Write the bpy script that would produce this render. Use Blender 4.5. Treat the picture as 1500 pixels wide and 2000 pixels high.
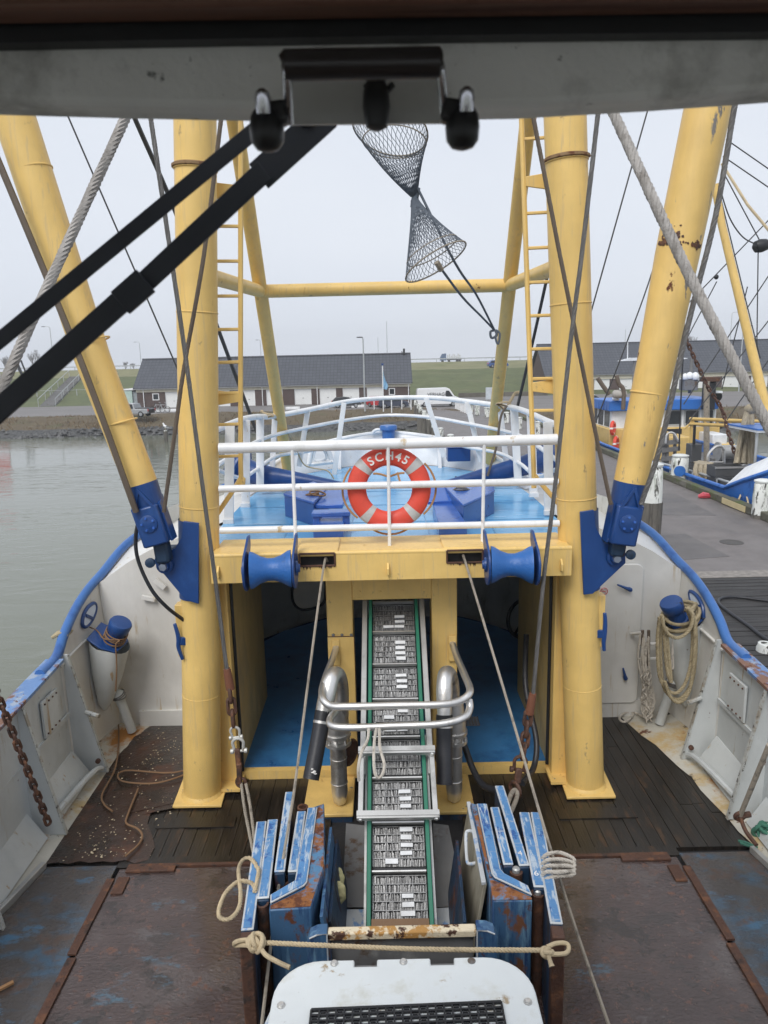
import bpy, math, random
from mathutils import Vector, Matrix, Quaternion
V = Vector
R = math.radians
rnd = random.Random(7)
S = bpy.context.scene
for o in list(bpy.data.objects):
    bpy.data.objects.remove(o)

# ------------------------------------------------------------------ camera
EYE = V((0, 0, 4.8))
PITCH, ROLL, FOC = math.atan(297 / 1450.0), R(1.3), 1450.0      # focal length in pixels of the 1500 x 2000 photograph
FWD = V((0, math.cos(PITCH), -math.sin(PITCH)))
_u0 = V((0, math.sin(PITCH), math.cos(PITCH)))
RIGHT = V((1, 0, 0)) * math.cos(ROLL) - _u0 * math.sin(ROLL)
UP = _u0 * math.cos(ROLL) + V((1, 0, 0)) * math.sin(ROLL)
cd = bpy.data.cameras.new('camera')
cam = bpy.data.objects.new('camera', cd)
S.collection.objects.link(cam)
cam.matrix_world = Matrix(((RIGHT.x, UP.x, -FWD.x, EYE.x), (RIGHT.y, UP.y, -FWD.y, EYE.y), (RIGHT.z, UP.z, -FWD.z, EYE.z), (0, 0, 0, 1)))
cd.sensor_fit = 'VERTICAL'
cd.sensor_height = 36.0
cd.lens = 36.0 * FOC / 2000.0
cd.clip_start, cd.clip_end = 0.02, 4000
cd.dof.use_dof = True
cd.dof.focus_distance = 9.0
cd.dof.aperture_fstop = 9.0
S.camera = cam

# ------------------------------------------------------------------ sky, sun, exposure
w = bpy.data.worlds.new('World')
S.world = w
w.use_nodes = True
nt = w.node_tree
nt.nodes.clear()
SUN_DIR = V((-0.30, -0.62, 0.80)).normalized()                   # towards the bright part of the overcast, behind the wheelhouse
sky = nt.nodes.new('ShaderNodeTexSky')
sky.sky_type = 'NISHITA'
sky.sun_disc = False
sky.sun_elevation = math.asin(SUN_DIR.z)
sky.sun_rotation = math.atan2(SUN_DIR.x, SUN_DIR.y)
sky.air_density, sky.dust_density, sky.ozone_density = 1.0, 4.0, 1.0
hsv = nt.nodes.new('ShaderNodeHueSaturation')
hsv.inputs['Saturation'].default_value = 0.35
nt.links.new(sky.outputs[0], hsv.inputs['Color'])
mixs = nt.nodes.new('ShaderNodeMix')
mixs.data_type = 'RGBA'
mixs.inputs[0].default_value = 0.9                               # closed cloud layer over the clear-sky model
nt.links.new(hsv.outputs[0], mixs.inputs[6])
tc = nt.nodes.new('ShaderNodeTexCoord')
mp = nt.nodes.new('ShaderNodeMapping')
mp.inputs['Scale'].default_value = (1.0, 1.0, 3.0)
nt.links.new(tc.outputs['Generated'], mp.inputs[0])
nz = nt.nodes.new('ShaderNodeTexNoise')
nz.inputs['Scale'].default_value = 1.6
nz.inputs['Detail'].default_value = 4
nt.links.new(mp.outputs[0], nz.inputs['Vector'])
rp = nt.nodes.new('ShaderNodeValToRGB')
rp.color_ramp.elements[0].position, rp.color_ramp.elements[1].position = 0.3, 0.72
rp.color_ramp.elements[0].color = (6.35, 6.85, 7.75, 1)
rp.color_ramp.elements[1].color = (7.05, 7.45, 8.15, 1)
nt.links.new(nz.outputs[0], rp.inputs[0])
nt.links.new(rp.outputs[0], mixs.inputs[7])
bg = nt.nodes.new('ShaderNodeBackground')
bg.inputs['Strength'].default_value = 0.08
nt.links.new(mixs.outputs[2], bg.inputs['Color'])
wo = nt.nodes.new('ShaderNodeOutputWorld')
nt.links.new(bg.outputs[0], wo.inputs[0])
sl = bpy.data.lights.new('sun', 'SUN')
sl.energy, sl.angle, sl.color = 1.5, R(28), (1.0, 0.965, 0.92)
so = bpy.data.objects.new('sun', sl)
S.collection.objects.link(so)
so.rotation_euler = (-SUN_DIR).to_track_quat('-Z', 'Y').to_euler()
so.location = (-6, -12, 16)
S.view_settings.view_transform = 'Standard'
S.view_settings.look = 'None'
S.view_settings.exposure, S.view_settings.gamma = 0.7, 1.0
S.view_settings.use_curve_mapping = False
S.render.engine = 'CYCLES'
S.cycles.use_denoising = True
S.cycles.max_bounces = 6
S.cycles.diffuse_bounces = 4
S.cycles.glossy_bounces = 3
S.cycles.transparent_max_bounces = 10
S.cycles.sample_clamp_indirect = 4

# ------------------------------------------------------------------ helpers
def ray(x, y):
    return FWD + RIGHT * ((x - 750) / FOC) - UP * ((y - 1000) / FOC)
def at(x, y, Y):                       # the point of the place that lies at distance Y ahead
    d = ray(x, y); return EYE + d * (Y / d.y)
def on(x, y, z):                       # ... at height z above the working deck
    d = ray(x, y); return EYE + d * ((z - EYE.z) / d.z)
def beam(x, y, X):                     # ... on the fore-and-aft plane X
    d = ray(x, y); return EYE + d * (X / d.x)
def lerp(a, b, t): return a + (b - a) * t
def smooth_path(pts, n=6, closed=False):
    pts = [V(p) for p in pts]
    out, m = [], len(pts)
    for i in range(m if closed else m - 1):
        p0 = pts[(i - 1) % m] if closed or i > 0 else pts[0] * 2 - pts[1]
        p1, p2 = pts[i], pts[(i + 1) % m]
        p3 = pts[(i + 2) % m] if closed or i + 2 < m else pts[-1] * 2 - pts[-2]
        for k in range(n):
            t = k / n
            out.append(0.5 * ((2 * p1) + (p2 - p0) * t + (2 * p0 - 5 * p1 + 4 * p2 - p3) * t * t + (3 * p1 - p0 - 3 * p2 + p3) * t ** 3))
    if not closed: out.append(pts[-1])
    return out
def frames(pts, closed=False):
    n = len(pts); T = []
    for i in range(n):
        a = pts[(i - 1) % n] if closed or i > 0 else pts[0]
        b = pts[(i + 1) % n] if closed or i < n - 1 else pts[-1]
        d = b - a
        T.append(d.normalized() if d.length > 1e-9 else V((0, 0, 1)))
    up = V((0, 0, 1)) if abs(T[0].z) < 0.9 else V((0, 1, 0))
    N = (up - T[0] * up.dot(T[0])).normalized(); out = []
    for t in T:
        N = N - t * N.dot(t)
        N = N.normalized() if N.length > 1e-6 else t.orthogonal().normalized()
        out.append((t, N, t.cross(N)))
    return out

class MB:
    """collects shapes and links them as ONE mesh object"""
    def __init__(s): s.v, s.f = [], []
    def add(s, vs, fs):
        o = len(s.v); s.v += [V(p) for p in vs]; s.f += [[i + o for i in f] for f in fs]; return s
    def box(s, c, size, rot=None):
        h = V(size) / 2; c = V(c)
        vs = [V((x * h.x, y * h.y, z * h.z)) for x in (-1, 1) for y in (-1, 1) for z in (-1, 1)]
        if rot is not None: vs = [rot @ p for p in vs]
        return s.add([p + c for p in vs], [(0, 1, 3, 2), (4, 6, 7, 5), (0, 4, 5, 1), (2, 3, 7, 6), (0, 2, 6, 4), (1, 5, 7, 3)])
    def bb(s, x0, x1, y0, y1, z0, z1):
        return s.box(((x0 + x1) / 2, (y0 + y1) / 2, (z0 + z1) / 2), (abs(x1 - x0), abs(y1 - y0), abs(z1 - z0)))
    def bar(s, a, b, wd, ht, up=(0, 0, 1)):
        a, b = V(a), V(b); t = (b - a).normalized(); up = V(up)
        x = t.cross(up)
        x = x.normalized() if x.length > 1e-5 else t.orthogonal().normalized()
        z = x.cross(t)
        rot = Matrix((x, t, z)).transposed()
        return s.box((a + b) / 2, (wd, (b - a).length, ht), rot)
    def prism(s, poly, ext):                       # closed polygon of points, pushed along ext
        n = len(poly); p = [V(q) for q in poly]; e = V(ext)
        s.add(p + [q + e for q in p], [list(range(n))[::-1], [i + n for i in range(n)]] + [(i, (i + 1) % n, (i + 1) % n + n, i + n) for i in range(n)])
        return s
    def quad(s, *p): return s.add(p, [list(range(len(p)))])
    def grid(s, rows):
        n = len(rows[0]); m = len(rows)
        return s.add([p for r_ in rows for p in r_], [(i * n + j, i * n + j + 1, (i + 1) * n + j + 1, (i + 1) * n + j) for i in range(m - 1) for j in range(n - 1)])
    def tube(s, pts, r, n=10, closed=False, caps=True):
        pts = [V(p) for p in pts]; fr = frames(pts, closed); m = len(pts)
        rr = r if isinstance(r, (list, tuple)) else [r] * m
        vs = []
        for p, (t, N, B), q in zip(pts, fr, rr):
            for k in range(n):
                a = 2 * math.pi * k / n
                vs.append(p + (N * math.cos(a) + B * math.sin(a)) * q)
        fs = []
        for i in range(m if closed else m - 1):
            j = (i + 1) % m
            for k in range(n):
                l = (k + 1) % n
                fs.append((i * n + k, i * n + l, j * n + l, j * n + k))
        if caps and not closed:
            fs += [list(range(n))[::-1], [(m - 1) * n + k for k in range(n)]]
        return s.add(vs, fs)
    def lathe(s, o, ax, prof, n=20):               # prof: (distance along the axis, radius)
        o, ax = V(o), V(ax).normalized()
        return s.tube_prof([o + ax * h for h, _ in prof], [q for _, q in prof], ax, n)
    def tube_prof(s, pts, rr, ax, n):
        N = ax.orthogonal().normalized(); B = ax.cross(N); vs, fs = [], []
        for p, q in zip(pts, rr):
            for k in range(n):
                a = 2 * math.pi * k / n
                vs.append(p + (N * math.cos(a) + B * math.sin(a)) * max(q, 1e-4))
        m = len(pts)
        for i in range(m - 1):
            for k in range(n):
                l = (k + 1) % n
                fs.append((i * n + k, i * n + l, (i + 1) * n + l, (i + 1) * n + k))
        fs += [list(range(n))[::-1], [(m - 1) * n + k for k in range(n)]]
        return s.add(vs, fs)
    def ball(s, c, rad, n=10, m=7):
        rad = V(rad) if not isinstance(rad, (int, float)) else V((rad,) * 3)
        c = V(c); vs, fs = [], []
        for i in range(m + 1):
            a = math.pi * i / m
            for k in range(n):
                b = 2 * math.pi * k / n
                vs.append(c + V((rad.x * math.sin(a) * math.cos(b), rad.y * math.sin(a) * math.sin(b), rad.z * math.cos(a))))
        for i in range(m):
            for k in range(n):
                l = (k + 1) % n
                fs.append((i * n + k, (i + 1) * n + k, (i + 1) * n + l, i * n + l))
        return s.add(vs, fs)
    def torus(s, c, ax, R_, r, n=32, m=10, a0=0.0, a1=2 * math.pi, ref=None):
        ax = V(ax).normalized(); N = V(ref) if ref is not None else ax.orthogonal()
        N = (N - ax * N.dot(ax)).normalized(); B = ax.cross(N)
        full = abs(a1 - a0 - 2 * math.pi) < 1e-4
        pts = [V(c) + (N * math.cos(a0 + (a1 - a0) * k / n) + B * math.sin(a0 + (a1 - a0) * k / n)) * R_ for k in range(n if full else n + 1)]
        return s.tube(pts, r, m, closed=full)
    def rope(s, pts, r, strands=3, pitch=None, n=5, per=7):      # laid rope: helical strands
        pts = [V(p) for p in pts]; pitch = pitch or r * 9
        L = [0]
        for a, b in zip(pts, pts[1:]): L.append(L[-1] + (b - a).length)
        tot = L[-1]; step = pitch / per; cnt = max(2, int(tot / step)); P, j = [], 0
        for i in range(cnt + 1):
            d = tot * i / cnt
            while j < len(L) - 2 and L[j + 1] < d: j += 1
            t = (d - L[j]) / max(L[j + 1] - L[j], 1e-9)
            P.append(pts[j].lerp(pts[j + 1], min(max(t, 0), 1)))
        fr = frames(P); sr = r * (0.56 if strands == 3 else 0.42); off = r - sr
        for q in range(strands):
            path = []
            for i, (p, (t, N, B)) in enumerate(zip(P, fr)):
                a = 2 * math.pi * (tot * i / cnt / pitch + q / strands)
                path.append(p + (N * math.cos(a) + B * math.sin(a)) * off)
            s.tube(path, sr, n)
        if strands > 3: s.tube(P, off * 0.9, 5)
        return s
    def mesh(s, name, mats, loc=V((0, 0, 0)), angle=38, flat=False):
        me = bpy.data.meshes.new(name)
        me.from_pydata([p - loc for p in s.v], [], s.f)
        for m in (mats if isinstance(mats, (list, tuple)) else [mats]): me.materials.append(m)
        if not flat:
            me.polygons.foreach_set('use_smooth', [True] * len(me.polygons))
            me.set_sharp_from_angle(angle=R(angle))
        me.update()
        return me
    def build(s, name, m, parent=None, loc=None, bevel=0, angle=38, flat=False):
        off = OFF[parent] if parent is not None else (V(loc) if loc is not None else V((0, 0, 0)))
        o = bpy.data.objects.new(name, s.mesh(name, m, off, angle, flat))
        S.collection.objects.link(o)
        if parent is not None: o.parent = parent
        else: o.location = off
        OFF[o] = off
        if bevel:
            b = o.modifiers.new('bevel', 'BEVEL')
            b.width, b.segments, b.limit_method, b.angle_limit = bevel, 2, 'ANGLE', R(40)
            b.harden_normals = False
        return o
OFF = {}
def tag(o, label=None, cat=None, group=None, kind=None):
    if label: o['label'] = label
    if cat: o['category'] = cat
    if group: o['group'] = group
    if kind: o['kind'] = kind
    return o
def thing(name, label, cat, loc, group=None):
    o = bpy.data.objects.new(name, None)
    o.empty_display_size = 0.1
    S.collection.objects.link(o)
    o.location = V(loc); OFF[o] = V(loc)
    return tag(o, label, cat, group)
def struct(mb, name, m, **k): return tag(mb.build(name, m, **k), kind='structure')
def single(mb, name, m, label, cat, loc, group=None, **k): return tag(mb.build(name, m, None, loc, **k), label, cat, group)
KIDS = {}
def copy_tree(o, parent=None):
    c = o.copy(); S.collection.objects.link(c)
    if parent is not None: c.parent = parent
    for ch in [q for q in ALLOBJ() if q.parent == o]: copy_tree(ch, c)
    return c
def ALLOBJ(): return list(S.collection.objects)
def copy_thing(o, loc, rotz=None, label=None, scale=None):
    c = copy_tree(o); c.location = V(loc)
    if rotz is not None: c.rotation_euler = (0, 0, rotz)
    if label: c['label'] = label
    if scale: c.scale = (scale,) * 3
    return c
def letters(txt, m, parent, name, origin, right, up, size, depth=0.002, arc=None, font_bold=False, one=False):
    """flat print: text turned into mesh; with arc = (centre, radius, mid angle) it follows a circle"""
    right, up = V(right).normalized(), V(up).normalized(); nrm = right.cross(up)
    def glyph(ch):
        c = bpy.data.curves.new('glyph', 'FONT'); c.body = ch; c.size = size; c.extrude = depth / 2; c.resolution_u = 3
        if font_bold: c.offset = size * 0.018
        t = bpy.data.objects.new('glyph', c)
        S.collection.objects.link(t)
        me = bpy.data.meshes.new_from_object(t.evaluated_get(bpy.context.evaluated_depsgraph_get()))
        vs = [v.co.copy() for v in me.vertices]; fs = [list(p.vertices) for p in me.polygons]
        S.collection.objects.unlink(t); bpy.data.objects.remove(t); bpy.data.meshes.remove(me)
        return vs, fs
    mb = MB()
    if arc is None:
        vs, fs = glyph(txt)
        if vs: mb.add([V(origin) + right * p.x + up * p.y + nrm * p.z for p in vs], fs)
    else:
        cen, rad, mid = arc; W = []
        G = [glyph(c) for c in txt]
        for vs, fs in G: W.append(max(p.x for p in vs) + size * 0.09)
        tot = sum(W); pos = -tot / 2
        for (vs, fs), wd in zip(G, W):
            a = mid - (pos + wd / 2) / rad
            rr, uu = right * math.sin(a) - up * math.cos(a), right * math.cos(a) + up * math.sin(a)
            base = V(cen) + uu * rad
            mb.add([base + rr * (p.x - wd / 2) + uu * p.y + nrm * p.z for p in vs], fs)
            pos += wd
    return mb.build(name, m, parent, angle=30)

# ------------------------------------------------------------------ materials
def mat(name, col, rough=0.5, metal=0.0, var=0.12, vs=2.5, spots=(), bump=0.0, bs=30.0, spec=0.5, bumps=(1, 1, 1), coat=0.0, vstretch=(1, 1, 1)):
    """painted / bare surface: base colour with broad variation, then spots = [(colour, scale, threshold, softness, stretch, roughness)] of wear on top"""
    m = bpy.data.materials.new(name); m.use_nodes = True
    N, L = m.node_tree.nodes, m.node_tree.links
    b = N['Principled BSDF']
    b.inputs['Metallic'].default_value = metal
    b.inputs['Specular IOR Level'].default_value = spec
    if coat: b.inputs['Coat Weight'].default_value = coat; b.inputs['Coat Roughness'].default_value = 0.15
    tcn = N.new('ShaderNodeTexCoord'); oi = N.new('ShaderNodeObjectInfo'); sc_ = N.new('ShaderNodeVectorMath'); sc_.operation = 'SCALE'; sc_.inputs[0].default_value = (17, 31, 23)
    ad_ = N.new('ShaderNodeVectorMath'); ad_.operation = 'ADD'
    L.new(oi.outputs['Random'], sc_.inputs['Scale']); L.new(tcn.outputs['Object'], ad_.inputs[0]); L.new(sc_.outputs[0], ad_.inputs[1])      # no two copies wear alike
    def noise(scale, stretch, detail=5, rg=0.6):
        mpn = N.new('ShaderNodeMapping'); mpn.inputs['Scale'].default_value = stretch
        L.new(ad_.outputs[0], mpn.inputs[0])
        n = N.new('ShaderNodeTexNoise')
        n.inputs['Scale'].default_value = scale; n.inputs['Detail'].default_value = detail; n.inputs['Roughness'].default_value = rg
        L.new(mpn.outputs[0], n.inputs['Vector'])
        return n.outputs['Fac']
    def ramp(f, a, c0, bb_, c1):
        r_ = N.new('ShaderNodeValToRGB')
        e = r_.color_ramp.elements
        e[0].position, e[1].position, e[0].color, e[1].color = a, bb_, c0, c1
        L.new(f, r_.inputs[0]); return r_.outputs[0]
    lo = tuple(c * (1 - var) for c in col) + (1,); hi = tuple(min(1, c * (1 + var)) for c in col) + (1,)
    cur = ramp(noise(vs, vstretch), 0.3, lo, 0.7, hi)
    rcur = None
    for sp in spots:
        c, sc, th, soft, st = sp[:5]; rg = sp[5] if len(sp) > 5 else 0.8
        f = ramp(noise(sc, st, 7, 0.68), th, (0, 0, 0, 1), min(th + soft, 1), (1, 1, 1, 1))
        mx = N.new('ShaderNodeMix'); mx.data_type = 'RGBA'
        L.new(f, mx.inputs[0]); L.new(cur, mx.inputs[6]); mx.inputs[7].default_value = tuple(c) + (1,)
        cur = mx.outputs[2]
        mr = N.new('ShaderNodeMix'); mr.data_type = 'FLOAT'
        L.new(f, mr.inputs[0])
        if rcur is None: mr.inputs[2].default_value = rough
        else: L.new(rcur, mr.inputs[2])
        mr.inputs[3].default_value = rg; rcur = mr.outputs[0]
    L.new(cur, b.inputs['Base Color'])
    if rcur is None: b.inputs['Roughness'].default_value = rough
    else: L.new(rcur, b.inputs['Roughness'])
    if bump:
        bn = N.new('ShaderNodeBump'); bn.inputs['Strength'].default_value = bump; bn.inputs['Distance'].default_value = 0.02
        L.new(noise(bs, bumps, 6), bn.inputs['Height']); L.new(bn.outputs[0], b.inputs['Normal'])
    return m
RUST = (0.11, 0.035, 0.014); RUSTL = (0.26, 0.10, 0.03); DIRT = (0.05, 0.042, 0.034)
yellow = mat('yellow_paint', (0.77, 0.53, 0.178), 0.42, spots=[((0.65, 0.435, 0.145), 1.2, 0.52, 0.3, (3, 3, 0.35), 0.5), ((0.66, 0.47, 0.20), 6, 0.54, 0.10, (5, 5, 0.25), 0.55), ((0.42, 0.30, 0.14), 8, 0.645, 0.05, (1, 1, 0.6)), ((0.40, 0.22, 0.07), 2.2, 0.655, 0.06, (2, 2, 0.3)), (RUST, 9, 0.69, 0.03, (1, 1, 0.6))], bump=0.30, bs=7, bumps=(1, 1, 0.5), var=0.08)
yellow_worn = mat('worn_yellow_paint', (0.75, 0.515, 0.175), 0.45, spots=[((0.61, 0.41, 0.145), 1.5, 0.5, 0.3, (3, 3, 0.35), 0.5), ((0.20, 0.19, 0.18), 7, 0.63, 0.04, (1, 1, 0.35)), (RUST, 5, 0.655, 0.03, (1, 1, 0.6)), ((0.42, 0.22, 0.07), 2.0, 0.63, 0.06, (2, 2, 0.3))], bump=0.30, bs=7, bumps=(1, 1, 0.5), var=0.1)
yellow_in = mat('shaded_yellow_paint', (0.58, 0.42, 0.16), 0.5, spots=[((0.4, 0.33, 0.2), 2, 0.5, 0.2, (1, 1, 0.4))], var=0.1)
royal = mat('royal_blue_paint', (0.012, 0.055, 0.205), 0.33, spots=[((0.025, 0.09, 0.28), 3, 0.55, 0.2, (1, 1, 0.5), 0.4), ((0.03, 0.03, 0.04), 9, 0.66, 0.04, (1, 1, 1)), ((0.35, 0.37, 0.4), 18, 0.70, 0.03, (1, 1, 1))], bump=0.1, bs=14)
deckblue = mat('wet_deck_blue', (0.155, 0.42, 0.70), 0.22, spots=[((0.09, 0.29, 0.55), 1.6, 0.55, 0.18, (0.6, 1.6, 1), 0.12), ((0.30, 0.50, 0.68), 2.4, 0.58, 0.15, (0.5, 2, 1), 0.35), ((0.10, 0.12, 0.14), 7, 0.73, 0.04, (0.3, 2, 1))], bump=0.08, bs=6, var=0.1)
chainblue = mat('violet_blue_paint', (0.040, 0.125, 0.45), 0.2, spots=[((0.07, 0.18, 0.52), 3, 0.5, 0.2, (1, 1, 1), 0.3), ((0.025, 0.08, 0.33), 5, 0.58, 0.1, (1, 1, 1), 0.1)], bump=0.1, bs=10)
capblue = mat('rail_blue_paint', (0.045, 0.145, 0.40), 0.33, spots=[((0.025, 0.09, 0.29), 2.5, 0.5, 0.15, (1, 1, 1), 0.3)], bump=0.06)
capblue_worn = mat('worn_rail_blue_paint', (0.11, 0.22, 0.45), 0.4, spots=[((0.30, 0.36, 0.45), 5, 0.5, 0.06, (1, 1, 1)), ((0.20, 0.11, 0.075), 2.2, 0.5, 0.05, (1, 0.6, 1)), (RUST, 7, 0.57, 0.04, (1, 1, 1))], bump=0.2)
white = mat('white_paint', (0.78, 0.79, 0.80), 0.35, spots=[((0.60, 0.60, 0.57), 2, 0.56, 0.2, (2, 2, 0.5)), ((0.52, 0.42, 0.28), 5, 0.655, 0.05, (1, 1, 0.5)), (RUSTL, 9, 0.685, 0.03, (1, 1, 0.5))], bump=0.10, bs=10)
hullwhite = mat('hull_inside_paint', (0.68, 0.675, 0.65), 0.45, spots=[((0.52, 0.43, 0.30), 1.7, 0.62, 0.05, (5, 5, 0.22)), ((0.54, 0.53, 0.505), 0.9, 0.5, 0.25, (1, 1, 0.4)), ((0.46, 0.38, 0.27), 3, 0.63, 0.08, (2, 2, 0.3)), (RUST, 9, 0.72, 0.03, (1, 1, 0.6))], bump=0.30, bs=1.6, var=0.06)
greypaint = mat('light_grey_paint', (0.53, 0.555, 0.555), 0.45, spots=[((0.40, 0.29, 0.17), 1.9, 0.635, 0.05, (5, 5, 0.22)), ((0.40, 0.42, 0.42), 1.3, 0.5, 0.25, (1, 1, 0.5)), ((0.36, 0.30, 0.2), 2.5, 0.62, 0.08, (2, 2, 0.4)), (RUST, 8, 0.675, 0.03, (1, 1, 0.6)), ((0.07, 0.06, 0.05), 12, 0.69, 0.03, (1, 1, 0.5))], bump=0.30, bs=2.0, var=0.07)
footpaint = mat('waterway_paint', (0.50, 0.48, 0.42), 0.5, spots=[((0.46, 0.34, 0.17), 1.6, 0.48, 0.12, (1, 1, 1)), ((0.40, 0.18, 0.045), 1.3, 0.56, 0.09, (1, 0.7, 1)), (DIRT, 3.5, 0.6, 0.05, (1, 1, 1)), (RUST, 5, 0.63, 0.05, (1, 1, 1))], bump=0.2, bs=15)
edgechip = mat('chipped_edge_paint', (0.46, 0.475, 0.46), 0.6, spots=[((0.30, 0.27, 0.22), 5, 0.5, 0.1, (1, 1, 1)), (DIRT, 22, 0.56, 0.08, (1, 1, 1)), (RUST, 7, 0.62, 0.06, (1, 1, 1))], bump=0.3)
wood = mat('wet_dark_wood', (0.013, 0.0105, 0.0085), 0.34, spots=[((0.028, 0.020, 0.014), 3, 0.5, 0.15, (9, 0.6, 1), 0.55), ((0.085, 0.043, 0.019), 2.2, 0.57, 0.14, (4, 0.8, 1), 0.5), ((0.012, 0.011, 0.01), 4, 0.58, 0.1, (6, 0.5, 1), 0.3)], bump=0.35, bs=5, bumps=(12, 0.7, 1), var=0.35, vs=1.3, coat=0.25)
dirt = mat('wet_brown_muck', (0.043, 0.021, 0.013), 0.35, spots=[((0.026, 0.017, 0.012), 1.6, 0.47, 0.1, (1, 1, 1), 0.22), ((0.095, 0.038, 0.019), 2.2, 0.55, 0.14, (1, 1, 1)), ((0.018, 0.013, 0.01), 6, 0.6, 0.08, (1, 1, 1), 0.3)], bump=0.6, bs=16, var=0.3, coat=0.4)
shell = mat('broken_shell', (0.50, 0.42, 0.29), 0.6, var=0.4, vs=20)
rustplate = mat('wet_rusty_plate', (0.066, 0.043, 0.039), 0.20, spots=[((0.125, 0.105, 0.10), 0.9, 0.50, 0.2, (1, 1, 1), 0.3), ((0.145, 0.060, 0.032), 11, 0.57, 0.10, (1, 1, 1), 0.5), ((0.12, 0.052, 0.030), 1.6, 0.55, 0.16, (1, 1, 1), 0.5), ((0.035, 0.025, 0.022), 2.6, 0.57, 0.06, (1, 1, 1), 0.2), ((0.03, 0.022, 0.02), 24, 0.62, 0.04, (1, 1, 1), 0.2), ((0.10, 0.082, 0.080), 0.75, 0.56, 0.03, (1, 1.6, 1), 0.04), ((0.05, 0.038, 0.035), 1.4, 0.60, 0.03, (1, 1.6, 1), 0.04), ((0.06, 0.15, 0.22), 1.5, 0.62, 0.1, (1, 2, 1), 0.4)], coat=0.7, bump=0.9, bs=26, bumps=(1, 1.6, 1), var=0.2)
blueplate = mat('worn_blue_deck_plate', (0.058, 0.050, 0.047), 0.24, spots=[((0.040, 0.085, 0.135), 1.3, 0.50, 0.14, (0.9, 1.7, 1), 0.3), ((0.045, 0.125, 0.215), 2.2, 0.57, 0.1, (0.9, 1.8, 1), 0.35), ((0.085, 0.05, 0.035), 3.5, 0.55, 0.1, (1, 1, 1))], coat=0.6, bump=0.5, bs=30)
ruststeel = mat('rusty_steel', (0.085, 0.040, 0.026), 0.6, spots=[((0.16, 0.07, 0.035), 8, 0.52, 0.1, (1, 1, 1)), ((0.03, 0.022, 0.02), 5, 0.55, 0.1, (1, 1, 1))], bump=0.5, bs=40)
rustwhite = mat('flaking_white_on_rust', (0.72, 0.62, 0.45), 0.5, spots=[((0.45, 0.24, 0.07), 9, 0.5, 0.06, (1, 1, 1)), ((0.07, 0.03, 0.018), 7, 0.54, 0.04, (1, 1, 1))], bump=0.4, bs=30)
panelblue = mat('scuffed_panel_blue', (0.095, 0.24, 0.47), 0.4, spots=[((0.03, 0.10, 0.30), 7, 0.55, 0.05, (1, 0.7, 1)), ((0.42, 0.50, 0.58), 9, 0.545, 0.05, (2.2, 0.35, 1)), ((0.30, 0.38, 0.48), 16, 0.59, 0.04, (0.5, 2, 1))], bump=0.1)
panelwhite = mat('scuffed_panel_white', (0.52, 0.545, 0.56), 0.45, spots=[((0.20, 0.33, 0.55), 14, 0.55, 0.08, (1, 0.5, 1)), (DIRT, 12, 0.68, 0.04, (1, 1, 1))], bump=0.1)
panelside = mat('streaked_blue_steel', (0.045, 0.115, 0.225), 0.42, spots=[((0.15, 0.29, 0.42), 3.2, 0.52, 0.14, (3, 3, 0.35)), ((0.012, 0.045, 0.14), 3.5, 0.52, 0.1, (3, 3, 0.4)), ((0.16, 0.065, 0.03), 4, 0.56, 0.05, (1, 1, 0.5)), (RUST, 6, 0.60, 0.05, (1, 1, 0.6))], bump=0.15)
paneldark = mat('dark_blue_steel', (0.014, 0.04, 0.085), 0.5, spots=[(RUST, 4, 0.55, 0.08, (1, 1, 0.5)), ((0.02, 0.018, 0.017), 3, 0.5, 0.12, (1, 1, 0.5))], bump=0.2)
steel = mat('brushed_stainless', (0.72, 0.71, 0.69), 0.38, metal=0.85, spots=[((0.34, 0.32, 0.29), 3, 0.55, 0.15, (1, 1, 1), 0.45), ((0.22, 0.15, 0.10), 8, 0.68, 0.06, (1, 1, 1), 0.6)], bump=0.04)
steelplate = mat('dull_steel_plate', (0.50, 0.50, 0.49), 0.42, metal=0.55, spots=[((0.33, 0.33, 0.32), 2, 0.5, 0.2, (1, 1, 1)), ((0.2, 0.12, 0.07), 7, 0.68, 0.05, (1, 1, 1))])
greyplate = mat('grey_dirty_plate', (0.17, 0.17, 0.17), 0.5, spots=[((0.10, 0.06, 0.035), 3, 0.57, 0.08, (1, 1, 1)), ((0.30, 0.30, 0.29), 2, 0.6, 0.1, (1, 1, 1))], bump=0.1)
green = mat('green_plastic_edge', (0.022, 0.17, 0.105), 0.4)
slatwire = mat('bright_wire', (0.33, 0.33, 0.33), 0.4, metal=0.5, var=0.5, vs=90)
slatback = mat('dark_belt_gap', (0.022, 0.022, 0.024), 0.6, var=0.3, vs=40)
slattile = mat('pale_plastic_tile', (0.72, 0.73, 0.74), 0.35, var=0.12, vs=9)
brown = mat('brown_board', (0.19, 0.105, 0.05), 0.6)
rubber = mat('black_rubber', (0.014, 0.015, 0.018), 0.45, bump=0.1, bs=30)
hose = mat('black_hose', (0.022, 0.023, 0.028), 0.42, bump=0.15, bs=12, bumps=(1, 1, 8))
plastic_black = mat('black_plastic', (0.012, 0.012, 0.014), 0.4)
chrome = mat('chrome', (0.55, 0.55, 0.58), 0.12, metal=1.0)
ropecream = mat('cream_rope', (0.52, 0.42, 0.27), 0.8, spots=[((0.32, 0.26, 0.17), 8, 0.52, 0.15, (1, 1, 1))], bump=0.4, bs=90)
ropegrey = mat('weathered_rope', (0.33, 0.29, 0.235), 0.85, spots=[((0.17, 0.15, 0.125), 10, 0.5, 0.15, (1, 1, 1))], bump=0.5, bs=120)
ropeold = mat('old_hawser', (0.42, 0.35, 0.22), 0.85, spots=[((0.26, 0.21, 0.13), 12, 0.5, 0.15, (1, 1, 1))], bump=0.6, bs=140)
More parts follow.
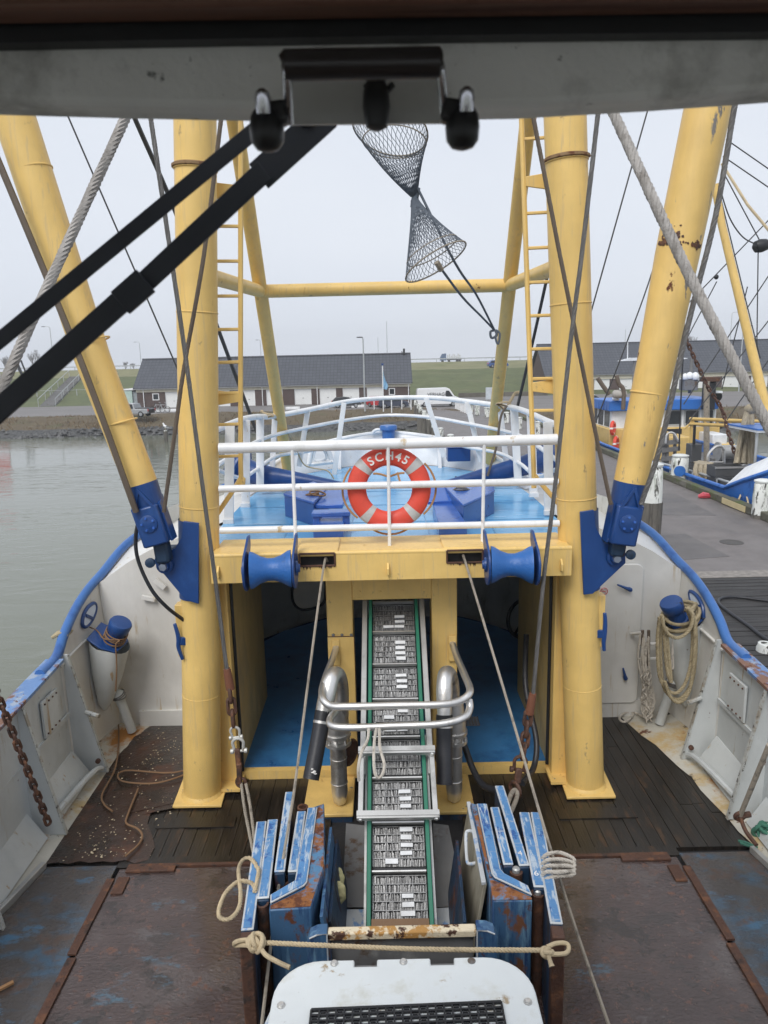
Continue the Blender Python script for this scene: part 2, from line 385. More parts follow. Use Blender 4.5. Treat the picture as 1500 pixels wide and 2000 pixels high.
ropebrown = mat('dirty_brown_line', (0.20, 0.115, 0.06), 0.8)
ropeorange = mat('orange_brown_grab_line', (0.40, 0.22, 0.10), 0.8)
ropegreen = mat('green_twine', (0.05, 0.17, 0.12), 0.8)
ropewhite = mat('pale_line', (0.52, 0.48, 0.42), 0.85, spots=[((0.3, 0.27, 0.23), 14, 0.52, 0.12, (1, 1, 1))], bump=0.4, bs=100)
wire = mat('steel_wire_rope', (0.17, 0.165, 0.16), 0.5, metal=0.5, bump=0.4, bs=130)
wiredark = mat('dark_rigging_wire', (0.06, 0.06, 0.062), 0.5, metal=0.3)
wiregrey = mat('grey_hawser', (0.36, 0.34, 0.32), 0.7, bump=0.4, bs=120, spots=[((0.22, 0.2, 0.18), 9, 0.5, 0.15, (1, 1, 1))])
wirebrown = mat('brown_wire_rope', (0.13, 0.10, 0.075), 0.6, bump=0.4, bs=120)
orange = mat('orange_red_ring', (0.70, 0.075, 0.045), 0.5, spots=[((0.58, 0.07, 0.045), 3, 0.5, 0.2, (1, 1, 1))])
tape = mat('reflective_tape', (0.48, 0.48, 0.47), 0.35, var=0.1, vs=20)
print_white = mat('white_print', (0.80, 0.78, 0.75), 0.5)
lidwhite = mat('white_plastic_lid', (0.70, 0.735, 0.74), 0.4, spots=[((0.56, 0.56, 0.50), 2.5, 0.52, 0.15, (1, 1, 1)), ((0.36, 0.28, 0.18), 7, 0.635, 0.06, (1, 1, 1)), ((0.10, 0.08, 0.06), 16, 0.685, 0.03, (1, 1, 1))], bump=0.15, bs=6, var=0.05)
floorblue = mat('passage_floor_blue', (0.045, 0.19, 0.42), 0.35, spots=[((0.02, 0.09, 0.25), 2, 0.5, 0.2, (1, 1, 1), 0.25), ((0.10, 0.08, 0.05), 5, 0.7, 0.05, (1, 1, 1))], bump=0.1, var=0.12)
insidewhite = mat('forecastle_inside_paint', (0.62, 0.61, 0.56), 0.5, spots=[((0.3, 0.27, 0.2), 2, 0.55, 0.15, (1, 1, 0.4))])
# ------------------------------------------------------------------ materials of the surroundings
def tilemat(name, col, sx, sz):
    m = mat(name, col, 0.55, var=0.1)
    N, L = m.node_tree.nodes, m.node_tree.links
    b = N['Principled BSDF']
    t = N.new('ShaderNodeTexCoord'); mp_ = N.new('ShaderNodeMapping')
    mp_.inputs['Rotation'].default_value = (math.pi / 2, 0, 0)
    L.new(t.outputs['Object'], mp_.inputs[0])
    br = N.new('ShaderNodeTexBrick'); br.offset = 0.0
    br.inputs['Scale'].default_value = 1.0
    br.inputs['Brick Width'].default_value = sx; br.inputs['Row Height'].default_value = sz
    br.inputs['Mortar Size'].default_value = 0.035; br.inputs['Mortar Smooth'].default_value = 0.6
    br.inputs['Color1'].default_value = tuple(col) + (1,); br.inputs['Color2'].default_value = tuple(c * 1.25 for c in col) + (1,)
    br.inputs['Mortar'].default_value = tuple(c * 0.45 for c in col) + (1,)
    L.new(mp_.outputs[0], br.inputs['Vector'])
    L.new(br.outputs['Color'], b.inputs['Base Color'])
    bm_ = N.new('ShaderNodeBump'); bm_.inputs['Strength'].default_value = 0.4; bm_.inputs['Distance'].default_value = 0.05
    L.new(br.outputs['Fac'], bm_.inputs['Height']); bm_.invert = True
    L.new(bm_.outputs[0], b.inputs['Normal'])
    return m
rooftile = tilemat('grey_roof_tile', (0.060, 0.066, 0.080), 0.42, 0.33)
brickfar = mat('dark_red_brick', (0.085, 0.058, 0.052), 0.8, spots=[((0.065, 0.047, 0.044), 6, 0.5, 0.2, (0.4, 1, 3))], var=0.15)
doorwhite = mat('white_garage_door', (0.74, 0.75, 0.74), 0.45, var=0.03)
creamtrim = mat('cream_trim', (0.62, 0.58, 0.46), 0.6)
glassdark = mat('dark_window_glass', (0.02, 0.024, 0.028), 0.08)
asphalt = mat('pier_asphalt', (0.155, 0.140, 0.135), 0.6, spots=[((0.20, 0.185, 0.18), 0.5, 0.5, 0.2, (1, 0.6, 1), 0.7), ((0.105, 0.096, 0.094), 0.35, 0.52, 0.15, (1, 0.4, 1), 0.35), ((0.22, 0.21, 0.2), 25, 0.66, 0.06, (1, 1, 1))], bump=0.5, bs=45, var=0.15)
roadmat = mat('quay_road_asphalt', (0.165, 0.155, 0.15), 0.7, spots=[((0.21, 0.20, 0.195), 0.15, 0.5, 0.2, (0.3, 2, 1)), ((0.11, 0.095, 0.085), 0.22, 0.56, 0.12, (0.3, 2, 1))], var=0.1, vs=0.3)
grassmat = mat('dike_grass', (0.100, 0.116, 0.050), 0.9, spots=[((0.078, 0.098, 0.038), 0.35, 0.5, 0.15, (1, 1.5, 1)), ((0.155, 0.15, 0.08), 0.13, 0.56, 0.14, (0.5, 2, 2)), ((0.065, 0.09, 0.025), 2.2, 0.55, 0.15, (1, 1, 1))], var=0.2, vs=0.6, bump=0.5, bs=6)
crestgrass = mat('dry_crest_grass', (0.185, 0.18, 0.09), 0.9, spots=[((0.12, 0.135, 0.05), 0.3, 0.5, 0.2, (1, 1, 1))], var=0.15, vs=0.5)
bankmat = mat('dry_bank_grass', (0.105, 0.082, 0.050), 0.95, spots=[((0.15, 0.115, 0.07), 0.7, 0.52, 0.2, (1, 2, 2)), ((0.075, 0.085, 0.035), 0.4, 0.56, 0.12, (1, 2, 2)), ((0.05, 0.038, 0.028), 1.5, 0.55, 0.15, (1, 1, 1))], bump=0.6, bs=8)
bladetan = mat('dry_reed', (0.165, 0.115, 0.062), 0.9, var=0.4, vs=0.5)
mud = mat('wet_stone_bank', (0.055, 0.055, 0.054), 0.6, spots=[((0.10, 0.10, 0.097), 2, 0.52, 0.1, (1, 1, 1)), ((0.03, 0.03, 0.03), 3, 0.5, 0.1, (1, 1, 1))], bump=0.9, bs=7)
stone = mat('bank_stone', (0.085, 0.085, 0.084), 0.7, var=0.5, vs=1.5)
field = mat('far_field', (0.10, 0.12, 0.06), 0.95)
timber = mat('grey_pile_timber', (0.135, 0.125, 0.108), 0.8, spots=[((0.06, 0.055, 0.05), 3, 0.5, 0.12, (3, 3, 0.3)), ((0.025, 0.023, 0.02), 1.3, 0.57, 0.1, (3, 3, 0.4))], bump=0.7, bs=6, bumps=(6, 6, 0.6))
piletop = mat('flaking_white_pile_paint', (0.72, 0.735, 0.70), 0.6, spots=[((0.36, 0.40, 0.33), 2, 0.53, 0.12, (2, 2, 0.4)), ((0.10, 0.10, 0.085), 2.6, 0.55, 0.06, (2, 2, 0.5)), ((0.05, 0.046, 0.04), 4.5, 0.555, 0.03, (2, 2, 0.6))], bump=0.6, bs=8)
kerbwood = mat('mossy_kerb_timber', (0.095, 0.092, 0.066), 0.85, spots=[((0.075, 0.10, 0.03), 1.2, 0.5, 0.12, (1, 1, 1)), ((0.17, 0.16, 0.135), 2.5, 0.57, 0.1, (1, 0.3, 1)), ((0.04, 0.035, 0.028), 4, 0.57, 0.1, (1, 1, 1))], bump=0.6, bs=12)
pierplank = mat('black_pier_plank', (0.030, 0.028, 0.027), 0.6, spots=[((0.055, 0.05, 0.048), 3, 0.52, 0.12, (0.4, 6, 1)), ((0.015, 0.014, 0.014), 2, 0.5, 0.15, (0.4, 6, 1))], bump=0.5, bs=8, bumps=(0.6, 9, 1), var=0.35, vs=1)
marker = mat('yellow_marker_paint', (0.55, 0.46, 0.26), 0.6, var=0.1)
carglass = mat('car_glass', (0.015, 0.017, 0.02), 0.06)
tyre = mat('tyre', (0.016, 0.016, 0.017), 0.8)
alloy = mat('wheel_rim', (0.42, 0.43, 0.44), 0.35, metal=0.6)
lampred = mat('tail_lamp', (0.45, 0.03, 0.03), 0.3)
lampclear = mat('head_lamp', (0.6, 0.62, 0.63), 0.15)
def paint(name, c): return mat(name, c, 0.25, spec=0.6, coat=0.4, var=0.04)
postmetal = mat('galvanised_post', (0.42, 0.44, 0.45), 0.5, metal=0.3)
bark = mat('hazy_bare_twigs', (0.13, 0.115, 0.105), 0.9)

# ------------------------------------------------------------------ water
WZ, LZ = -1.7, -0.2
def watermat():
    m = bpy.data.materials.new('silty_harbour_water'); m.use_nodes = True
    N, L = m.node_tree.nodes, m.node_tree.links; b = N['Principled BSDF']
    b.inputs['Base Color'].default_value = (0.150, 0.160, 0.122, 1); b.inputs['Roughness'].default_value = 0.07
    b.inputs['IOR'].default_value = 1.33
    t = N.new('ShaderNodeTexCoord')
    def nzt(sc, st, det):
        mp_ = N.new('ShaderNodeMapping'); mp_.inputs['Scale'].default_value = st; L.new(t.outputs['Object'], mp_.inputs[0])
        n = N.new('ShaderNodeTexNoise'); n.inputs['Scale'].default_value = sc; n.inputs['Detail'].default_value = det; n.inputs['Distortion'].default_value = 0.5
        L.new(mp_.outputs[0], n.inputs['Vector']); return n.outputs['Fac']
    a, c = nzt(1.1, (0.6, 1.3, 1), 4), nzt(0.05, (1, 2.5, 1), 2)
    r_ = N.new('ShaderNodeValToRGB'); r_.color_ramp.elements[0].position, r_.color_ramp.elements[1].position = 0.42, 0.62
    L.new(c, r_.inputs[0])
    mul = N.new('ShaderNodeMath'); mul.operation = 'MULTIPLY_ADD'; L.new(r_.outputs[0], mul.inputs[0]); mul.inputs[1].default_value = 0.28; mul.inputs[2].default_value = 0.12
    bp = N.new('ShaderNodeBump'); bp.inputs['Distance'].default_value = 0.12
    L.new(mul.outputs[0], bp.inputs['Strength']); L.new(a, bp.inputs['Height']); L.new(bp.outputs[0], b.inputs['Normal'])
    return m
mb = MB(); mb.quad((-600, -300, WZ), (600, -300, WZ), (600, 80, WZ), (-600, 80, WZ))
struct(mb, 'water', watermat())

# ------------------------------------------------------------------ bank, quay road, dike and the field beyond
xs = [-600, -300, -150, -100] + list(range(-80, 84, 2)) + [100, 150, 300, 600]
jit = {x: (rnd.uniform(-.5, .5), rnd.uniform(-.6, .6)) for x in xs}
def shift(x): return 0 if x < 4 else -8.5 * min(1, (x - 4) / 8)
def strip(prof, name, m, wob=1.0):
    rows = [[V((x, Y + shift(x) * k + jit[x][0] * wob * k, z + jit[x][1] * 0.15 * wob * k)) for x in xs] for Y, z, k in prof]
    return struct(MB().grid(rows), name, m)
strip([(68.5, -2.3, 1), (70.8, -1.62, 1), (72.3, -1.1, 1)], 'stone_bank', mud)
strip([(72.3, -1.1, 1), (74.2, -0.7, 1), (76.0, -0.22, 1), (78, LZ, 0.9)], 'grass_bank', bankmat, 1.0)
strip([(78, LZ, 0.9), (82, LZ, 0.3), (97.6, LZ, 0)], 'quay_road', roadmat)
def dikez(Y, z): return z
rows = [[V((x, Y, z + (jit[x][1] * 0.12 if 99 < Y < 122 else 0))) for x in xs] for Y, z in [(97.6, LZ), (99.5, 0.0), (105, 1.05), (111, 2.15), (116.5, 3.15)]]
struct(MB().grid(rows), 'dike', grassmat)
rows = [[V((x, Y, z)) for x in xs] for Y, z in [(116.5, 3.15), (120, 3.25), (124, 3.35), (130, 4.15), (141, 4.2), (152, 1.5)]]
struct(MB().grid(rows), 'dike_crest', crestgrass)
mb = MB(); mb.quad((-600, 150, 0.9), (600, 150, 0.9), (600, 640, 0.0), (-600, 640, 0.0)); struct(mb, 'field', field)
mb = MB().grid([[V((x, Y, z)) for x in (-500, -40, 0, 40, 80, 500)] for Y, z in [(285, 0), (294, 3.3), (306, 3.3), (316, 0)]])
struct(mb, 'far_road', field)
# stones and dry grass of the bank
mb = MB()
for i in range(900):
    x = rnd.uniform(-50, 45); k = rnd.random(); Y = 69.4 + 3.0 * k + shift(x); z = -1.85 + 0.75 * k; q = rnd.uniform(0.10, 0.36)
    vs = [V((x, Y, z)) + V((math.cos(a) * q * rnd.uniform(.7, 1.3), math.sin(a) * q * rnd.uniform(.7, 1.3), rnd.uniform(-.05, .03))) for a in (0.3, 1.6, 2.9, 4.1, 5.3)]
    top = V((x + rnd.uniform(-.1, .1), Y + rnd.uniform(-.1, .1), z + q * rnd.uniform(.5, .9)))
    mb.add(vs + [top], [(j, (j + 1) % 5, 5) for j in range(5)])
tag(mb.build('bank_stones', stone, flat=True), kind='stuff')
mb = MB()
for i in range(11000):
    x = rnd.uniform(-46, 44); k = rnd.random(); Y = 72.0 + 5.6 * k + shift(x) * (1 if k < .8 else .9); z = -1.15 + (0.95 * min(1, k / .8))
    if (math.sin(x * 1.3) + math.sin(x * 0.37 + 1) + math.sin(Y * 2.1 + x * .5)) < rnd.uniform(-1.6, 1.4): continue
    h = rnd.uniform(0.12, 0.42) * (1 if k < .75 else .7); ww = rnd.uniform(.02, .05); l = V((rnd.uniform(-.2, .2), rnd.uniform(-.2, .2), h)); a = rnd.uniform(0, 3.1)
    d = V((math.cos(a) * ww, math.sin(a) * ww, 0)); p = V((x, Y, z - .03))
    mb.add([p - d, p + d, p + l], [(0, 1, 2)])
tag(mb.build('bank_grass', bladetan, flat=True), kind='stuff')

# ------------------------------------------------------------------ pier
PX0, PX1 = 4.15, 11.7
mb = MB(); mb.bb(PX0, PX1, 16.3, 79.5, LZ - 0.45, LZ); struct(mb, 'pier', asphalt)
mb = MB(); mb.bb(PX0, PX1, 2, 16.29, LZ - 0.5, LZ - 0.09)
deckp = struct(mb, 'pier_deck', timber)
pm = {}
yv = 6.6
me = None
while yv < 16.1:
    b_ = MB(); b_.box((0, 0, 0), (PX1 - PX0 - .02, 0.205, 0.08))
    if me is None: me = b_.mesh('plank', [pierplank])
    o = bpy.data.objects.new('plank', me); S.collection.objects.link(o); o.parent = deckp; OFF[o] = V((0, 0, 0))
    o.location = ((PX0 + PX1) / 2 + rnd.uniform(-.01, .01), yv + .11, LZ - 0.043 + rnd.uniform(-.006, .006)); o.rotation_euler = (rnd.uniform(-.02, .02), 0, 0)
    yv += 0.222
mb = MB(); mb.bb(PX0, PX1, 16.12, 16.62, LZ + 0.002, LZ + 0.012)
struct(mb, 'pier_joint', mat('gritty_joint', (0.24, 0.22, 0.2), 0.8, bump=0.6, bs=30, var=0.3, vs=8))
for pts in ([(6.9, 17.6), (8.6, 17.9), (8.5, 20.4), (6.8, 20.1)], [(8.2, 23), (10.4, 22.7), (10.6, 26.5), (8.4, 27)], [(5.2, 33), (7.6, 33.2), (7.5, 39), (5.1, 38.5)]):
    mb = MB(); mb.prism([(x, y, LZ + .0005) for x, y in pts], (0, 0, .005)); struct(mb, 'asphalt_patch', mat('old_asphalt_patch', (.115, .107, .105), .55, spots=[((.16, .15, .145), 1.5, .5, .15, (1, 1, 1))], bump=.6, bs=50) if 'old_asphalt_patch' not in bpy.data.materials else bpy.data.materials['old_asphalt_patch'])
mb = MB(); mb.lathe((9.3, 19.3, LZ + .0005), (0, 0, 1), [(0, .3), (.008, .3), (.009, .24), (.006, .235), (.006, .01)], 24); single(mb, 'drain_cover', mat('iron_cover', (.07, .065, .06), .6, bump=.5, bs=40), 'round iron drain cover in the pier asphalt', 'drain cover', (9.3, 19.3, LZ))
# mossy kerb timbers along the far side of the pier
ker = thing('pier_kerb', 'low mossy timber kerb along the far edge of the pier', 'kerb', (11.55, 20, LZ))
y0 = 18.0; kb = None
while y0 < 70:
    ln = rnd.choice((3.2, 4.0, 4.6))
    b_ = MB(); b_.bb(11.40, 11.68, y0, y0 + ln - 0.05, LZ, LZ + 0.25 + rnd.uniform(-.015, .015)); b_.build('kerb_timber', kerbwood, ker, bevel=0.03)
    y0 += ln
b_ = MB(); b_.bb(11.37, 11.395, 22.9, 24.5, LZ + .03, LZ + .22); b_.build('yellow_marker', marker, ker)

def pile(x, y, ztop, zb, r, label, group, white=0.5, cap=True, lean=0.0):
    t = thing('mooring_pile', label, 'mooring pile', (x, y, zb), group)
    n = 12
    prof = [(0, r), ((ztop - zb) * .5, r * 1.02), (ztop - zb - white, r * .99)]
    m_ = MB(); m_.lathe((x, y, zb), (lean, 0, 1), prof, n)
    for i, p in enumerate(m_.v): m_.v[i] = p + V((rnd.uniform(-1, 1), rnd.uniform(-1, 1), 0)) * r * .06
    m_.build('shaft', timber, t)
    m_ = MB(); zt = ztop - zb
    m_.lathe((x, y, zb), (lean, 0, 1), [(zt - white, r * 1.0), (zt - white * .5, r * .98), (zt - .06, r * .93), (zt, r * .8)], n)
    for i, p in enumerate(m_.v): m_.v[i] = p + V((rnd.uniform(-1, 1), rnd.uniform(-1, 1), 0)) * r * .05
    m_.build('painted_top', piletop, t)
    if cap:
        m_ = MB(); m_.lathe((x, y, zb), (lean, 0, 1), [(zt + .001, r * .95), (zt + .05, r * .97), (zt + .09, r * .6), (zt + .1, .01)], n); m_.build('cap', mat('pale_pile_cap', (0.62, 0.64, 0.62), 0.6) if 'pale_pile_cap' not in bpy.data.materials else bpy.data.materials['pale_pile_cap'], t)
    return t
p = at(1275, 910, 19.2)
pile(p.x, 19.2, p.z, -2.4, 0.285, 'thick weathered pile with flaking white top standing behind the blue boom heel', None, 0.95)
p = at(1492, 1257, 11.9)
pile(p.x + .05, 11.9, p.z, -2.2, 0.17, 'short white topped post at the edge of the black plank pier', None, 0.45, False)
GP = 'white topped piles along the boat side of the pier'
lp = ['nearest white capped pile in the row beyond the bow rail', 'pile with rope wound on its top in the row beyond the bow rail']
for i, (px_, py_, Y) in enumerate([(880, 851, 41), (860, 838, 45), (848, 822, 52), (838, 808, 56), (829, 802, 60), (822, 795, 64), (818, 788, 69), (812, 782, 74), (806, 772, 79)]):
    q = at(px_, py_, Y)
    pile(q.x, Y, max(q.z, .35), -2.2, 0.2, lp[i] if i < 2 else ['third', 'fourth', 'fifth', 'sixth', 'seventh', 'eighth', 'last'][i - 2] + ' pile of the boat side row, counted from the bow towards the quay', GP, 0.45, i < 2)
GW = 'white posts on the far side of the pier'
for i, (px_, py_) in enumerate([(919, 806), (932, 811), (951, 815), (988, 826), (1013, 838), (1048, 848)]):
    q = on(px_, py_, LZ)
    m_ = MB(); m_.bb(q.x - .2, q.x + .2, q.y - .2, q.y + .2, LZ, LZ + .75); m_.bb(q.x - .23, q.x + .23, q.y - .23, q.y + .23, LZ + .75, LZ + .85)
    single(m_, 'pier_post', piletop, ['white post nearest the low white fence at the land end of the pier', 'second white post from the fence at the land end of the pier', 'white post beside the grey sign board on the pier', 'white post just right of the yellow brace foot', 'white post seen between the bow rail uprights, right of the brace', 'white post nearest the right yellow mast, beyond the bow rail'][i], 'post', q, GW, bevel=.03)
f = thing('low_fence', 'low white fence where the pier meets the quay, ahead of the van', 'fence', on(901, 800, LZ))
a_, b2 = on(891, 799, LZ), on(913, 808, LZ)
for i in range(7):
    q = a_.lerp(b2, i / 6); m_ = MB(); m_.bb(q.x - .12, q.x + .12, q.y - .12, q.y + .12, LZ, LZ + .85); m_.build('post', white, f)
m_ = MB(); m_.bar(a_ + V((0, 0, .8)), b2 + V((0, 0, .8)), .1, .14); m_.build('rail', white, f)
m_ = MB(); m_.box(on(956, 789, LZ) + V((0, 0, 1.15)), (.85, .06, 1.3)); so_ = thing('sign_board', 'pale grey sign board standing on the quay by the pier', 'sign', on(956, 789, LZ))
m_.build('board', mat('pale_sign', (0.50, 0.54, 0.58), 0.5), so_)
m_ = MB(); q = on(956, 789, LZ)
for dx in (-.3, .3): m_.bb(q.x + dx - .04, q.x + dx + .04, q.y + .04, q.y + .12, LZ, LZ + 1.7)
m_.build('legs_frame', postmetal, so_)
# hose on the black planks
pts = [on(x, y, LZ + .03) for x, y in [(1560, 1182), (1490, 1172), (1440, 1166), (1410, 1168), (1404, 1178), (1425, 1196), (1462, 1222), (1500, 1250), (1560, 1275)]]
mb = MB(); mb.tube(smooth_path(pts, 6), 0.03, 8); single(mb, 'hose', hose, 'black hose lying in a loop on the dark plank pier', 'hose', pts[3])
q = on(1376, 970, LZ + .06)
mb = MB(); mb.tube([q + V((-.2, .05, 0)), q + V((-.05, 0, .05)), q + V((.12, -.02, .03)), q + V((.2, -.05, -.02))], [.05, .12, .1, .03], 8); single(mb, 'red_float', paint('faded_red', (.5, .06, .08)), 'small red float lying at the kerb on the pier', 'float', q)

# ------------------------------------------------------------------ garages
def garages(name, label, Y, pxl, pxr, yref, doors, wins, zeave, zridge, depth, trimtop=.16):
    X0, X1 = at(pxl, yref, Y).x, at(pxr, yref, Y).x
    t = thing(name, label, 'garage building', ((X0 + X1) / 2, Y, LZ))
    dz = LZ + 1.86
    segs = sorted([(at(a, yref, Y).x, at(b, yref, Y).x, 'd') for a, b in doors] + [(at(a, yref, Y).x, at(b, yref, Y).x, 'w') for a, b in wins])
    PIERS = []; cur = X0
    for a, b, k in segs:
        if a - cur > .02: PIERS.append((cur, a, Y, Y + .25, LZ, dz))
        if k == 'w':
            PIERS += [(a, b, Y, Y + .25, LZ, dz - .95), (a, b, Y, Y + .25, dz - .15, dz)]
        cur = b
    PIERS.append((cur, X1, Y, Y + .25, LZ, dz))
    for q in PIERS: b_ = MB(); b_.bb(*q); b_.build('wall_pier', brickfar, t)
    for xx in (X0, X1 - .25): m_ = MB(); m_.prism([(xx, Y + .251, LZ), (xx, Y + depth * 2, LZ), (xx, Y + depth * 2, dz), (xx, Y + depth, zridge - .35), (xx, Y + .251, dz + .1)], (.25, 0, 0)); m_.build('end_wall', brickfar, t)
    m_ = MB(); m_.bb(X0 - .05, X1 + .05, Y - .06, Y + .2, dz + .001, zeave); m_.build('fascia', creamtrim, t)
    m_ = MB(); m_.tube([(X0 - .2, Y - .34, zeave + .03), (X1 + .2, Y - .34, zeave + .03)], .07, 8); m_.build('gutter', mat('zinc_gutter', (.3, .31, .32), .5) if 'zinc_gutter' not in bpy.data.materials else bpy.data.materials['zinc_gutter'], t)
    for a, b, k in segs:
        if k == 'd':
            m_ = MB(); m_.bb(a + .05, b - .05, Y + .1, Y + .15, LZ + .02, dz - .05); d_ = m_.build('garage_door', doorwhite, t)
            m_ = MB(); m_.bb(a, a + .05, Y + .05, Y + .2, LZ, dz); m_.bb(b - .05, b, Y + .05, Y + .2, LZ, dz); m_.bb(a + .05, b - .05, Y + .05, Y + .2, dz - .05, dz); m_.build('door_frame', white, d_)
            m_ = MB(); m_.bb((a + b) / 2 - .08, (a + b) / 2 + .08, Y + .07, Y + .1, LZ + .75, LZ + .8); m_.build('handle', rubber, d_)
        else:
            z0, z1 = dz - .95, dz - .15; m_ = MB()
            for q in ((a, a + .09, z0, z1), (b - .09, b, z0, z1), (a + .09, b - .09, z0, z0 + .09), (a + .09, b - .09, z1 - .09, z1)): m_.bb(q[0], q[1], Y - .02, Y + .12, q[2], q[3])
            wn = m_.build('window', white, t); m_ = MB(); m_.bb(a + .09, b - .09, Y + .05, Y + .07, z0 + .09, z1 - .09); m_.build('pane', glassdark, wn)
    m_ = MB(); e0, r0 = (Y - .4, zeave + .02), (Y + depth, zridge)
    for (ya, za), (yb, zb_) in ((e0, r0), ((Y + depth * 2 + .4, zeave + .02), r0)):
        m_.add([(X0 - .3, ya, za), (X1 + .3, ya, za), (X1 + .3, yb, zb_), (X0 - .3, yb, zb_), (X0 - .3, ya, za + .12), (X1 + .3, ya, za + .12), (X1 + .3, yb, zb_ + .12), (X0 - .3, yb, zb_ + .12)], [(0, 1, 2, 3), (4, 5, 6, 7), (0, 1, 5, 4), (0, 3, 7, 4), (1, 2, 6, 5)])
    rf = m_.build('roof', rooftile, t)
    m_ = MB(); m_.tube([(X0 - .3, Y + depth, zridge + .14), (X1 + .3, Y + depth, zridge + .14)], .11, 8); m_.build('ridge', rooftile, rf)
    return t, X0, X1
dl = [(324, 357), (372, 405), (418, 450), (475, 499), (521, 553), (576, 609), (625, 657), (670, 702), (717, 749)]
gar, gx0, gx1 = garages('garage_row', 'long brick garage row with grey tiled roof below the dike, left of the van', 89, 269, 801, 790, dl, [(299, 312), (760, 772)], 2.02, 5.38, 4.2)
for px_ in (281, 425, 513, 620, 798):
    q = at(px_, 775, 89); m_ = MB(); m_.tube([(q.x, 88.9, LZ), (q.x, 88.9, 1.9), (q.x, 88.7, 2.02)], .05, 6); m_.build('downpipe', white, gar)
q = at(789, 690, 93.2); m_ = MB(); m_.bb(q.x - .12, q.x + .12, 92.9, 93.2, 5.3, 6.1); m_.bb(q.x - .3, q.x - .2, 93, 93.1, 5.3, 5.8); m_.build('chimney', rubber, gar)
dr = [(1160, 1190), (1209, 1236), (1256, 1284), (1305, 1334), (1360, 1390), (1409, 1444), (1465, 1498), (1515, 1548)]
gar2, _a, _b = garages('garage_row', 'brick garage row with grey tiled roof and white doors behind the yellow and blue boat', 100.5, 1066, 1580, 765, dr, [(1120, 1134)], 2.2, 6.25, 5.2)
# white container beside the garages
q = on(255, 791, LZ); t = thing('storage_container', 'pale green and white storage container at the left end of the garage row', 'container', (q.x, 91, LZ))
q = at(254, 770, 91); m_ = MB(); m_.bb(q.x - .85, q.x + .25, 91, 95, LZ, LZ + 2.1); m_.build('body', mat('pale_green', (.45, .58, .52), .5), t, bevel=.05)
m_ = MB(); m_.bb(q.x + .26, q.x + 1.0, 91.2, 95, LZ, LZ + 1.9); m_.build('grey_side', mat('grey_tarp', (.3, .34, .36), .6), t)
m_ = MB(); m_.bb(q.x - .95, q.x + 1.05, 90.9, 95.1, LZ + 2.1, LZ + 2.22); m_.build('roof', white, t)

# ------------------------------------------------------------------ cars
def car(loc, head, prof, wd, glass, wheels, m, label, cat, name, wr=.32, extras=()):
    """side outline prof (x forward, z up), glazed stretches of it, wheel positions; head = heading"""
    t = thing(name, label, cat, loc); t.rotation_euler = (0, 0, head); t.scale = (.78,) * 3
    b_ = MB(); n = len(prof); zs = max(z for _, z in prof)
    ring = []
    for sgn in (-1, 1):
        ring.append([V((x, sgn * wd / 2 * (1 - .16 * max(0, (z - .8) / max(zs - .8, .1)) ** 1.3), z)) for x, z in prof])
    b_.add(ring[0] + ring[1], [list(range(n)), [i + n for i in range(n)][::-1]] + [(i, i + n, (i + 1) % n + n, (i + 1) % n) for i in range(n)])
    OFF[t] = V((0, 0, 0))
    b_.build('body', m, t, bevel=.05)
    for poly in glass:
        for sgn in (-1, 1):
            g = MB(); pts = [V((x, sgn * (wd / 2 * (1 - .16 * max(0, (z - .8) / max(zs - .8, .1)) ** 1.3) + .012), z)) for x, z in poly]
            g.prism(pts, (0, -sgn * .01, 0)); g.build('side_window', carglass, t)
    for x in wheels:
        for sgn in (-1, 1):
            g = MB(); g.lathe((x, sgn * (wd / 2 - .2), wr), (0, sgn, 0), [(0, wr * .9), (.03, wr), (.19, wr), (.215, wr * .9), (.215, wr * .66), (.19, wr * .62)], 16); wh = g.build('wheel', tyre, t)
            g = MB(); g.lathe((x, sgn * (wd / 2 - .02), wr), (0, sgn, 0), [(0, wr * .6), (.03, wr * .58), (.035, .02)], 12); g.build('rim', alloy, wh)
    for nm, mm, bx in extras:
        g = MB()
        for q in bx: g.bb(*q)
        g.build(nm, mm, t)
    return t
hatch = [(-2.0, .28), (-2.05, .75), (-1.95, 1.05), (-1.5, 1.45), (-.3, 1.5), (.35, 1.42), (1.1, .98), (1.85, .85), (2.05, .6), (2.0, .28)]
hg = [[(-1.75, 1.0), (-1.4, 1.38), (-.45, 1.42), (-.45, .98)], [(-.38, .98), (-.38, 1.42), (.28, 1.36), (.95, .97)]]
lights = [('headlight', lampclear, [(1.95, 2.06, -.75, -.45, .62, .76), (1.95, 2.06, .45, .75, .62, .76)]), ('tail_light', lampred, [(-2.07, -1.98, -.78, -.5, .72, 1.0), (-2.07, -1.98, .5, .78, .72, 1.0)]), ('windscreen', carglass, [(.55, .57, -.6, .6, .98, 1.3)])]
def put_car(px_, py_, head, *a, **k):
    q = on(px_, py_, LZ); return car(q, head, *a, **k)
put_car(677, 796, 0.05, hatch, 1.72, hg, (-1.25, 1.3), paint('black_car_paint', (.022, .024, .028)), 'black hatchback parked in front of the garage doors', 'car', 'parked_car', extras=lights)
put_car(742, 795, -.9, hatch, 1.7, hg, (-1.25, 1.3), paint('red_car_paint', (.42, .035, .04)), 'red car half hidden behind the dark blue car', 'car', 'parked_car', extras=lights)
put_car(768, 796.5, 0.08, hatch, 1.75, hg, (-1.25, 1.3), paint('navy_car_paint', (.025, .032, .06)), 'dark blue car parked beside the red car below the flag', 'car', 'parked_car', extras=lights)
put_car(1152, 793, 0.1, hatch, 1.72, hg, (-1.25, 1.3), paint('dark_grey_car_paint', (.03, .032, .036)), 'dark car partly hidden behind the right yellow mast', 'car', 'parked_car', extras=lights)
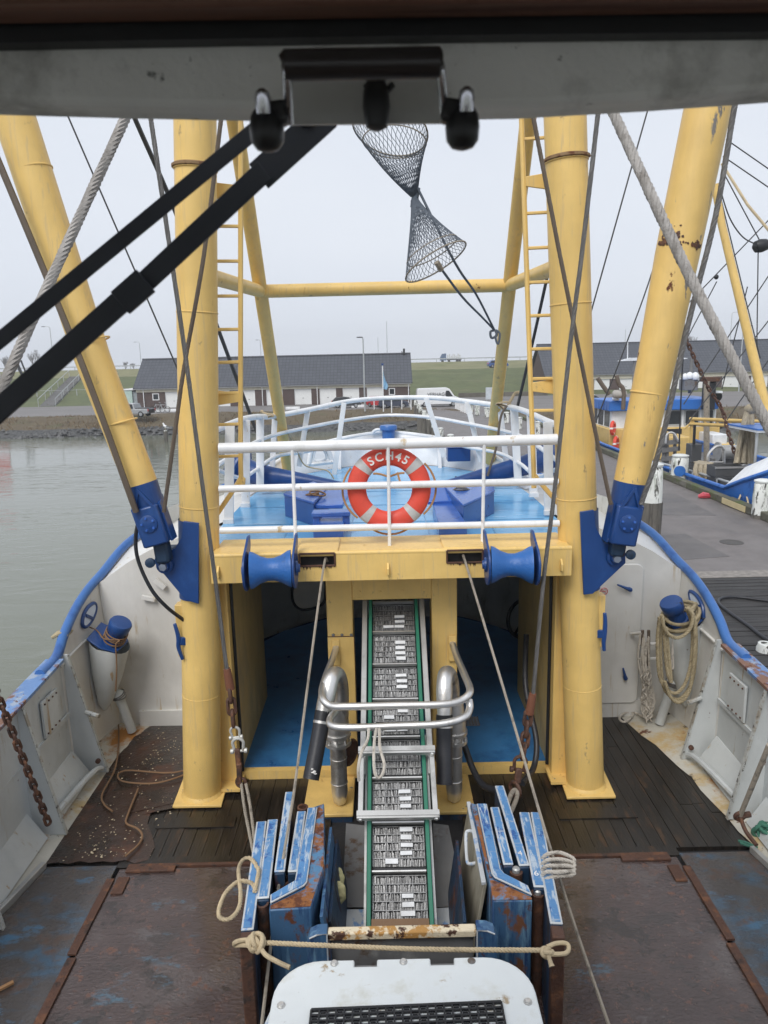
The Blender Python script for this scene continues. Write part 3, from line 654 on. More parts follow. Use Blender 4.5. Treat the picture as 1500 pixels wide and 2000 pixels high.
pick = [(-2.6, .45), (-2.65, .95), (-2.6, 1.05), (-.75, 1.05), (-.55, 1.7), (.55, 1.72), (1.2, 1.12), (2.4, 1.0), (2.6, .75), (2.55, .42)]
put_car(261, 814, math.pi - .25, pick, 1.85, [[(-.6, 1.08), (-.42, 1.6), (.05, 1.62), (.05, 1.08)], [(.12, 1.08), (.12, 1.62), (.5, 1.62), (1.0, 1.1)]], (-1.6, 1.6), paint('silver_grey_paint', (.28, .29, .30)), 'silver grey pickup truck parked by the water, left of the garages', 'pickup', 'pickup_truck', wr=.38,
        extras=[('bed_cover', rubber, [(-2.55, -.8, -.8, .8, 1.06, 1.14)]), ('tail_light', lampred, [(-2.68, -2.6, -.9, -.72, .75, 1.03), (-2.68, -2.6, .72, .9, .75, 1.03)]), ('tailgate', rubber, [(-2.67, -2.62, -.6, .6, .5, .98)])])
van = [(-2.9, .35), (-2.95, 1.0), (-2.85, 2.35), (-2.7, 2.5), (1.1, 2.55), (1.5, 2.4), (2.15, 1.45), (2.85, 1.15), (3.0, .8), (2.95, .35)]
vq = on(855, 794, LZ)
vt = car(vq, 0.06, van, 2.0, [[(1.0, 1.35), (1.0, 2.15), (1.42, 2.15), (1.95, 1.4)]], (-1.85, 2.0), paint('white_van_paint', (.72, .73, .74)), 'white delivery van with black lettering parked beyond the bow rail', 'van', 'delivery_van', wr=.36,
         extras=[('skirt', rubber, [(-2.8, 2.8, -.97, .97, .3, .42)]), ('headlight', lampclear, [(2.78, 2.98, -.9, -.6, .85, 1.05), (2.78, 2.98, .6, .9, .85, 1.05)])])
vv = mat('van_print', (.03, .035, .045), .5)
letters('VERHAGE', vv, vt, 'lettering', (-1.55, -1.005, 1.5), (1, 0, 0), (0, .03, 1), .62, .01)
m_ = MB(); m_.bb(-1.3, 1.0, -1.02, -1.01, 1.30, 1.36); m_.build('lettering_line', vv, vt)
for i, (px_, py_, Y, cc, lb) in enumerate([(972, 717, 119, (.03, .08, .25), 'small blue car on the grass slope of the dike'), (1062, 713, 121, (.7, .7, .7), 'white estate car on the grass slope of the dike, left of the right mast')]):
    q = at(px_, py_, Y); car((q.x, Y, 3.22), 0.1 if i == 0 else math.pi, hatch, 1.75, hg, (-1.25, 1.3), paint('dike_car_paint', cc), lb, 'car', 'parked_car', extras=lights)
# lorry on the far road
q = at(880, 705, 300); t = thing('lorry', 'blue cab lorry with a loaded open trailer on the road beyond the dike', 'lorry', (q.x, 300, 3.3)); x = q.x
m_ = MB(); m_.prism([(x - 4.2, 299, 4.0), (x - 4.2, 299, 5.2), (x - 3.4, 299, 6.6), (x - 1.8, 299, 6.8), (x - 1.8, 299, 4.0)], (0, 2.4, 0)); m_.build('cab', paint('lorry_blue', (.05, .1, .2)), t)
m_ = MB(); m_.bb(x - 1.5, x + 4.2, 298.9, 301.4, 4.1, 4.5); m_.build('trailer_bed', rubber, t)
for i in range(8):
    m_ = MB(); m_.bb(x - 1.2 + i * .68, x - .85 + i * .68, 299.2, 301, 4.52, 6.2 + .4 * math.sin(i * 2.3)); m_.build('load', paint('load_paint', (.6, .6, .58)) if i == 0 else bpy.data.materials['load_paint'], t)
for xx in (-3.2, -.6, 2.6, 3.6):
    m_ = MB(); m_.lathe((x + xx, 299, 3.75), (0, 1, 0), [(0, .45), (2.3, .45)], 12); m_.build('wheel', tyre, t)
# guard rail on the crest
gr = thing('guard_rail', 'low pale guard rail along the crest of the dike', 'guard rail', (0, 136, 4.2))
m_ = MB(); m_.bb(-80, 75, 136, 136.06, 4.68, 4.86); m_.build('rail', postmetal, gr)
for xx in range(-80, 76, 5):
    m_ = MB(); m_.bb(xx, xx + .1, 136.07, 136.17, 4.1, 4.8); m_.build('post', postmetal, gr)
# stone line at the foot of the dike
m_ = MB(); m_.bb(at(895, 770, 98).x, at(1068, 770, 98).x, 97.5, 97.9, LZ, LZ + .55); single(m_, 'low_wall', mat('mossy_low_wall', (.12, .11, .09), .9, var=.3, vs=1, bump=.5), 'low stone wall at the foot of the dike, behind the sign board', 'wall', (at(960, 770, 98).x, 97.7, LZ))
# stairs up the dike
st = thing('dike_stairs', 'dark steps with handrails climbing the grass dike at the left', 'stairs', on(95, 790, LZ))
a_, b2 = at(92, 788, 97.8), at(150, 728, 117)
n = 26
for i in range(n):
    q = a_.lerp(b2, (i + .5) / n); z = LZ + (3.3 - LZ) * (i + 1) / n
    m_ = MB(); m_.bb(q.x - .95, q.x + .95, 97.8 + 19 * i / n, 97.8 + 19 * (i + 1.05) / n, z - .35, z + .06); m_.build('step', greyplate, st)
for dx in (-1.15, 1.1):
    m_ = MB(); pa, pb = V((a_.x + dx, 97.8, LZ + 1.0)), V((b2.x + dx, 116.8, 4.25)); m_.tube([pa, pb], .05, 6)
    for i in range(6): q = pa.lerp(pb, i / 5); m_.tube([q, q - V((0, 0, 1.0))], .04, 6)
    m_.build('handrail', postmetal, st)
fz = thing('wire_fence', 'low post and wire fence across the grass dike at the left', 'fence', (at(100, 775, 104).x, 104, .8))
for px_ in range(20, 340, 26):
    q = at(px_, 770, 104); m_ = MB(); m_.bb(q.x - .04, q.x + .04, 104, 104.08, .7, 1.75); m_.build('post', postmetal, fz)
m_ = MB(); m_.tube([(at(0, 770, 104).x, 103.96, 1.68), (at(345, 770, 104).x, 103.96, 1.68)], .025, 6); m_.build('wire', postmetal, fz)
# lamps, masts
def lamp(px_, ytop, Y, zb, label, r=.07, arm=1.0, name='street_lamp', cat='street lamp'):
    q = at(px_, ytop, Y); t = thing(name, label, cat, (q.x, Y, zb))
    m_ = MB(); m_.tube([(q.x, Y, zb), (q.x, Y, q.z - .25)] + ([(q.x - .08 * arm, Y, q.z - .08), (q.x - .3 * arm, Y, q.z), (q.x - .7 * arm, Y, q.z + .03)] if arm else [(q.x, Y, q.z)]), [r, r * .7] + ([r * .6, r * .5, r * .5] if arm else [r * .4]), 8); m_.build('pole', postmetal, t)
    if arm:
        m_ = MB(); m_.box((q.x - .95 * arm, Y, q.z + .02), (.6, .22, .1)); m_.build('lantern', rubber, t, bevel=.03)
lamp(709, 659, 75, LZ, 'tall grey lamp post standing between the parked cars', .09, .35)
lamp(97, 638, 136, 4.2, 'slim street lamp on the dike left of the left boom', .09, 1.2)
lamp(272, 668, 200, .9, 'distant street lamp just left of the garage roof', .1, 1.2)
lamp(508, 664, 200, .9, 'distant street lamp above the garage roof near the left brace', .1, .9)
lamp(738, 659, 160, .9, 'faint lamp post above the garage roof', .06, 0)
lamp(755, 627, 110, 3.0, 'thin aerial mast rising behind the garage roof', .05, 0, 'aerial_mast', 'mast')
lamp(1452, 637, 96, LZ, 'white lamp post in front of the right garages', .09, -.9)
lamp(1430, 610, 150, 4.2, 'distant street lamp above the right garage roof', .08, -1.4)
lamp(1222, 643, 150, 4.2, 'faint lamp post left of the right boom', .06, 0)
# flag
q = on(749, 804, LZ); t = thing('flagpole', 'white pole with a limp pale blue flag beside the parked cars', 'flag', q)
zt = at(748, 714, q.y).z
m_ = MB(); m_.tube([q, (q.x, q.y, zt)], .055, 8); m_.build('pole', white, t)
m_ = MB(); m_.lathe((q.x, q.y, zt), (0, 0, 1), [(0, .1), (.2, .12), (.22, .02)], 10); m_.build('finial', royal, t)
rows = []
for i in range(9):
    k = i / 8; z = zt - .25 - 2.0 * k
    rows.append([V((q.x + .05 + .62 * u * (k ** .8) * (1 - .45 * max(0, k - .7) / .3), q.y + .07 * math.sin(u * 9 + k * 4), z - .7 * u * (1 - k) - .1 * u)) for u in (0, .2, .4, .6, .8, 1)])
m_ = MB().grid(rows); m_.add([p + V((0, .012, 0)) for r_ in rows for p in r_], [tuple(f_) for f_ in MB().grid(rows).f])
m_.build('flag', mat('pale_blue_flag', (.25, .47, .68), .8, var=.2, vs=1.2), t)
# white blocks, thin posts
GB = 'low white blocks along the quay road'
for i, (px_, py_) in enumerate([(316, 805), (346, 804), (572, 800), (628, 799), (700, 796), (794, 796), (1105, 776), (1150, 776)]):
    q = on(px_, py_, LZ); m_ = MB(); m_.bb(q.x - .75, q.x + .75, q.y - .15, q.y + .15, LZ, LZ + .3)
    single(m_, 'wheel_stop', white, ['low white block nearest the bicycles', 'low white block just left of the left mast', 'low white block left of the lamp post, third garage door', 'low white block in front of the fifth garage door', 'low white block under the black hatchback', 'low white block at the right corner of the garage row', 'low white block just left of the right mast', 'low white block beside the dark car behind the right mast'][i], 'block', q, GB, bevel=.04)
GT = 'thin white posts in front of the parked cars'
for i, (px_, py_) in enumerate([(731, 800), (765, 806), (785, 800), (803, 800)]):
    q = on(px_, py_, LZ); m_ = MB(); m_.tube([q, q + V((0, 0, 1.25))], .055, 8); single(m_, 'marker_post', white, ['thin white post in front of the red car', 'thin white post in front of the dark blue car, right of the flagpole', 'thin white post at the nose of the dark blue car', 'thin white post nearest the van'][i], 'post', q, GT)
# bicycles by the pickup: two wheels, frame, handlebar
for i, px_ in enumerate((308, 318)):
    q = on(px_, 806, LZ); t = thing('bicycle', ['bicycle with its handlebar up beside the pickup tailgate', 'second bicycle parked nearer the garage door'][i], 'bicycle', q)
    for dx in (-.5, .5): m_ = MB(); m_.torus(q + V((dx, .1 * i, .34)), (0.2, 1, 0), .32, .022, 16, 5); m_.build('wheel', tyre, t)
    m_ = MB(); A = lambda dx, z: q + V((dx, .1 * i, z))
    for a_, b2 in ((A(-.5, .34), A(-.15, .85)), (A(-.15, .85), A(.4, .8)), (A(.5, .34), A(.36, 1.05)), (A(-.5, .34), A(0, .3)), (A(0, .3), A(-.18, .95)), (A(0, .3), A(.4, .78)), (A(.36, 1.05), A(.2, 1.1))): m_.tube([a_, b2], .025, 6)
    m_.build('frame', postmetal, t); m_ = MB(); m_.ball(A(-.2, .98), (.14, .09, .05), 8, 5); m_.build('saddle', rubber, t)
# gull on a pile in the water
q = at(323, 838, 64); pile(q.x, 64, q.z - .12, -2.6, .17, 'thin dark pile in the water with a gull on it', None, .05, False)
t = thing('gull', 'white gull standing on the pile in the water', 'gull', (q.x, 64, q.z - .1))
m_ = MB(); m_.tube(smooth_path([q + V((.28, 0, .12)), q + V((.1, 0, .18)), q + V((-.06, 0, .28)), q + V((-.12, 0, .42)), q + V((-.15, 0, .5)), q + V((-.21, 0, .5))], 4), [.02, .05, .09, .11, .12, .12, .12, .11, .1, .09, .08, .075, .07, .07, .07, .065, .06, .045, .03, .02, .01][:21], 10); m_.build('body', white, t)
for s_ in (-1, 1): m_ = MB(); m_.ball(q + V((.1, s_ * .09, .22)), (.2, .025, .07), 8, 5); m_.build('wing', greyplate, t)
m_ = MB(); m_.lathe(q + V((-.21, 0, .5)), (-1, 0, -.2), [(0, .022), (.09, .004)], 6); m_.build('beak', marker, t)
m_ = MB(); m_.tube([q + V((-.02, .03, .2)), q + V((-.02, .03, -.1))], .012, 5); m_.tube([q + V((-.02, -.03, .2)), q + V((-.02, -.03, -.1))], .012, 5); m_.build('legs_pair', marker, t)
# red banner and barrier at the far left
q = at(-22, 712, 100); t = thing('banner', 'red banner with white letters at the left edge, on the dike', 'banner', (q.x, 100, .5))
m_ = MB(); m_.bb(q.x - 1.4, q.x + 1.25, 100, 100.04, at(-12, 735, 100).z, at(-12, 690, 100).z); m_.build('cloth', paint('banner_red', (.55, .03, .035)), t)
m_ = MB(); m_.tube([(q.x + 1.3, 100.02, 0), (q.x + 1.3, 100.02, at(-12, 686, 100).z)], .05, 6); m_.build('pole', postmetal, t)
q = at(43, 733, 118); t = thing('crossing_barrier', 'dark raised barrier arm on the dike at the far left', 'barrier', (q.x, 118, 3.2))
m_ = MB(); m_.bar((q.x + .2, 118, 3.2), (q.x - .8, 118, 6.4), .35, .3, (0, 1, 0)); m_.build('arm', rubber, t); m_ = MB(); m_.bar((q.x + .8, 118.2, 3.2), (q.x, 118.2, 6.0), .2, .2, (0, 1, 0)); m_.build('strut', rubber, t)
# bare trees on the horizon
def tree(px_, ybase, Y, h, label, seed, zb=0.5):
    rr = random.Random(seed); q = at(px_, ybase, Y)
    t = thing('bare_tree', label, 'tree', (q.x, Y, zb)); tr, cr = MB(), MB()
    def grow(p, d, L, r, lev):
        e = p + d * L; (tr if lev < 2 else cr).tube([p, e], [r, r * .7], 4, caps=False)
        if lev >= 6: return
        for k in range(3 if lev < 4 else 2):
            nd = (d + V((rr.uniform(-.6, .6), rr.uniform(-.6, .6), rr.uniform(.0, .6)))).normalized()
            grow(p.lerp(e, rr.uniform(.6, 1)), nd, L * rr.uniform(.6, .8), max(r * .62, .035), lev + 1)
    grow(V((q.x, Y, zb)), V((rr.uniform(-.1, .1), 0, 1)), h * .3, h * .03, 0)
    tr.build('trunk', bark, t, flat=True); cr.build('crown', bark, t, flat=True)
for i, (px_, Y, h) in enumerate([(12, 330, 11), (38, 340, 12), (66, 350, 13), (84, 360, 14), (112, 380, 9), (245, 420, 8), (262, 430, 8), (1352, 300, 13)]):
    tree(px_, 716, Y, h, ['bare tree at the left edge of the horizon', 'bare tree beside the raised barrier', 'rounded bare tree left of the slim lamp', 'largest bare tree, at the foot of the slim lamp', 'low bare tree right of the slim lamp', 'small distant tree left of the distant lamp', 'small distant tree right beside the distant lamp', 'bare tree top showing above the right garage roof'][i], i + 3)
# ------------------------------------------------------------------ our own boat: hull, bulwarks, decks, forecastle
CX = 0.06
boat = thing('fishing_boat', 'trawler under our feet: light blue foredeck, white bulwarks, blue rail, dark wooden deck', 'boat', (CX, 6, 0))
# rail line, port side, from aft to the stem: (Y, half width, height)
RAIL = [(-3.0, 3.55, 1.35), (2.0, 3.72, 1.38), (5.2, 3.78, 1.42), (6.6, 3.80, 1.46), (8.05, 3.84, 1.50), (8.35, 3.86, 1.66), (8.75, 3.87, 1.83), (9.1, 3.84, 1.97), (9.5, 3.77, 2.10), (10.1, 3.66, 2.31), (10.8, 3.47, 2.44), (11.5, 3.28, 2.53), (12.4, 2.88, 2.66), (13.3, 2.22, 2.86), (14.0, 1.35, 3.10), (14.35, 0.6, 3.27), (14.45, 0.0, 3.32)]
def railpt(s_, i, dx=0, dz=0): Y, h, z = RAIL[i]; return V((CX + s_ * (h + dx), Y, z + dz))
def hullx(Y):
    for (a, ha, za), (b, hb, zb) in zip(RAIL, RAIL[1:]):
        if a <= Y <= b: t = (Y - a) / (b - a); return lerp(ha, hb, t), lerp(za, zb, t)
    return RAIL[-1][1:] if Y > 14 else RAIL[0][1:]
def hb_at(Y, z):                      # half breadth of the hull at height z (flare towards the bow)
    h, zt = hullx(Y); k = max(0, min(1, (Y - 8.5) / 5.5)); f = max(0, zt - z)
    return max(0.02, h - 0.02 * f - 0.24 * k * f)
DENSE = [y * 0.25 for y in range(-12, 34)] + [8.35, 8.6] + [8.75 + .2 * i for i in range(24)] + [13.6, 13.8, 14.0, 14.15, 14.3, 14.4, 14.45]
DENSE = sorted(set(round(y, 3) for y in DENSE))
for s_ in (-1, 1):
    rows = []
    for f in (0, .1, .3, .5, .7, .85, 1.0):
        r_ = []
        for Y in DENSE:
            h, zt = hullx(Y); z = lerp(zt, -1.95, f); r_.append(V((CX + s_ * (hb_at(Y, z) + .035), Y, z)))
        rows.append(r_)
    MB().grid(rows).build('hull_side', royal, boat)
    for (y0, y1, mm) in ((-3, 8.06, greypaint), (8.06, 14.45, hullwhite)):
        ys = [Y for Y in DENSE if y0 < Y < y1]; ys = [y0] + ys + [y1]; rows = []
        for f in (0, .2, .4, .6, .8, 1.0):
            rows.append([V((CX + s_ * hb_at(Y, lerp(hullx(Y)[1], -.02, f)), Y, lerp(hullx(Y)[1], -.02, f))) for Y in ys])
        MB().grid(rows).build('bulwark', mm, boat)
    # cap: a worn flat strip aft, a round bar forward
    pts = [(Y, ) + hullx(Y) for Y in DENSE if Y <= 8.1]
    m_ = MB()
    for off0, off1, dz in ((-.08, .13, .0),):
        A = [V((CX + s_ * (h + off0), Y, z)) for Y, h, z in pts]; B = [V((CX + s_ * (h + off1), Y, z)) for Y, h, z in pts]
        U = V((0, 0, .035)); m_.grid([[a for a in A], [a + U for a in A], [b + U for b in B], [b for b in B]])
    m_.build('rail_cap', capblue_worn, boat)
    pts = smooth_path([V((CX + s_ * (h + .03), Y, z + .03)) for Y, h, z in [(7.6,) + hullx(7.6)] + RAIL[4:]], 4)
    MB().tube(pts, .058, 10).build('rail_bar', capblue, boat)
    # light ledge below the rail where the shell turns
    pts = [V((CX + s_ * (hb_at(Y, 1.42) - .012), Y, 1.42 + .02 * (Y - 8))) for Y in (8.06, 8.3, 8.7, 9.0, 9.25)]
    MB().tube(pts, .02, 6).build('ledge', hullwhite, boat)
# deck under everything, then planks
DECKZ = 0.0
m_ = MB(); m_.bb(CX - 3.5, CX + 3.5, 3.0, 9.4, -.12, -.045); dk = m_.build('deck', slatback, boat)
pk = {}
for i in range(52):
    x = CX - 3.57 + i * .14
    y0, y1 = 6.53, 9.3
    if abs(x - CX) < .72: continue
    if abs(x - CX) < 1.6: y1 = 7.98
    cuts = sorted([y0] + [rnd.uniform(7.0, 8.6)] + [y1]) if y1 > 9 else [y0, y1]
    for a, b in zip(cuts, cuts[1:]):
        if b - a < .25: continue
        key = (round(b - a, 2),)
        if key not in pk:
            q = MB(); q.box((0, 0, 0), (.1345, b - a - .006, .05)); pk[key] = q.mesh('plank', [wood])
        o = bpy.data.objects.new('plank', pk[key]); S.collection.objects.link(o); o.parent = dk
        o.location = V((x, (a + b) / 2, -.026 + rnd.uniform(-.004, .004))) - OFF[boat]
for s_ in (-1, 1):     # margin planks around the mast foot and along the hatch
    for (xa, xb, ya, yb) in ((1.0, 2.75, 6.40, 6.55), (1.72, 2.55, 7.02, 7.20)):
        q = MB(); q.bb(CX + s_ * xa, CX + s_ * xb, ya, yb, .001, .012); q.build('margin_plank', wood, boat)
    # waterway: painted strip between planks and bulwark
    ys = [3.0 + .25 * i for i in range(27)]
    tab = [(-9, 3.62), (6.3, 3.62), (7.1, 3.51), (7.74, 3.45), (8.4, 3.33), (9.2, 3.13), (11, 2.9)] if s_ > 0 else [(-9, 3.52), (6.3, 3.52), (7.04, 3.49), (8.26, 3.47), (9.0, 3.42), (9.28, 3.2), (11, 3)]
    def inn(Y):
        for (a, xa), (b, xb) in zip(tab, tab[1:]):
            if a <= Y <= b: return lerp(xa, xb, (Y - a) / (b - a)) + .015 * math.sin(Y * 9.1) + .01 * math.sin(Y * 23)
    rows = [[V((CX + s_ * (inn(Y) - .05), Y, .004)) for Y in ys], [V((CX + s_ * inn(Y), Y, .014)) for Y in ys], [V((CX + s_ * (hb_at(Y, 0.06)), Y, .06)) for Y in ys]]
    MB().grid(rows).build('waterway', footpaint, boat)
# left deck: wet muck with broken shell
rows = []
for j in range(15):
    Y = 6.48 + j * .2; r_ = []
    for i in range(10):
        f = i / 9; xo, xi = -3.47 + (.12 * max(0, Y - 8.8)), -1.95 - (.62 if Y < 7.35 else 0) + .12 * math.sin(Y * 5)
        if Y > 7.7: xi = -1.72
        r_.append(V((lerp(xo, xi, f) + CX, Y + .03 * math.sin(i * 3), .013 + (.012 + .01 * math.sin(i * 2.3 + j * 1.7)) * (math.sin(math.pi * f) ** .5 if 0 < f < 1 else 0))))
    rows.append(r_)
tag(MB().grid(rows).build('deck_muck', dirt), kind='stuff')
m_ = MB()
def crumb(m_, p, q):
    vs = [V(p) + V((math.cos(a) * q * rnd.uniform(.5, 1.3), math.sin(a) * q * rnd.uniform(.5, 1.3), rnd.uniform(0, .3) * q)) for a in (0.2, 1.7, 3.1, 4.6)]
    m_.add(vs + [V(p) + V((0, 0, q * .7))], [(0, 1, 4), (1, 2, 4), (2, 3, 4), (3, 0, 4)])
for i in range(330):
    Y = rnd.uniform(6.5, 9.2); x = CX + rnd.uniform(-3.35, -1.85 if Y > 7.6 else -2.45)
    if rnd.random() < .5: x = min(x, CX - 2.6 - .5 * rnd.random()); Y = rnd.choice((6.55 + abs(rnd.gauss(0, .25)), 8.4 + rnd.gauss(0, .4), Y))
    if not 6.49 < Y < 9.22: continue
    crumb(m_, (x, Y, .03), rnd.uniform(.003, .014))
tag(m_.build('shell_litter', shell, flat=True), kind='stuff')
for n_, pts in (('curling across the muck from the bulwark frame to the mast', [(452, 1440), (440, 1440), (360, 1505), (245, 1505), (237, 1525), (300, 1530), (355, 1515), (365, 1505)]), ('snaking down the muck towards the hatch', [(228, 1370), (232, 1440), (225, 1500), (200, 1550), (203, 1570), (220, 1585)]), ('with a curl lying on the dark planks near the hatch corner', [(270, 1540), (250, 1590), (247, 1608), (268, 1618), (278, 1632), (270, 1650), (245, 1672)])):
    P_ = smooth_path([on(x, y, .055) for x, y in pts[(1 if 'mast' in n_ else 0):]], 6)
    m_ = MB(); m_.tube(P_, .011, 6); single(m_, 'thin_line', ropebrown, 'thin brown line ' + n_, 'line', P_[0])
# steel hatch plates either side
for s_ in (-1, 1):
    x0, x1, x2, x3 = 1.02, 2.70, 2.74, 3.52
    hp = MB(); hp.bb(CX + s_ * x0, CX + s_ * x1, 2.2, 6.36, .0, .03); hp.build('hatch_plate', rustplate, boat, bevel=.008)
    hp = MB(); hp.prism([(CX + s_ * x2, 2.2, .0), (CX + s_ * 3.72, 2.2, .0), (CX + s_ * 3.66, 5.2, 0), (CX + s_ * 3.42, 6.42, .0), (CX + s_ * x2, 6.42, .0)], (0, 0, .026)); hp.build('deck_plate', blueplate, boat, bevel=.006)
    for k, (a, b) in enumerate(((2.2, 4.05), (4.09, 5.25), (5.29, 6.2))):
        hp = MB(); hp.bb(CX + s_ * (x1 - .012 - .02 * (k % 2)), CX + s_ * (x2 + .022 - .02 * (k % 2)), a, b, .027, .052); hp.build('hinge_strip', ruststeel, boat, bevel=.004)
    hp = MB(); hp.bb(CX + s_ * x0, CX + s_ * 2.62, 6.37, 6.41, .0, .045); hp.build('hatch_edge', ruststeel, boat)
    hp = MB(); hp.bb(CX + s_ * 2.15, CX + s_ * 2.62, 6.29, 6.362, .032, .055); hp.bb(CX + s_ * 2.55, CX + s_ * 2.66, 6.0, 6.22, .031, .05); hp.build('hinge_plate', ruststeel, boat, bevel=.004)
    m_ = MB(); m_.bar((CX + s_ * 3.45, 6.42, .05), (CX + s_ * 3.69, 5.2, .05), .05, .07); m_.build('edge_bar', steelplate, boat, bevel=.008)
    m_ = MB(); m_.bar((CX + s_ * 3.69, 5.19, .05), (CX + s_ * 3.74, 2.4, .05), .05, .07); m_.build('edge_bar', steelplate, boat, bevel=.008)
# bulwark stays (triangular frames), sloping plates, foot boxes
for s_ in (-1, 1):
    for j, Y in enumerate((8.12, 6.92, 5.6)):
        h, zt = hullx(Y); t_ = .02
        poly = [(CX + s_ * (h - .015), Y, zt - .005), (CX + s_ * (h - .07), Y, zt - .005), (CX + s_ * 3.46, Y, .03), (CX + s_ * (h - .02), Y, .03)]
        m_ = MB(); m_.prism(poly, (0, t_, 0)); st_ = m_.build('stay', greypaint, boat)
        m_ = MB(); m_.bar(V((CX + s_ * (h - .075), Y + .01, zt - .01)), V((CX + s_ * 3.445, Y + .01, .03)), .045, .014, (s_, 0, .3)); m_.build('stay_flange', edgechip, st_)
    # sloping reinforcement plate between the stays, and a freeing port box low down
    for Y0, Y1 in ((6.98, 8.08), (5.66, 6.88)):
        m_ = MB(); m_.prism([(CX + s_ * 3.60, Y0 + .02, .05), (CX + s_ * 3.60, Y1 - .04, .05), (CX + s_ * 3.80, Y1 - .04, .36), (CX + s_ * 3.80, Y0 + .02, .36)], (s_ * .03, 0, 0)); m_.build('freeing_plate', greypaint, boat)
        m_ = MB(); m_.bar((CX + s_ * 3.80, Y0 + .02, .82), (CX + s_ * 3.80, Y1 - .03, .82), .03, .05); m_.build('stringer', greypaint, boat)
    # bolted plate near the rail
    m_ = MB(); m_.bb(CX + s_ * 3.77, CX + s_ * 3.80, 6.98 + .42, 7.78, .86, 1.28); bp = m_.build('bolted_plate', greypaint, boat, bevel=.006)
    for a in range(4):
        for z in (.90, 1.24): q = MB(); q.lathe((CX + s_ * 3.77, 7.45 + a * .095, z), (-s_, 0, 0), [(0, .011), (.012, .011), (.013, .001)], 6); q.build('bolt', ruststeel, bp)
    # small horizontal peg on the stay
    m_ = MB(); m_.tube([(CX + s_ * 3.62, 8.1, .82), (CX + s_ * 3.44, 8.03, .80)], .026, 8); m_.build('peg', edgechip, boat)
    q = MB(); q.lathe((CX + s_ * 3.53, 8.09, .2), (0, -1, 0), [(0, .03), (.03, .03), (.031, .001)], 8); q.build('drain_boss', ruststeel, boat)
    m_ = MB(); m_.tube(smooth_path([(CX + s_ * 3.62, 7.0, .16), (CX + s_ * 3.56, 7.6, .17), (CX + s_ * 3.52, 7.95, .15), (CX + s_ * 3.50, 8.08, .10)], 4), .035, 8); m_.build('foot_pipe', greypaint, boat)
# forecastle: aft bulkhead, side decks, deck, bow bulwark
FZ = 2.85
for s_ in (-1, 1):
    YB = 9.3; cols = []
    xs_ = [1.80, 1.95, 2.3, 2.7, 3.1, 3.4, 3.62, 3.80]
    top = [2.80, 2.80, 2.74, 2.62, 2.46, 2.3, 2.15, 2.035]
    rows = [[V((CX + s_ * min(x * 1.05, hb_at(YB, z0)), YB, z0)) for x in xs_] for z0 in (0.0, .7, 1.4)] + [[V((CX + s_ * x, YB, t)) for x, t in zip(xs_, top)]]
    MB().grid(rows).build('bulkhead', hullwhite, boat)
    m_ = MB(); m_.bb(CX + s_ * 1.9, CX + s_ * 3.42, YB - .035, YB - .001, .0, .24); m_.build('bulkhead_skirt', hullwhite, boat)
    # turn of the shell between bulkhead and bulwark
    # whaleback side deck
    ys = [9.3 + .2 * i for i in range(22)]
    def inner(Y): return max(.15, 2.06 if Y < 10.4 else 2.06 - .06 * (Y - 10.4) ** 1.8)
    rows = [[V((CX + s_ * inner(Y), Y, FZ - .01)) for Y in ys], [V((CX + s_ * lerp(inner(Y), hullx(Y)[0], .5), Y, lerp(FZ - .02, hullx(Y)[1], .45))) for Y in ys], [V((CX + s_ * (hullx(Y)[0] - .01), Y, hullx(Y)[1] - .02)) for Y in ys]]
    MB().grid(rows).build('side_deck', hullwhite, boat)
def outline():
    L_ = [(2.02, 7.72), (2.06, 9.0), (2.06, 10.4), (2.02, 11.2), (1.90, 12.0), (1.62, 12.8), (1.12, 13.5), (.5, 13.95), (0, 14.05)]
    return L_
ol = outline()
poly = [(CX - x, y, FZ - .08) for x, y in ol] + [(CX + x, y, FZ - .08) for x, y in ol[-2::-1]]
m_ = MB(); m_.prism(poly, (0, 0, .08)); m_.build('foredeck', deckblue, boat)
m_ = MB()
for x in (-1.2, -.45, .45, 1.2): m_.bb(CX + x - .006, CX + x + .006, 8.1, 11.6, FZ, FZ + .004)
for y in (8.9, 10.0, 11.1): m_.bb(CX - 1.9, CX + 1.9, y - .006, y + .006, FZ + .001, FZ + .005)
m_.build('weld_seam', mat('deck_seam', (.10, .28, .5), .3), boat)
# inner bow bulwark: white plate rising to the stem
bowpts = [(2.07, 11.0, .03), (2.0, 11.6, .10), (1.86, 12.2, .20), (1.6, 12.85, .33), (1.12, 13.52, .45), (.55, 13.95, .53), (0, 14.08, .57)]
full = [(-x, y, h) for x, y, h in bowpts] + [(x, y, h) for x, y, h in bowpts[-2::-1]]
lo = smooth_path([V((CX + x, y, FZ)) for x, y, h in full], 5); hi = smooth_path([V((CX + x * 1.07, y + .22 * h + .05, FZ + h)) for x, y, h in full], 5)
m_ = MB(); m_.grid([lo, hi, [p + V((0, .03, 0)) for p in hi], [p + V((0, .05, 0)) for p in lo]]); m_.build('bow_bulwark', white, boat)
MB().tube([p + V((0, .02, .015)) for p in hi], .035, 8).build('bow_rail_pipe', white, boat)
for x, y, h in ((-.86, 13.72, .5), (.98, 13.62, .47)):
    m_ = MB(); m_.prism([(CX + x - .03, y - .02, FZ), (CX + x - .03, y - .22, FZ), (CX + x - .03, y + .08, FZ + h)], (.06, 0, 0)); m_.build('bracket', white, boat)
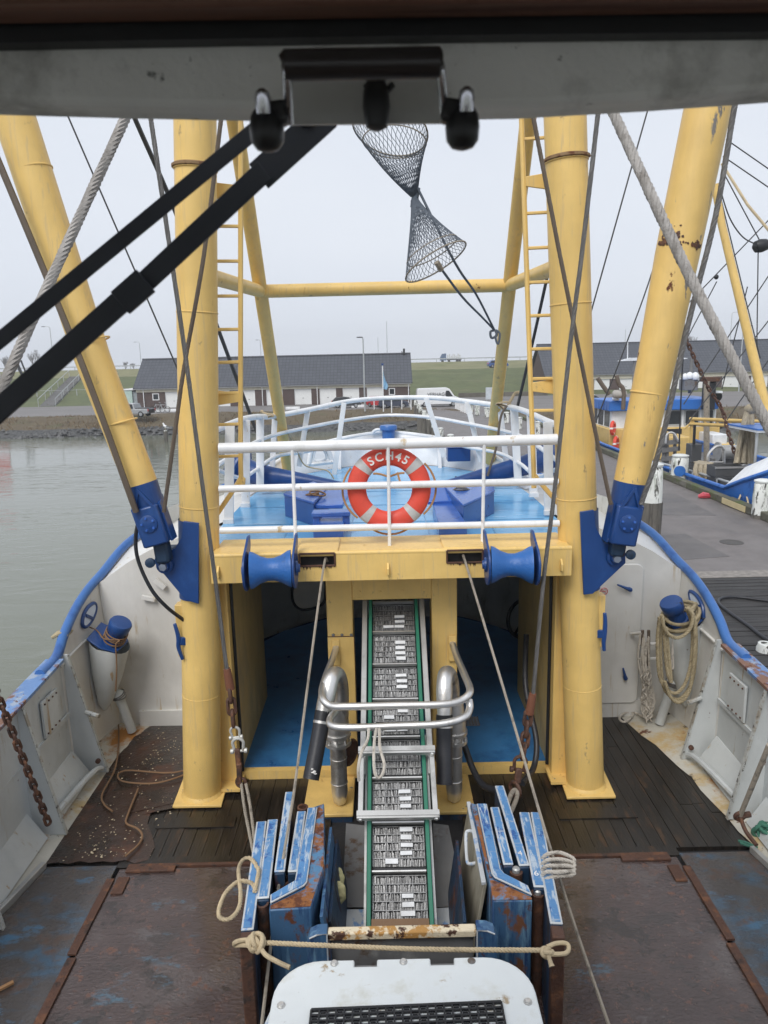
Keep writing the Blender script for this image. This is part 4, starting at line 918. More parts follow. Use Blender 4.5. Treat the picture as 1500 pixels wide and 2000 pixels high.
# passages under the foredeck: floor, side walls, head
m_ = MB(); fl = [(CX - x, y, 0.0) for x, y in ((1.84, 8.0), (1.84, 9.9), (3.0, 9.95), (2.7, 11.2), (1.9, 12.6), (.8, 13.5))] + [(CX + x, y, 0.0) for x, y in ((.8, 13.5), (1.9, 12.6), (2.7, 11.2), (3.0, 9.95), (1.84, 9.9), (1.84, 8.0))]
m_.prism(fl, (0, 0, .09)); m_.build('passage_floor', floorblue, boat)
for s_ in (-1, 1):
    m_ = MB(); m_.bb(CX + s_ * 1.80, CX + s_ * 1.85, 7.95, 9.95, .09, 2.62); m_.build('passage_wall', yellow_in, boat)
    m_ = MB(); m_.bb(CX + s_ * .66, CX + s_ * .72, 8.2, 11.2, .09, 2.62); m_.build('chute_wall', insidewhite, boat)
    m_ = MB(); m_.bb(CX + s_ * .72, CX + s_ * 1.85, 7.93, 8.02, .0, .105); m_.build('sill', yellow, boat)
    pts = [V((CX + s_ * 1.785, 7.93, z)) for z in (.12, 1.2, 2.3)] + [V((CX + s_ * 1.76, 7.93, 2.48)), V((CX + s_ * 1.66, 7.93, 2.58))]
    MB().tube(smooth_path(pts, 4), .022, 6).build('door_gasket', rubber, boat)
    ys = [9.9 + .25 * i for i in range(17)]
    rows = [[V((CX + s_ * max(.05, hb_at(min(Y, 13.9), z) * .93 - .05), Y * 1.0, z)) for Y in ys] for z in (.09, 1.0, 1.9, 2.76)]
    MB().grid(rows).build('shell_lining', insidewhite, boat)
m_ = MB(); m_.bb(CX - 1.1, CX + 1.1, 13.2, 13.25, .09, 2.76); m_.build('chain_locker_wall', insidewhite, boat)
# ring and framed plate hanging in the passages
q = at(1023, 1208, 10.6); m_ = MB(); m_.torus(q, (0.5, -1, .1), .29, .028, 28, 8); m_.tube([q + V((-.13, 0, -.25)), q + V((.13, 0, .25))], .02, 6); single(m_, 'hand_wheel', rubber, 'black hand wheel on the wall inside the right passage', 'wheel', q)
q = at(603, 1162, 11.0); m_ = MB(); pts = [q + V((x, 0, z)) for x, z in ((-.22, .2), (-.25, -.1), (-.1, -.24), (.2, -.16), (.26, .05), (.24, .26), (0, .28))]; m_.tube(smooth_path(pts, 5, True), .022, 6, closed=True)
fr = thing('framed_hatch', 'dark rounded hatch frame on the wall inside the left passage', 'hatch', q); m_.build('gasket', rubber, fr); m_ = MB(); m_.prism([p + V((0, .02, 0)) for p in smooth_path(pts, 3, True)], (0, .03, 0)); m_.build('plate', insidewhite, fr)
# watertight door with levers in the right bulkhead
dr_ = thing('bulkhead_door', 'white rounded steel door with dark blue levers right of the right mast', 'door', at(1212, 1240, 9.26))
def rrect(x0, x1, z0, z1, r, y, n=5):
    o = []
    for cx_, cz_, a0 in ((x1 - r, z1 - r, 0), (x0 + r, z1 - r, 90), (x0 + r, z0 + r, 180), (x1 - r, z0 + r, 270)):
        for i in range(n + 1): a = R(a0 + 90 * i / n); o.append(V((cx_ + r * math.cos(a), y, cz_ + r * math.sin(a))))
    return o
xr, xl, zb_, zt_ = at(1247, 1300, 9.26).x, at(1130, 1300, 9.26).x, at(1210, 1372, 9.26).z, at(1210, 1102, 9.26).z
m_ = MB(); m_.prism(rrect(xl, xr, zb_, zt_, .09, 9.24), (0, .05, 0)); m_.build('leaf', hullwhite, dr_, bevel=.008)
for (xa, ya), (xb, yb) in (((1231, 1152), (1206, 1142)), ((1222, 1325), (1217, 1305)), ((1160, 1316), (1172, 1300))):
    a_, b2 = at(xa, ya, 9.19), at(xb, yb, 9.17); m_ = MB(); m_.tube([a_ + V((0, .07, 0)), a_, a_ + (b2 - a_) * .2, b2], [.022, .03, .022, .011], 8); m_.build('lever', royal, dr_)
q = at(1180, 1155, 9.225); m_ = MB(); m_.torus(q, (0, 1, 0), .045, .005, 24, 4); m_.bar(q + V((-.032, -.003, .032)), q + V((.032, -.003, -.032)), .004, .009, (0, 1, 0)); m_.bar(q + V((-.028, .002, 0)), q + V((.028, .002, 0)), .003, .007, (0, 0, 1)); m_.build('no_smoking_mark', paint('sign_red', (.55, .08, .08)), dr_)
for s_ in (-1,):     # fixtures on the left bulkhead
    for x, y, L_ in ((575, 0, 0),): pass
m_ = MB(); a_, b2 = at(277, 1166, 9.25), at(303, 1171, 9.25); m_.bar(a_, b2, .05, .05); m_.build('cable_clip', hullwhite, boat)
m_ = MB(); a_, b2 = at(302, 1132, 9.25), at(322, 1148, 9.25); m_.bar(a_, b2, .05, .06); m_.build('cable_clip', hullwhite, boat)

# ------------------------------------------------------------------ yellow gantry: two masts, cross beam, braces, ladders, boom brackets
gan = thing('mast_gantry', 'yellow gantry of two pipe masts, slotted cross beam, ladders and forward braces', 'gantry', (CX, 7.6, 0))
MAST = {}
for s_, pf in ((-1, [(397, 1568, 7.62), (400, 1400, 7.62), (395, 1000, 7.62), (391, 800, 7.62), (381, 240, 7.62)]), (1, [(1142, 1552, 7.62), (1140, 1400, 7.62), (1124, 1000, 7.62), (1115, 800, 7.62), (1104, 240, 7.62)])):
    b0 = at(*pf[0]); tp = at(*pf[-1]); b0.z = 0.03
    d = (tp - b0); top = b0 + d * (9.6 / d.z)
    MAST[s_] = (b0, top)
    m_ = MB(); m_.tube([b0, b0 + (top - b0) * .25, b0 + (top - b0) * .6, top], [.208, .204, .200, .196], 28); mo = m_.build('mast', yellow, gan)
    # weld seams
    q = b0 + d * ((6.62 - b0.z) / d.z)
    m_ = MB(); m_.torus(q, d, .2, .012, 28, 6); m_.build('weld_ring', yellow, mo)
    m_ = MB(); m_.torus(q + V((0, 0, .02)), d, .205, .022, 14, 6, math.pi * .95, math.pi * 1.9, ref=(1, 0, 0)); m_.build('rusty_lug', mat('lug_rust', (.25, .16, .08), .7, spots=[(RUST, 9, .5, .1, (1, 1, 1))]) if 'lug_rust' not in bpy.data.materials else bpy.data.materials['lug_rust'], mo)
    for zz in (1.25, 3.35, 5.3):
        q = b0 + d * ((zz - b0.z) / d.z); m_ = MB(); m_.torus(q, d, .2015 + .002 * (1 - zz / 6), .0065, 28, 6); m_.build('weld_ring', yellow, mo)
    # foot plate with fillet
    m_ = MB(); m_.prism([(b0.x - .27, 7.36, .014), (b0.x + .27, 7.36, .014), (b0.x + .30 if s_ > 0 else b0.x + .24, 8.0, .014), (b0.x - .24 if s_ > 0 else b0.x - .30, 8.0, .014)], (0, 0, .03)); m_.build('foot_plate', yellow_worn, gan, bevel=.006)
    m_ = MB(); m_.lathe((b0.x, b0.y, .04), (0, 0, 1), [(0, .235), (.015, .23), (.04, .21), (.06, .2)], 28); m_.build('foot_fillet', yellow, mo)
    # web plate joining mast and house wall
    m_ = MB(); m_.bb(b0.x - s_ * .12, CX + s_ * 1.80, 7.78, 7.93, .03, 2.64); m_.build('web_plate', yellow_in if 0 else yellow, gan, bevel=.01)
    m_ = MB(); m_.prism([(b0.x - s_ * .16, 7.60, .05), (CX + s_ * 1.76, 7.60, .05), (CX + s_ * 1.76, 7.92, .05), (b0.x - s_ * .16, 7.92, .05)], (0, 0, .03)); m_.build('toe_plate', yellow_worn, gan)
    # outer backing strip below the bracket
    mx = lambda z: b0.x + d.x * (z - b0.z) / d.z
    m_ = MB(); m_.prism([(mx(2.3) + s_ * .15, 7.52, 1.72), (mx(2.3) + s_ * .255, 7.52, 1.72), (mx(2.3) + s_ * .255, 7.52, 2.3), (mx(2.3) + s_ * .15, 7.52, 2.3)], (0, .14, 0)); m_.build('backing_strip', yellow, gan, bevel=.008)
    # blue bracket for the boom heel
    bx = mx(2.75)
    if s_ < 0: outl = [(358, 1018), (388, 1022), (388, 1180), (362, 1172), (300, 1098), (303, 1088), (325, 1080), (342, 1070), (354, 1050)]
    else: outl = [(1133, 1000), (1160, 996), (1164, 1030), (1180, 1060), (1205, 1068), (1222, 1080), (1222, 1100), (1158, 1160), (1140, 1162)]
    for Y_, nm in ((7.36, 'boom_bracket'), (7.62, 'boom_bracket')):
        P_ = [at(x, y, 7.36) for x, y in outl]
        P_ = [V((p.x, Y_, p.z)) for p in P_]
        m_ = MB(); m_.prism(P_, (0, .03, 0)); br_ = m_.build(nm, royal, gan, bevel=.006)
    q = at(322, 1104, 7.34) if s_ < 0 else at(1201, 1088, 7.34)
    m_ = MB(); m_.lathe((q.x, 7.35, q.z), (0, -1, 0), [(0, .085), (.03, .085), (.035, .06), (.05, .055), (.07, .05), (.075, .02)], 20); m_.build('pivot_pin', royal, gan)
    m_ = MB(); m_.lathe((q.x, 7.28, q.z), (0, -1, 0), [(0, .045), (.03, .04), (.032, .005)], 6); m_.build('pin_nut', mat('bare_nut', (.3, .34, .42), .35, metal=.6) if 'bare_nut' not in bpy.data.materials else bpy.data.materials['bare_nut'], gan)
    m_ = MB(); m_.bb(q.x - .1, q.x + .1, 7.4, 7.6, q.z - .05, q.z + .16); m_.build('heel_block', paneldark, gan, bevel=.03)
    # wrap plate of the bracket around the mast
    zc0, zc1 = (at(375, 1175, 7.4).z, at(375, 1020, 7.4).z) if s_ < 0 else (at(1150, 1158, 7.4).z, at(1150, 1000, 7.4).z)
    m_ = MB(); aa = [R(a) for a in (range(150, 266, 10) if s_ < 0 else range(275, 391, 10))]
    ring = [V((math.cos(a) * .218, math.sin(a) * .218, 0)) for a in aa]
    m_.grid([[V((mx(z), b0.y + d.y * (z - b0.z) / d.z, z)) + r_ for r_ in ring] for z in (zc0, lerp(zc0, zc1, .5), zc1)]); m_.build('wrap_plate', royal, gan)
    # horn cleat on the outside of the mast
    if s_ < 0: cl = [at(341, 1218, 7.45), at(347, 1238, 7.45), at(349, 1250, 7.45), at(349, 1265, 7.45), at(357, 1288, 7.45)]; ft = (at(352, 1252, 7.45), at(372, 1252, 7.5))
    else: cl = [at(1181, 1197, 7.45), at(1182, 1215, 7.45), at(1181, 1235, 7.45), at(1179, 1255, 7.45), at(1180, 1271, 7.45)]; ft = (at(1180, 1238, 7.45), at(1165, 1238, 7.5))
    m_ = MB(); m_.tube(smooth_path(cl, 4), [.02, .021, .022, .023, .024, .025, .026, .026, .027, .026, .026, .025, .024, .023, .022, .021, .02], 8); m_.bar(ft[0], ft[1], .04, .085); m_.build('horn_cleat', royal, gan, bevel=.006)
def mast_at(s_, y):       # point on the mast axis at the height that shows at image row y
    b0, top = MAST[s_]; lo_, hi_ = 0.0, 1.0
    for _ in range(40):
        m = (lo_ + hi_) / 2; p = b0.lerp(top, m); v = p - EYE; yy = 1000 - FOC * v.dot(UP) / v.dot(FWD)
        if yy > y: lo_ = m
        else: hi_ = m
    return b0.lerp(top, (lo_ + hi_) / 2)
# ladders
for s_, xs0, xs1, rows_, heavy in ((-1, 470, 470, [437, 505, 573, 638, 702, 762, 823, 885], [372, 776]), (1, 1022, 1042, [277, 422, 490, 557, 622, 687, 745, 807, 863], [355, 756])):
    YL = 7.84
    tp, bt = at(xs0 - (0 if s_ < 0 else 4), 215, YL), at(xs1, 905, YL)
    e = at(472 if s_ < 0 else 1046, 930, YL); e2 = at(425, 1003, YL) if s_ < 0 else at(1092, 985, YL)
    la = MB(); la.tube(smooth_path([tp + (tp - bt) * .3, tp, bt, e, e2], 4), .026, 8); ld = la.build('ladder', yellow, gan)
    for y in rows_:
        a_ = mast_at(s_, y); f = (y - 215) / 690.0; b2 = at(lerp(xs0, xs1, f), y + (5 if s_ < 0 else -5), YL)
        q = MB(); q.tube([V((a_.x - s_ * .1, YL - .05, b2.z + .0)), b2], .017, 6); q.build('rung', yellow, ld)
    for y in heavy:
        a_ = mast_at(s_, y); f = (y - 215) / 690.0; b2 = at(lerp(xs0, xs1, f), y, YL)
        q = MB(); q.prism([(a_.x - s_ * .12, YL - .02, b2.z - .08), (b2.x, YL - .02, b2.z - .045), (b2.x, YL - .02, b2.z + .045), (a_.x - s_ * .12, YL - .02, b2.z + .08)], (0, .03, 0)); q.build('ladder_bracket', yellow, ld, bevel=.005)
# forward braces and the cross bar between them
BR = {}
for s_, ft_, tp_ in ((-1, (562, 917), (459, 240)), (1, (957, 900), (1032, 228))):
    f_, t_ = at(ft_[0], ft_[1], 12.7), at(tp_[0], tp_[1], 8.5)
    f_.z = max(f_.z, FZ)
    BR[s_] = (f_, t_)
    m_ = MB(); m_.tube([f_, f_.lerp(t_, .5), t_, t_ + (t_ - f_) * .25], [.092, .09, .088, .086], 16); m_.build('brace', yellow, gan)
def brace_at(s_, y):
    f_, t_ = BR[s_]; lo_, hi_ = 0.0, 1.2
    for _ in range(40):
        m = (lo_ + hi_) / 2; p = f_.lerp(t_, m); v = p - EYE
        if 1000 - FOC * v.dot(UP) / v.dot(FWD) > y: lo_ = m
        else: hi_ = m
    return f_.lerp(t_, (lo_ + hi_) / 2)
bl, br2 = brace_at(-1, 569), brace_at(1, 557)
m_ = MB(); m_.tube([bl, br2], .085, 14); m_.build('cross_bar', yellow, gan)
for s_, p_, y in ((-1, bl, 532), (1, br2, 512)):
    m_ = MB(); m_.tube([p_, mast_at(s_, y)], .082, 14); m_.build('tie_bar', yellow, gan)
# cross beam with two slots
y0, y1, z0, z1 = 7.26, 7.95, 2.61, 2.90
xa, xb = CX - 1.83, CX + 1.83
s1, s2 = (at(585, 1090, y0).x, at(654, 1090, y0).x), (at(873, 1085, y0).x, at(943, 1085, y0).x)
sz0, sz1 = at(620, 1105, y0).z, at(620, 1081, y0).z
m_ = MB()
for a, b in ((xa, s1[0]), (s1[1], s2[0]), (s2[1], xb)): m_.bb(a, b, y0, y0 + .02, z0, z1)
for a, b in (s1, s2): m_.bb(a, b, y0, y0 + .02, z0, sz0); m_.bb(a, b, y0, y0 + .02, sz1, z1)
m_.bb(xa, xb, y0 + .02, y1, z1 - .02, z1); m_.bb(xa, xb, y0 + .02, y1, z0, z0 + .02); m_.bb(xa, xb, y1 - .02, y1, z0 + .02, z1 - .02)
bmn = m_.build('cross_beam', yellow, gan)
m_ = MB(); m_.tube([(xa, y0 + .025, z1 - .008), (xb, y0 + .025, z1 - .008)], .028, 10); m_.tube([(xa, y0 + .02, z0 + .012), (xb, y0 + .02, z0 + .012)], .018, 8); m_.build('rounded_edge', yellow, bmn)
for a, b in (s1, s2):
    m_ = MB(); m_.bb(a + .0, b - .0, y0 + .09, y0 + .1, sz0 - .02, sz1 + .02); m_.build('slot_back', slatback, bmn)
    m_ = MB(); m_.bb(a - .03, b + .03, y0 + .03, y1 - .1, z1 + .001, z1 + .025); m_.build('slot_cover', yellow, bmn, bevel=.012)
    m_ = MB(); pts = [V((a, y0 - .004, sz0)), V((b, y0 - .004, sz0)), V((b, y0 - .004, sz1)), V((a, y0 - .004, sz1))]
    for i in range(4): m_.tube([pts[i], pts[(i + 1) % 4]], .011, 6)
    m_.build('slot_edge', ruststeel, bmn)
    m_ = MB()
    for i in range(16): q = rnd.uniform(.1, 1); m_.add([V((lerp(a, b, q) - .012, y0 - .003, sz0)), V((lerp(a, b, q) + .012, y0 - .003, sz0)), V((lerp(a, b, q) + .004, y0 - .003, sz0 - rnd.uniform(.015, .05)))], [(0, 1, 2)])
    m_.build('rust_stain', ruststeel, bmn)
for px_, py_ in ((427, 1118), (758, 1112), (1096, 1104)):
    q = at(px_, py_, y0); m_ = MB(); m_.prism([(q.x - .012, y0 - .055, q.z - .05), (q.x - .012, y0 - .055, q.z + .02), (q.x - .012, y0, q.z + .07), (q.x - .012, y0, q.z - .06)], (.024, 0, 0)); m_.build('eye_lug', yellow, bmn, bevel=.006)
# centre box around the chute
bxl, bxr = at(642, 1300, 7.85).x, at(893, 1300, 7.85).x
oxl, oxr = at(692, 1300, 7.85).x, at(844, 1300, 7.85).x
ozt = at(768, 1171, 7.85).z
m_ = MB(); m_.bb(bxl, oxl, 7.85, 8.2, .03, z0); m_.bb(oxr, bxr, 7.85, 8.2, .03, z0); m_.bb(oxl, oxr, 7.85, 8.2, ozt, z0)
cb_ = m_.build('chute_box', yellow, gan, bevel=.012)
for s_ in (-1, 1):      # rounded upper corners of the passage openings
    x = bxl if s_ < 0 else bxr
    m_ = MB(); m_.prism([(x, 7.86, z0 - .001), (x + s_ * .09, 7.86, z0 - .001), (x + s_ * .035, 7.86, z0 - .035), (x, 7.86, z0 - .11)], (0, .1, 0)); m_.build('corner_web', yellow, gan)
for px_, py_ in ((703, 1156), (743, 1156), (787, 1154), (828, 1152)):
    q = at(px_, py_, 7.85); m_ = MB(); m_.lathe((q.x, 7.85, q.z), (0, -1, 0), [(0, .014), (.01, .013), (.011, .001)], 6); m_.build('bolt', yellow_worn, cb_)
m_ = MB(); a_, b2 = at(646, 1398, 7.84), at(691, 1243, 7.84); m_.bb(a_.x, b2.x, 7.825, 7.848, .1, b2.z); pl = m_.build('access_plate', yellow_worn, gan)
m_ = MB(); m_.tube([(a_.x, 7.835, b2.z), (b2.x, 7.835, b2.z)], .008, 6); m_.tube([(b2.x, 7.835, b2.z), (b2.x, 7.835, .3)], .008, 6); m_.build('rusty_seam', ruststeel, pl)
for px_ in (651, 668, 686): q = at(px_, 1240, 7.845); m_ = MB(); m_.lathe(q, (0, -1, 0), [(0, .018), (.012, .017), (.013, .002)], 6); m_.build('bolt', greyplate, pl)
for s_ in (-1, 1):       # yellow feet under the pumps
    x0_, x1_ = (on(592, 1590, .03).x, on(690, 1590, .03).x) if s_ < 0 else (on(848, 1580, .03).x, on(925, 1570, .03).x)
    m_ = MB(); m_.bb(x0_, x1_, 7.12, 7.85, .02, .06); m_.build('pump_base', yellow_worn, gan, bevel=.01)
    m_ = MB(); m_.bb(x0_ + .01, x1_ - .01, 7.13, 7.84, -.25, .018); m_.build('pump_base_side', paneldark, gan)

# ------------------------------------------------------------------ outrigger booms
def boom(label, axis, rads, Yb, mm, joint, grp):
    P_ = [at(x, y, Yb) for x, y in axis]
    t = thing('outrigger_boom', label, 'boom', P_[0], grp)
    d = (P_[-1] - P_[1]).normalized(); P_.append(P_[-1] + d * 3.0); rads = rads + [rads[-1] * .95]
    m_ = MB(); m_.tube(P_[1:], rads[1:], 26); m_.build('boom_tube', mm, t)
    # blue heel sleeve
    a_, b2 = P_[1] - d * .01, P_[1] - d * .3
    m_ = MB(); m_.tube([P_[1] + d * .02, P_[1] - d * .22], [rads[1] * 1.015, rads[1] * .98], 26); sl_ = m_.build('heel_sleeve', royal, t)
    rt = d.cross(V((0, -1, 0))).normalized(); fr_ = V((0, -1, 0)); fr_ = (fr_ - d * fr_.dot(d)).normalized()
    rot = Matrix((rt, fr_, d)).transposed()
    c = P_[1] - d * .40
    m_ = MB(); m_.box(c + fr_ * .045, (.255, .26, .40), rot); m_.build('heel_box', royal, t, bevel=.02)
    m_ = MB(); m_.lathe(c + fr_ * .175 + d * .03, fr_, [(0, .088), (.012, .088), (.016, .08), (.017, .001)], 24); cv = m_.build('round_cover', royal, t)
    for k in range(5):
        a = k * 2 * math.pi / 5 + .4; q = c + fr_ * .19 + d * .03 + (rt * math.cos(a) + d * math.sin(a)) * .062
        m_ = MB(); m_.lathe(q, fr_, [(0, .014), (.014, .013), (.015, .002)], 6); m_.build('bolt', chainblue, cv)
    for sg in (-1, 1):     # V-shaped stiffeners over the sleeve
        m_ = MB(); m_.bar(P_[1] - d * .02 + fr_ * rads[1] * .98, c + d * .17 + fr_ * .16 + rt * sg * .1, .03, .03, fr_); m_.build('stiffener', royal, t)
        m_ = MB(); m_.prism([c + rt * sg * .13 + fr_ * .10 + d * .2, c + rt * sg * .13 + fr_ * .10 - d * .2, c + rt * sg * .13 - fr_ * .06 - d * .2, c + rt * sg * .13 - fr_ * .06 + d * .26], rt * sg * .022); m_.build('cheek', royal, t)
    m_ = MB(); e = P_[0]; m_.bar(c - d * .19, e, .15, .15, fr_); m_.build('heel_fork', paneldark, t, bevel=.03)
    q = e - rt * .11 * (1 if P_[-1].x < 0 else -1) + d * .05; m_ = MB(); m_.lathe(q + fr_ * .08, fr_, [(0, .05), (.03, .05), (.04, .03)], 12); m_.build('fork_pin', paneldark, t)
    for k, jm in joint:
        q = P_[1] + (P_[-1] - P_[1]) * k; m_ = MB(); m_.torus(q, d, lerp(rads[1], rads[-2], k + .12), .009, 28, 6); m_.build('joint_ring', jm, t)
    return t, P_, d
bmL, PL, dL = boom('left yellow outrigger boom with blue heel, leaning out over the water', [(322, 1098), (277, 948), (181, 700), (116, 500), (32, 240)], [.14, .158, .168, .176, .182], 7.3, yellow, [(.225, yellow_worn), (.10, yellow), (.47, yellow)], None)
bmR, PR, dR = boom('right yellow outrigger boom with blue heel and a rusty joint, leaning out over the pier', [(1203, 1085), (1230, 945), (1283, 700), (1322, 500), (1380, 220)], [.14, .158, .180, .2, .205], 7.3, yellow_worn, [(.355, ruststeel), (.14, yellow), (.6, yellow)], None)
# rust scab below the joint on the right boom
q = PR[1] + (PR[-1] - PR[1]) * .352
m_ = MB()
for i in range(150):
    a = rnd.choice((-.5, .55, .75, .9, 1.1)) + rnd.gauss(0, .14); h = (abs(rnd.gauss(0, .065)) - .02) * (1 if a > .2 else .3)
    if i % 6 == 0: a, h = rnd.uniform(-.8, 1.4), rnd.gauss(0, .012)
    fr_ = V((0, -1, 0)); fr_ = (fr_ - dR * fr_.dot(dR)).normalized(); rt = dR.cross(fr_)
    n_ = fr_ * math.cos(a) - rt * math.sin(a); p = q + dR * h + n_ * .2; s1_ = rnd.uniform(.004, .019); tt = dR.cross(n_)
    m_.add([p + (tt * math.cos(b_) + dR * math.sin(b_)) * s1_ * rnd.uniform(.5, 1.4) + n_ * .004 for b_ in (0, .8, 1.6, 2.5, 3.3, 4.2, 5.2)] + [p + n_ * .007], [(k, (k + 1) % 7, 7) for k in range(7)])
m_.build('rust_scab', ruststeel, bmR)
# ------------------------------------------------------------------ rails
rl = thing('guard_rail', 'white three bar rail across the foredeck edge between the two masts', 'railing', at(760, 1037, 7.5))
YR = 7.55
for (xa, ya, xb, yb), r_ in zip(((428, 876, 1088, 858), (428, 955, 1090, 940), (430, 1036, 1092, 1022)), (.056, .038, .036)):
    m_ = MB(); m_.tube([at(xa, ya, YR), at(xb, yb, YR)], r_, 12); m_.build('rail', white, rl)
for x0, x1 in ((571, 578), (758, 761), (945, 942)):
    a_, b2 = at(x0, 868, YR), at(x1, 1066, YR - .02); b2.z = 2.9; m_ = MB(); m_.tube([V((a_.x, YR - .03, a_.z)), V((b2.x, YR - .03, b2.z))], .018, 8); m_.build('stanchion', white, rl)
bo = thing('bow_railing', 'white pipe railing with raked uprights curving round the bow', 'railing', (CX, 12, FZ))
def mirror(pts): return [V((2 * CX - p.x, p.y, p.z)) for p in pts]
TOPL = [at(425, 838, 8.9), at(452, 827, 9.6), at(478, 818, 10.2), at(505, 814, 10.9), at(533, 813, 11.6), at(600, 801, 12.4), at(680, 784, 13.6), at(760, 777, 14.5)]
TOPR = [at(1092, 832, 8.9), at(1062, 820, 9.6), at(1030, 805, 10.2), at(1005, 797, 10.9), at(978, 793, 11.6), at(920, 785, 12.4), at(845, 777, 13.6), at(760, 777, 14.5)]
m_ = MB(); m_.tube(smooth_path([TOPL[0] + (TOPL[0] - TOPL[1])] + TOPL[:-1] + TOPR[::-1] + [TOPR[0] + (TOPR[0] - TOPR[1])], 6), .042, 10); m_.build('top_rail', white, bo)
MIDL = [at(525, 893 - 60, 11.4), at(560, 818 + 10, 12.0), at(640, 832 - 0, 12.9), at(740, 815, 14.2)]
ML = [at(425, 908, 9.0), at(490, 868, 10.6), at(535, 850, 11.5), at(610, 833, 12.5), at(680, 820, 13.5), at(760, 811, 14.4)]
MR = [at(1092, 902, 9.0), at(1030, 858, 10.6), at(985, 842, 11.5), at(910, 827, 12.5), at(840, 815, 13.5), at(760, 811, 14.4)]
m_ = MB(); m_.tube(smooth_path(ML + MR[-2::-1], 6), .03, 8); m_.build('mid_rail', white, bo)
LL = [at(425, 978 - 60, 9.0), at(470, 953 - 20, 10.0), at(500, 918, 10.9), at(540, 896 - 5, 11.7), at(600, 882, 12.6), at(650, 868, 13.3), at(690, 860, 13.9), at(745, 856, 14.3)]
LR = [at(1092, 960 - 46, 9.0), at(1050, 930, 10.0), at(1015, 905, 10.9), at(975, 885, 11.7), at(915, 874, 12.6), at(865, 862, 13.3), at(825, 857, 13.9), at(772, 855, 14.3)]
for Q in (LL, LR): m_ = MB(); m_.tube(smooth_path(Q, 6), .028, 8); m_.build('low_rail', white, bo)
for (xt, yt, xb, yb, Y, kind) in ((449, 830, 447, 1022, 9.05, 'f'), (480, 820, 480, 990, 10.1, 'f'), (508, 815, 508, 957, 11.0, 'f'), (537, 813, 531, 926, 11.7, 'r'), (601, 802, 584, 911, 12.4, 'r'), (672, 787, 651, 938, 12.9, 'r'),
                               (1070, 824, 1072, 1005, 9.05, 'f'), (1037, 809, 1042, 970, 10.1, 'f'), (1004, 798, 1012, 945, 11.0, 'f'), (976, 794, 990, 912, 11.7, 'r'), (912, 785, 940, 902, 12.4, 'r'), (832, 777, 868, 893, 12.9, 'r')):
    a_, b2 = at(xt, yt, Y), at(xb, yb, Y); m_ = MB()
    if kind == 'f': m_.bar(a_, b2, .115, .025, (0, 1, 0)); m_.bar(b2 + V((0, -.02, .0)), b2 + V((0, -.02, .06)), .13, .06, (0, 1, 0))
    else: m_.bar(a_, b2, .085, .03, (0, 1, 0))
    m_.build('upright', white, bo, bevel=.004)
# bow fittings
q = at(759, 853, 14.15)
bb_ = thing('bow_bollard', 'blue mushroom bollard at the top of the stem', 'bollard', q)
m_ = MB(); m_.lathe(q - V((0, 0, .25)), (0, 0, 1), [(0, .12), (.25, .12), (.38, .125), (.385, .165), (.45, .165), (.47, .15), (.475, .01)], 24); m_.build('post', capblue, bb_)
for s_ in (-1, 1):
    m_ = MB(); m_.torus(q + V((s_ * .2, 0, .02)), (0, 1, 0), .12, .03, 16, 8, R(20), R(200), ref=(s_, 0, 0)); m_.build('side_loop', white, bb_)
q = at(624, 888, 13.1); fr = thing('fairlead', 'white oval mooring ring standing on the left bow bulwark', 'fairlead', q)
m_ = MB(); m_.tube(smooth_path([q + V((x, .1 * x, z)) for x, z in ((-.19, -.16), (-.13, .1), (0, .17), (.13, .12), (.22, -.14))], 5), .045, 10); m_.tube([q + V((-.2, 0, -.17)), q + V((.24, 0, -.13))], .04, 8); m_.build('ring', white, fr)
m_ = MB(); pts = smooth_path([q + V((x, 0, z)) for x, z in ((-.10, -.08), (-.08, .06), (0, .11), (.08, .07), (.12, -.06), (0, -.11))], 4, True); m_.tube(pts, .022, 8, closed=True); m_.build('inner_lip', white, fr)
q = at(895, 886, 13.0); bx_ = thing('deck_box', 'blue lidded box on the right bow bulwark', 'box', q)
m_ = MB(); m_.box(q, (.40, .3, .24)); m_.build('body', royal, bx_, bevel=.012)
m_ = MB(); m_.box(q + V((0, 0, .135)), (.46, .34, .03)); m_.build('lid', chainblue, bx_, bevel=.008)

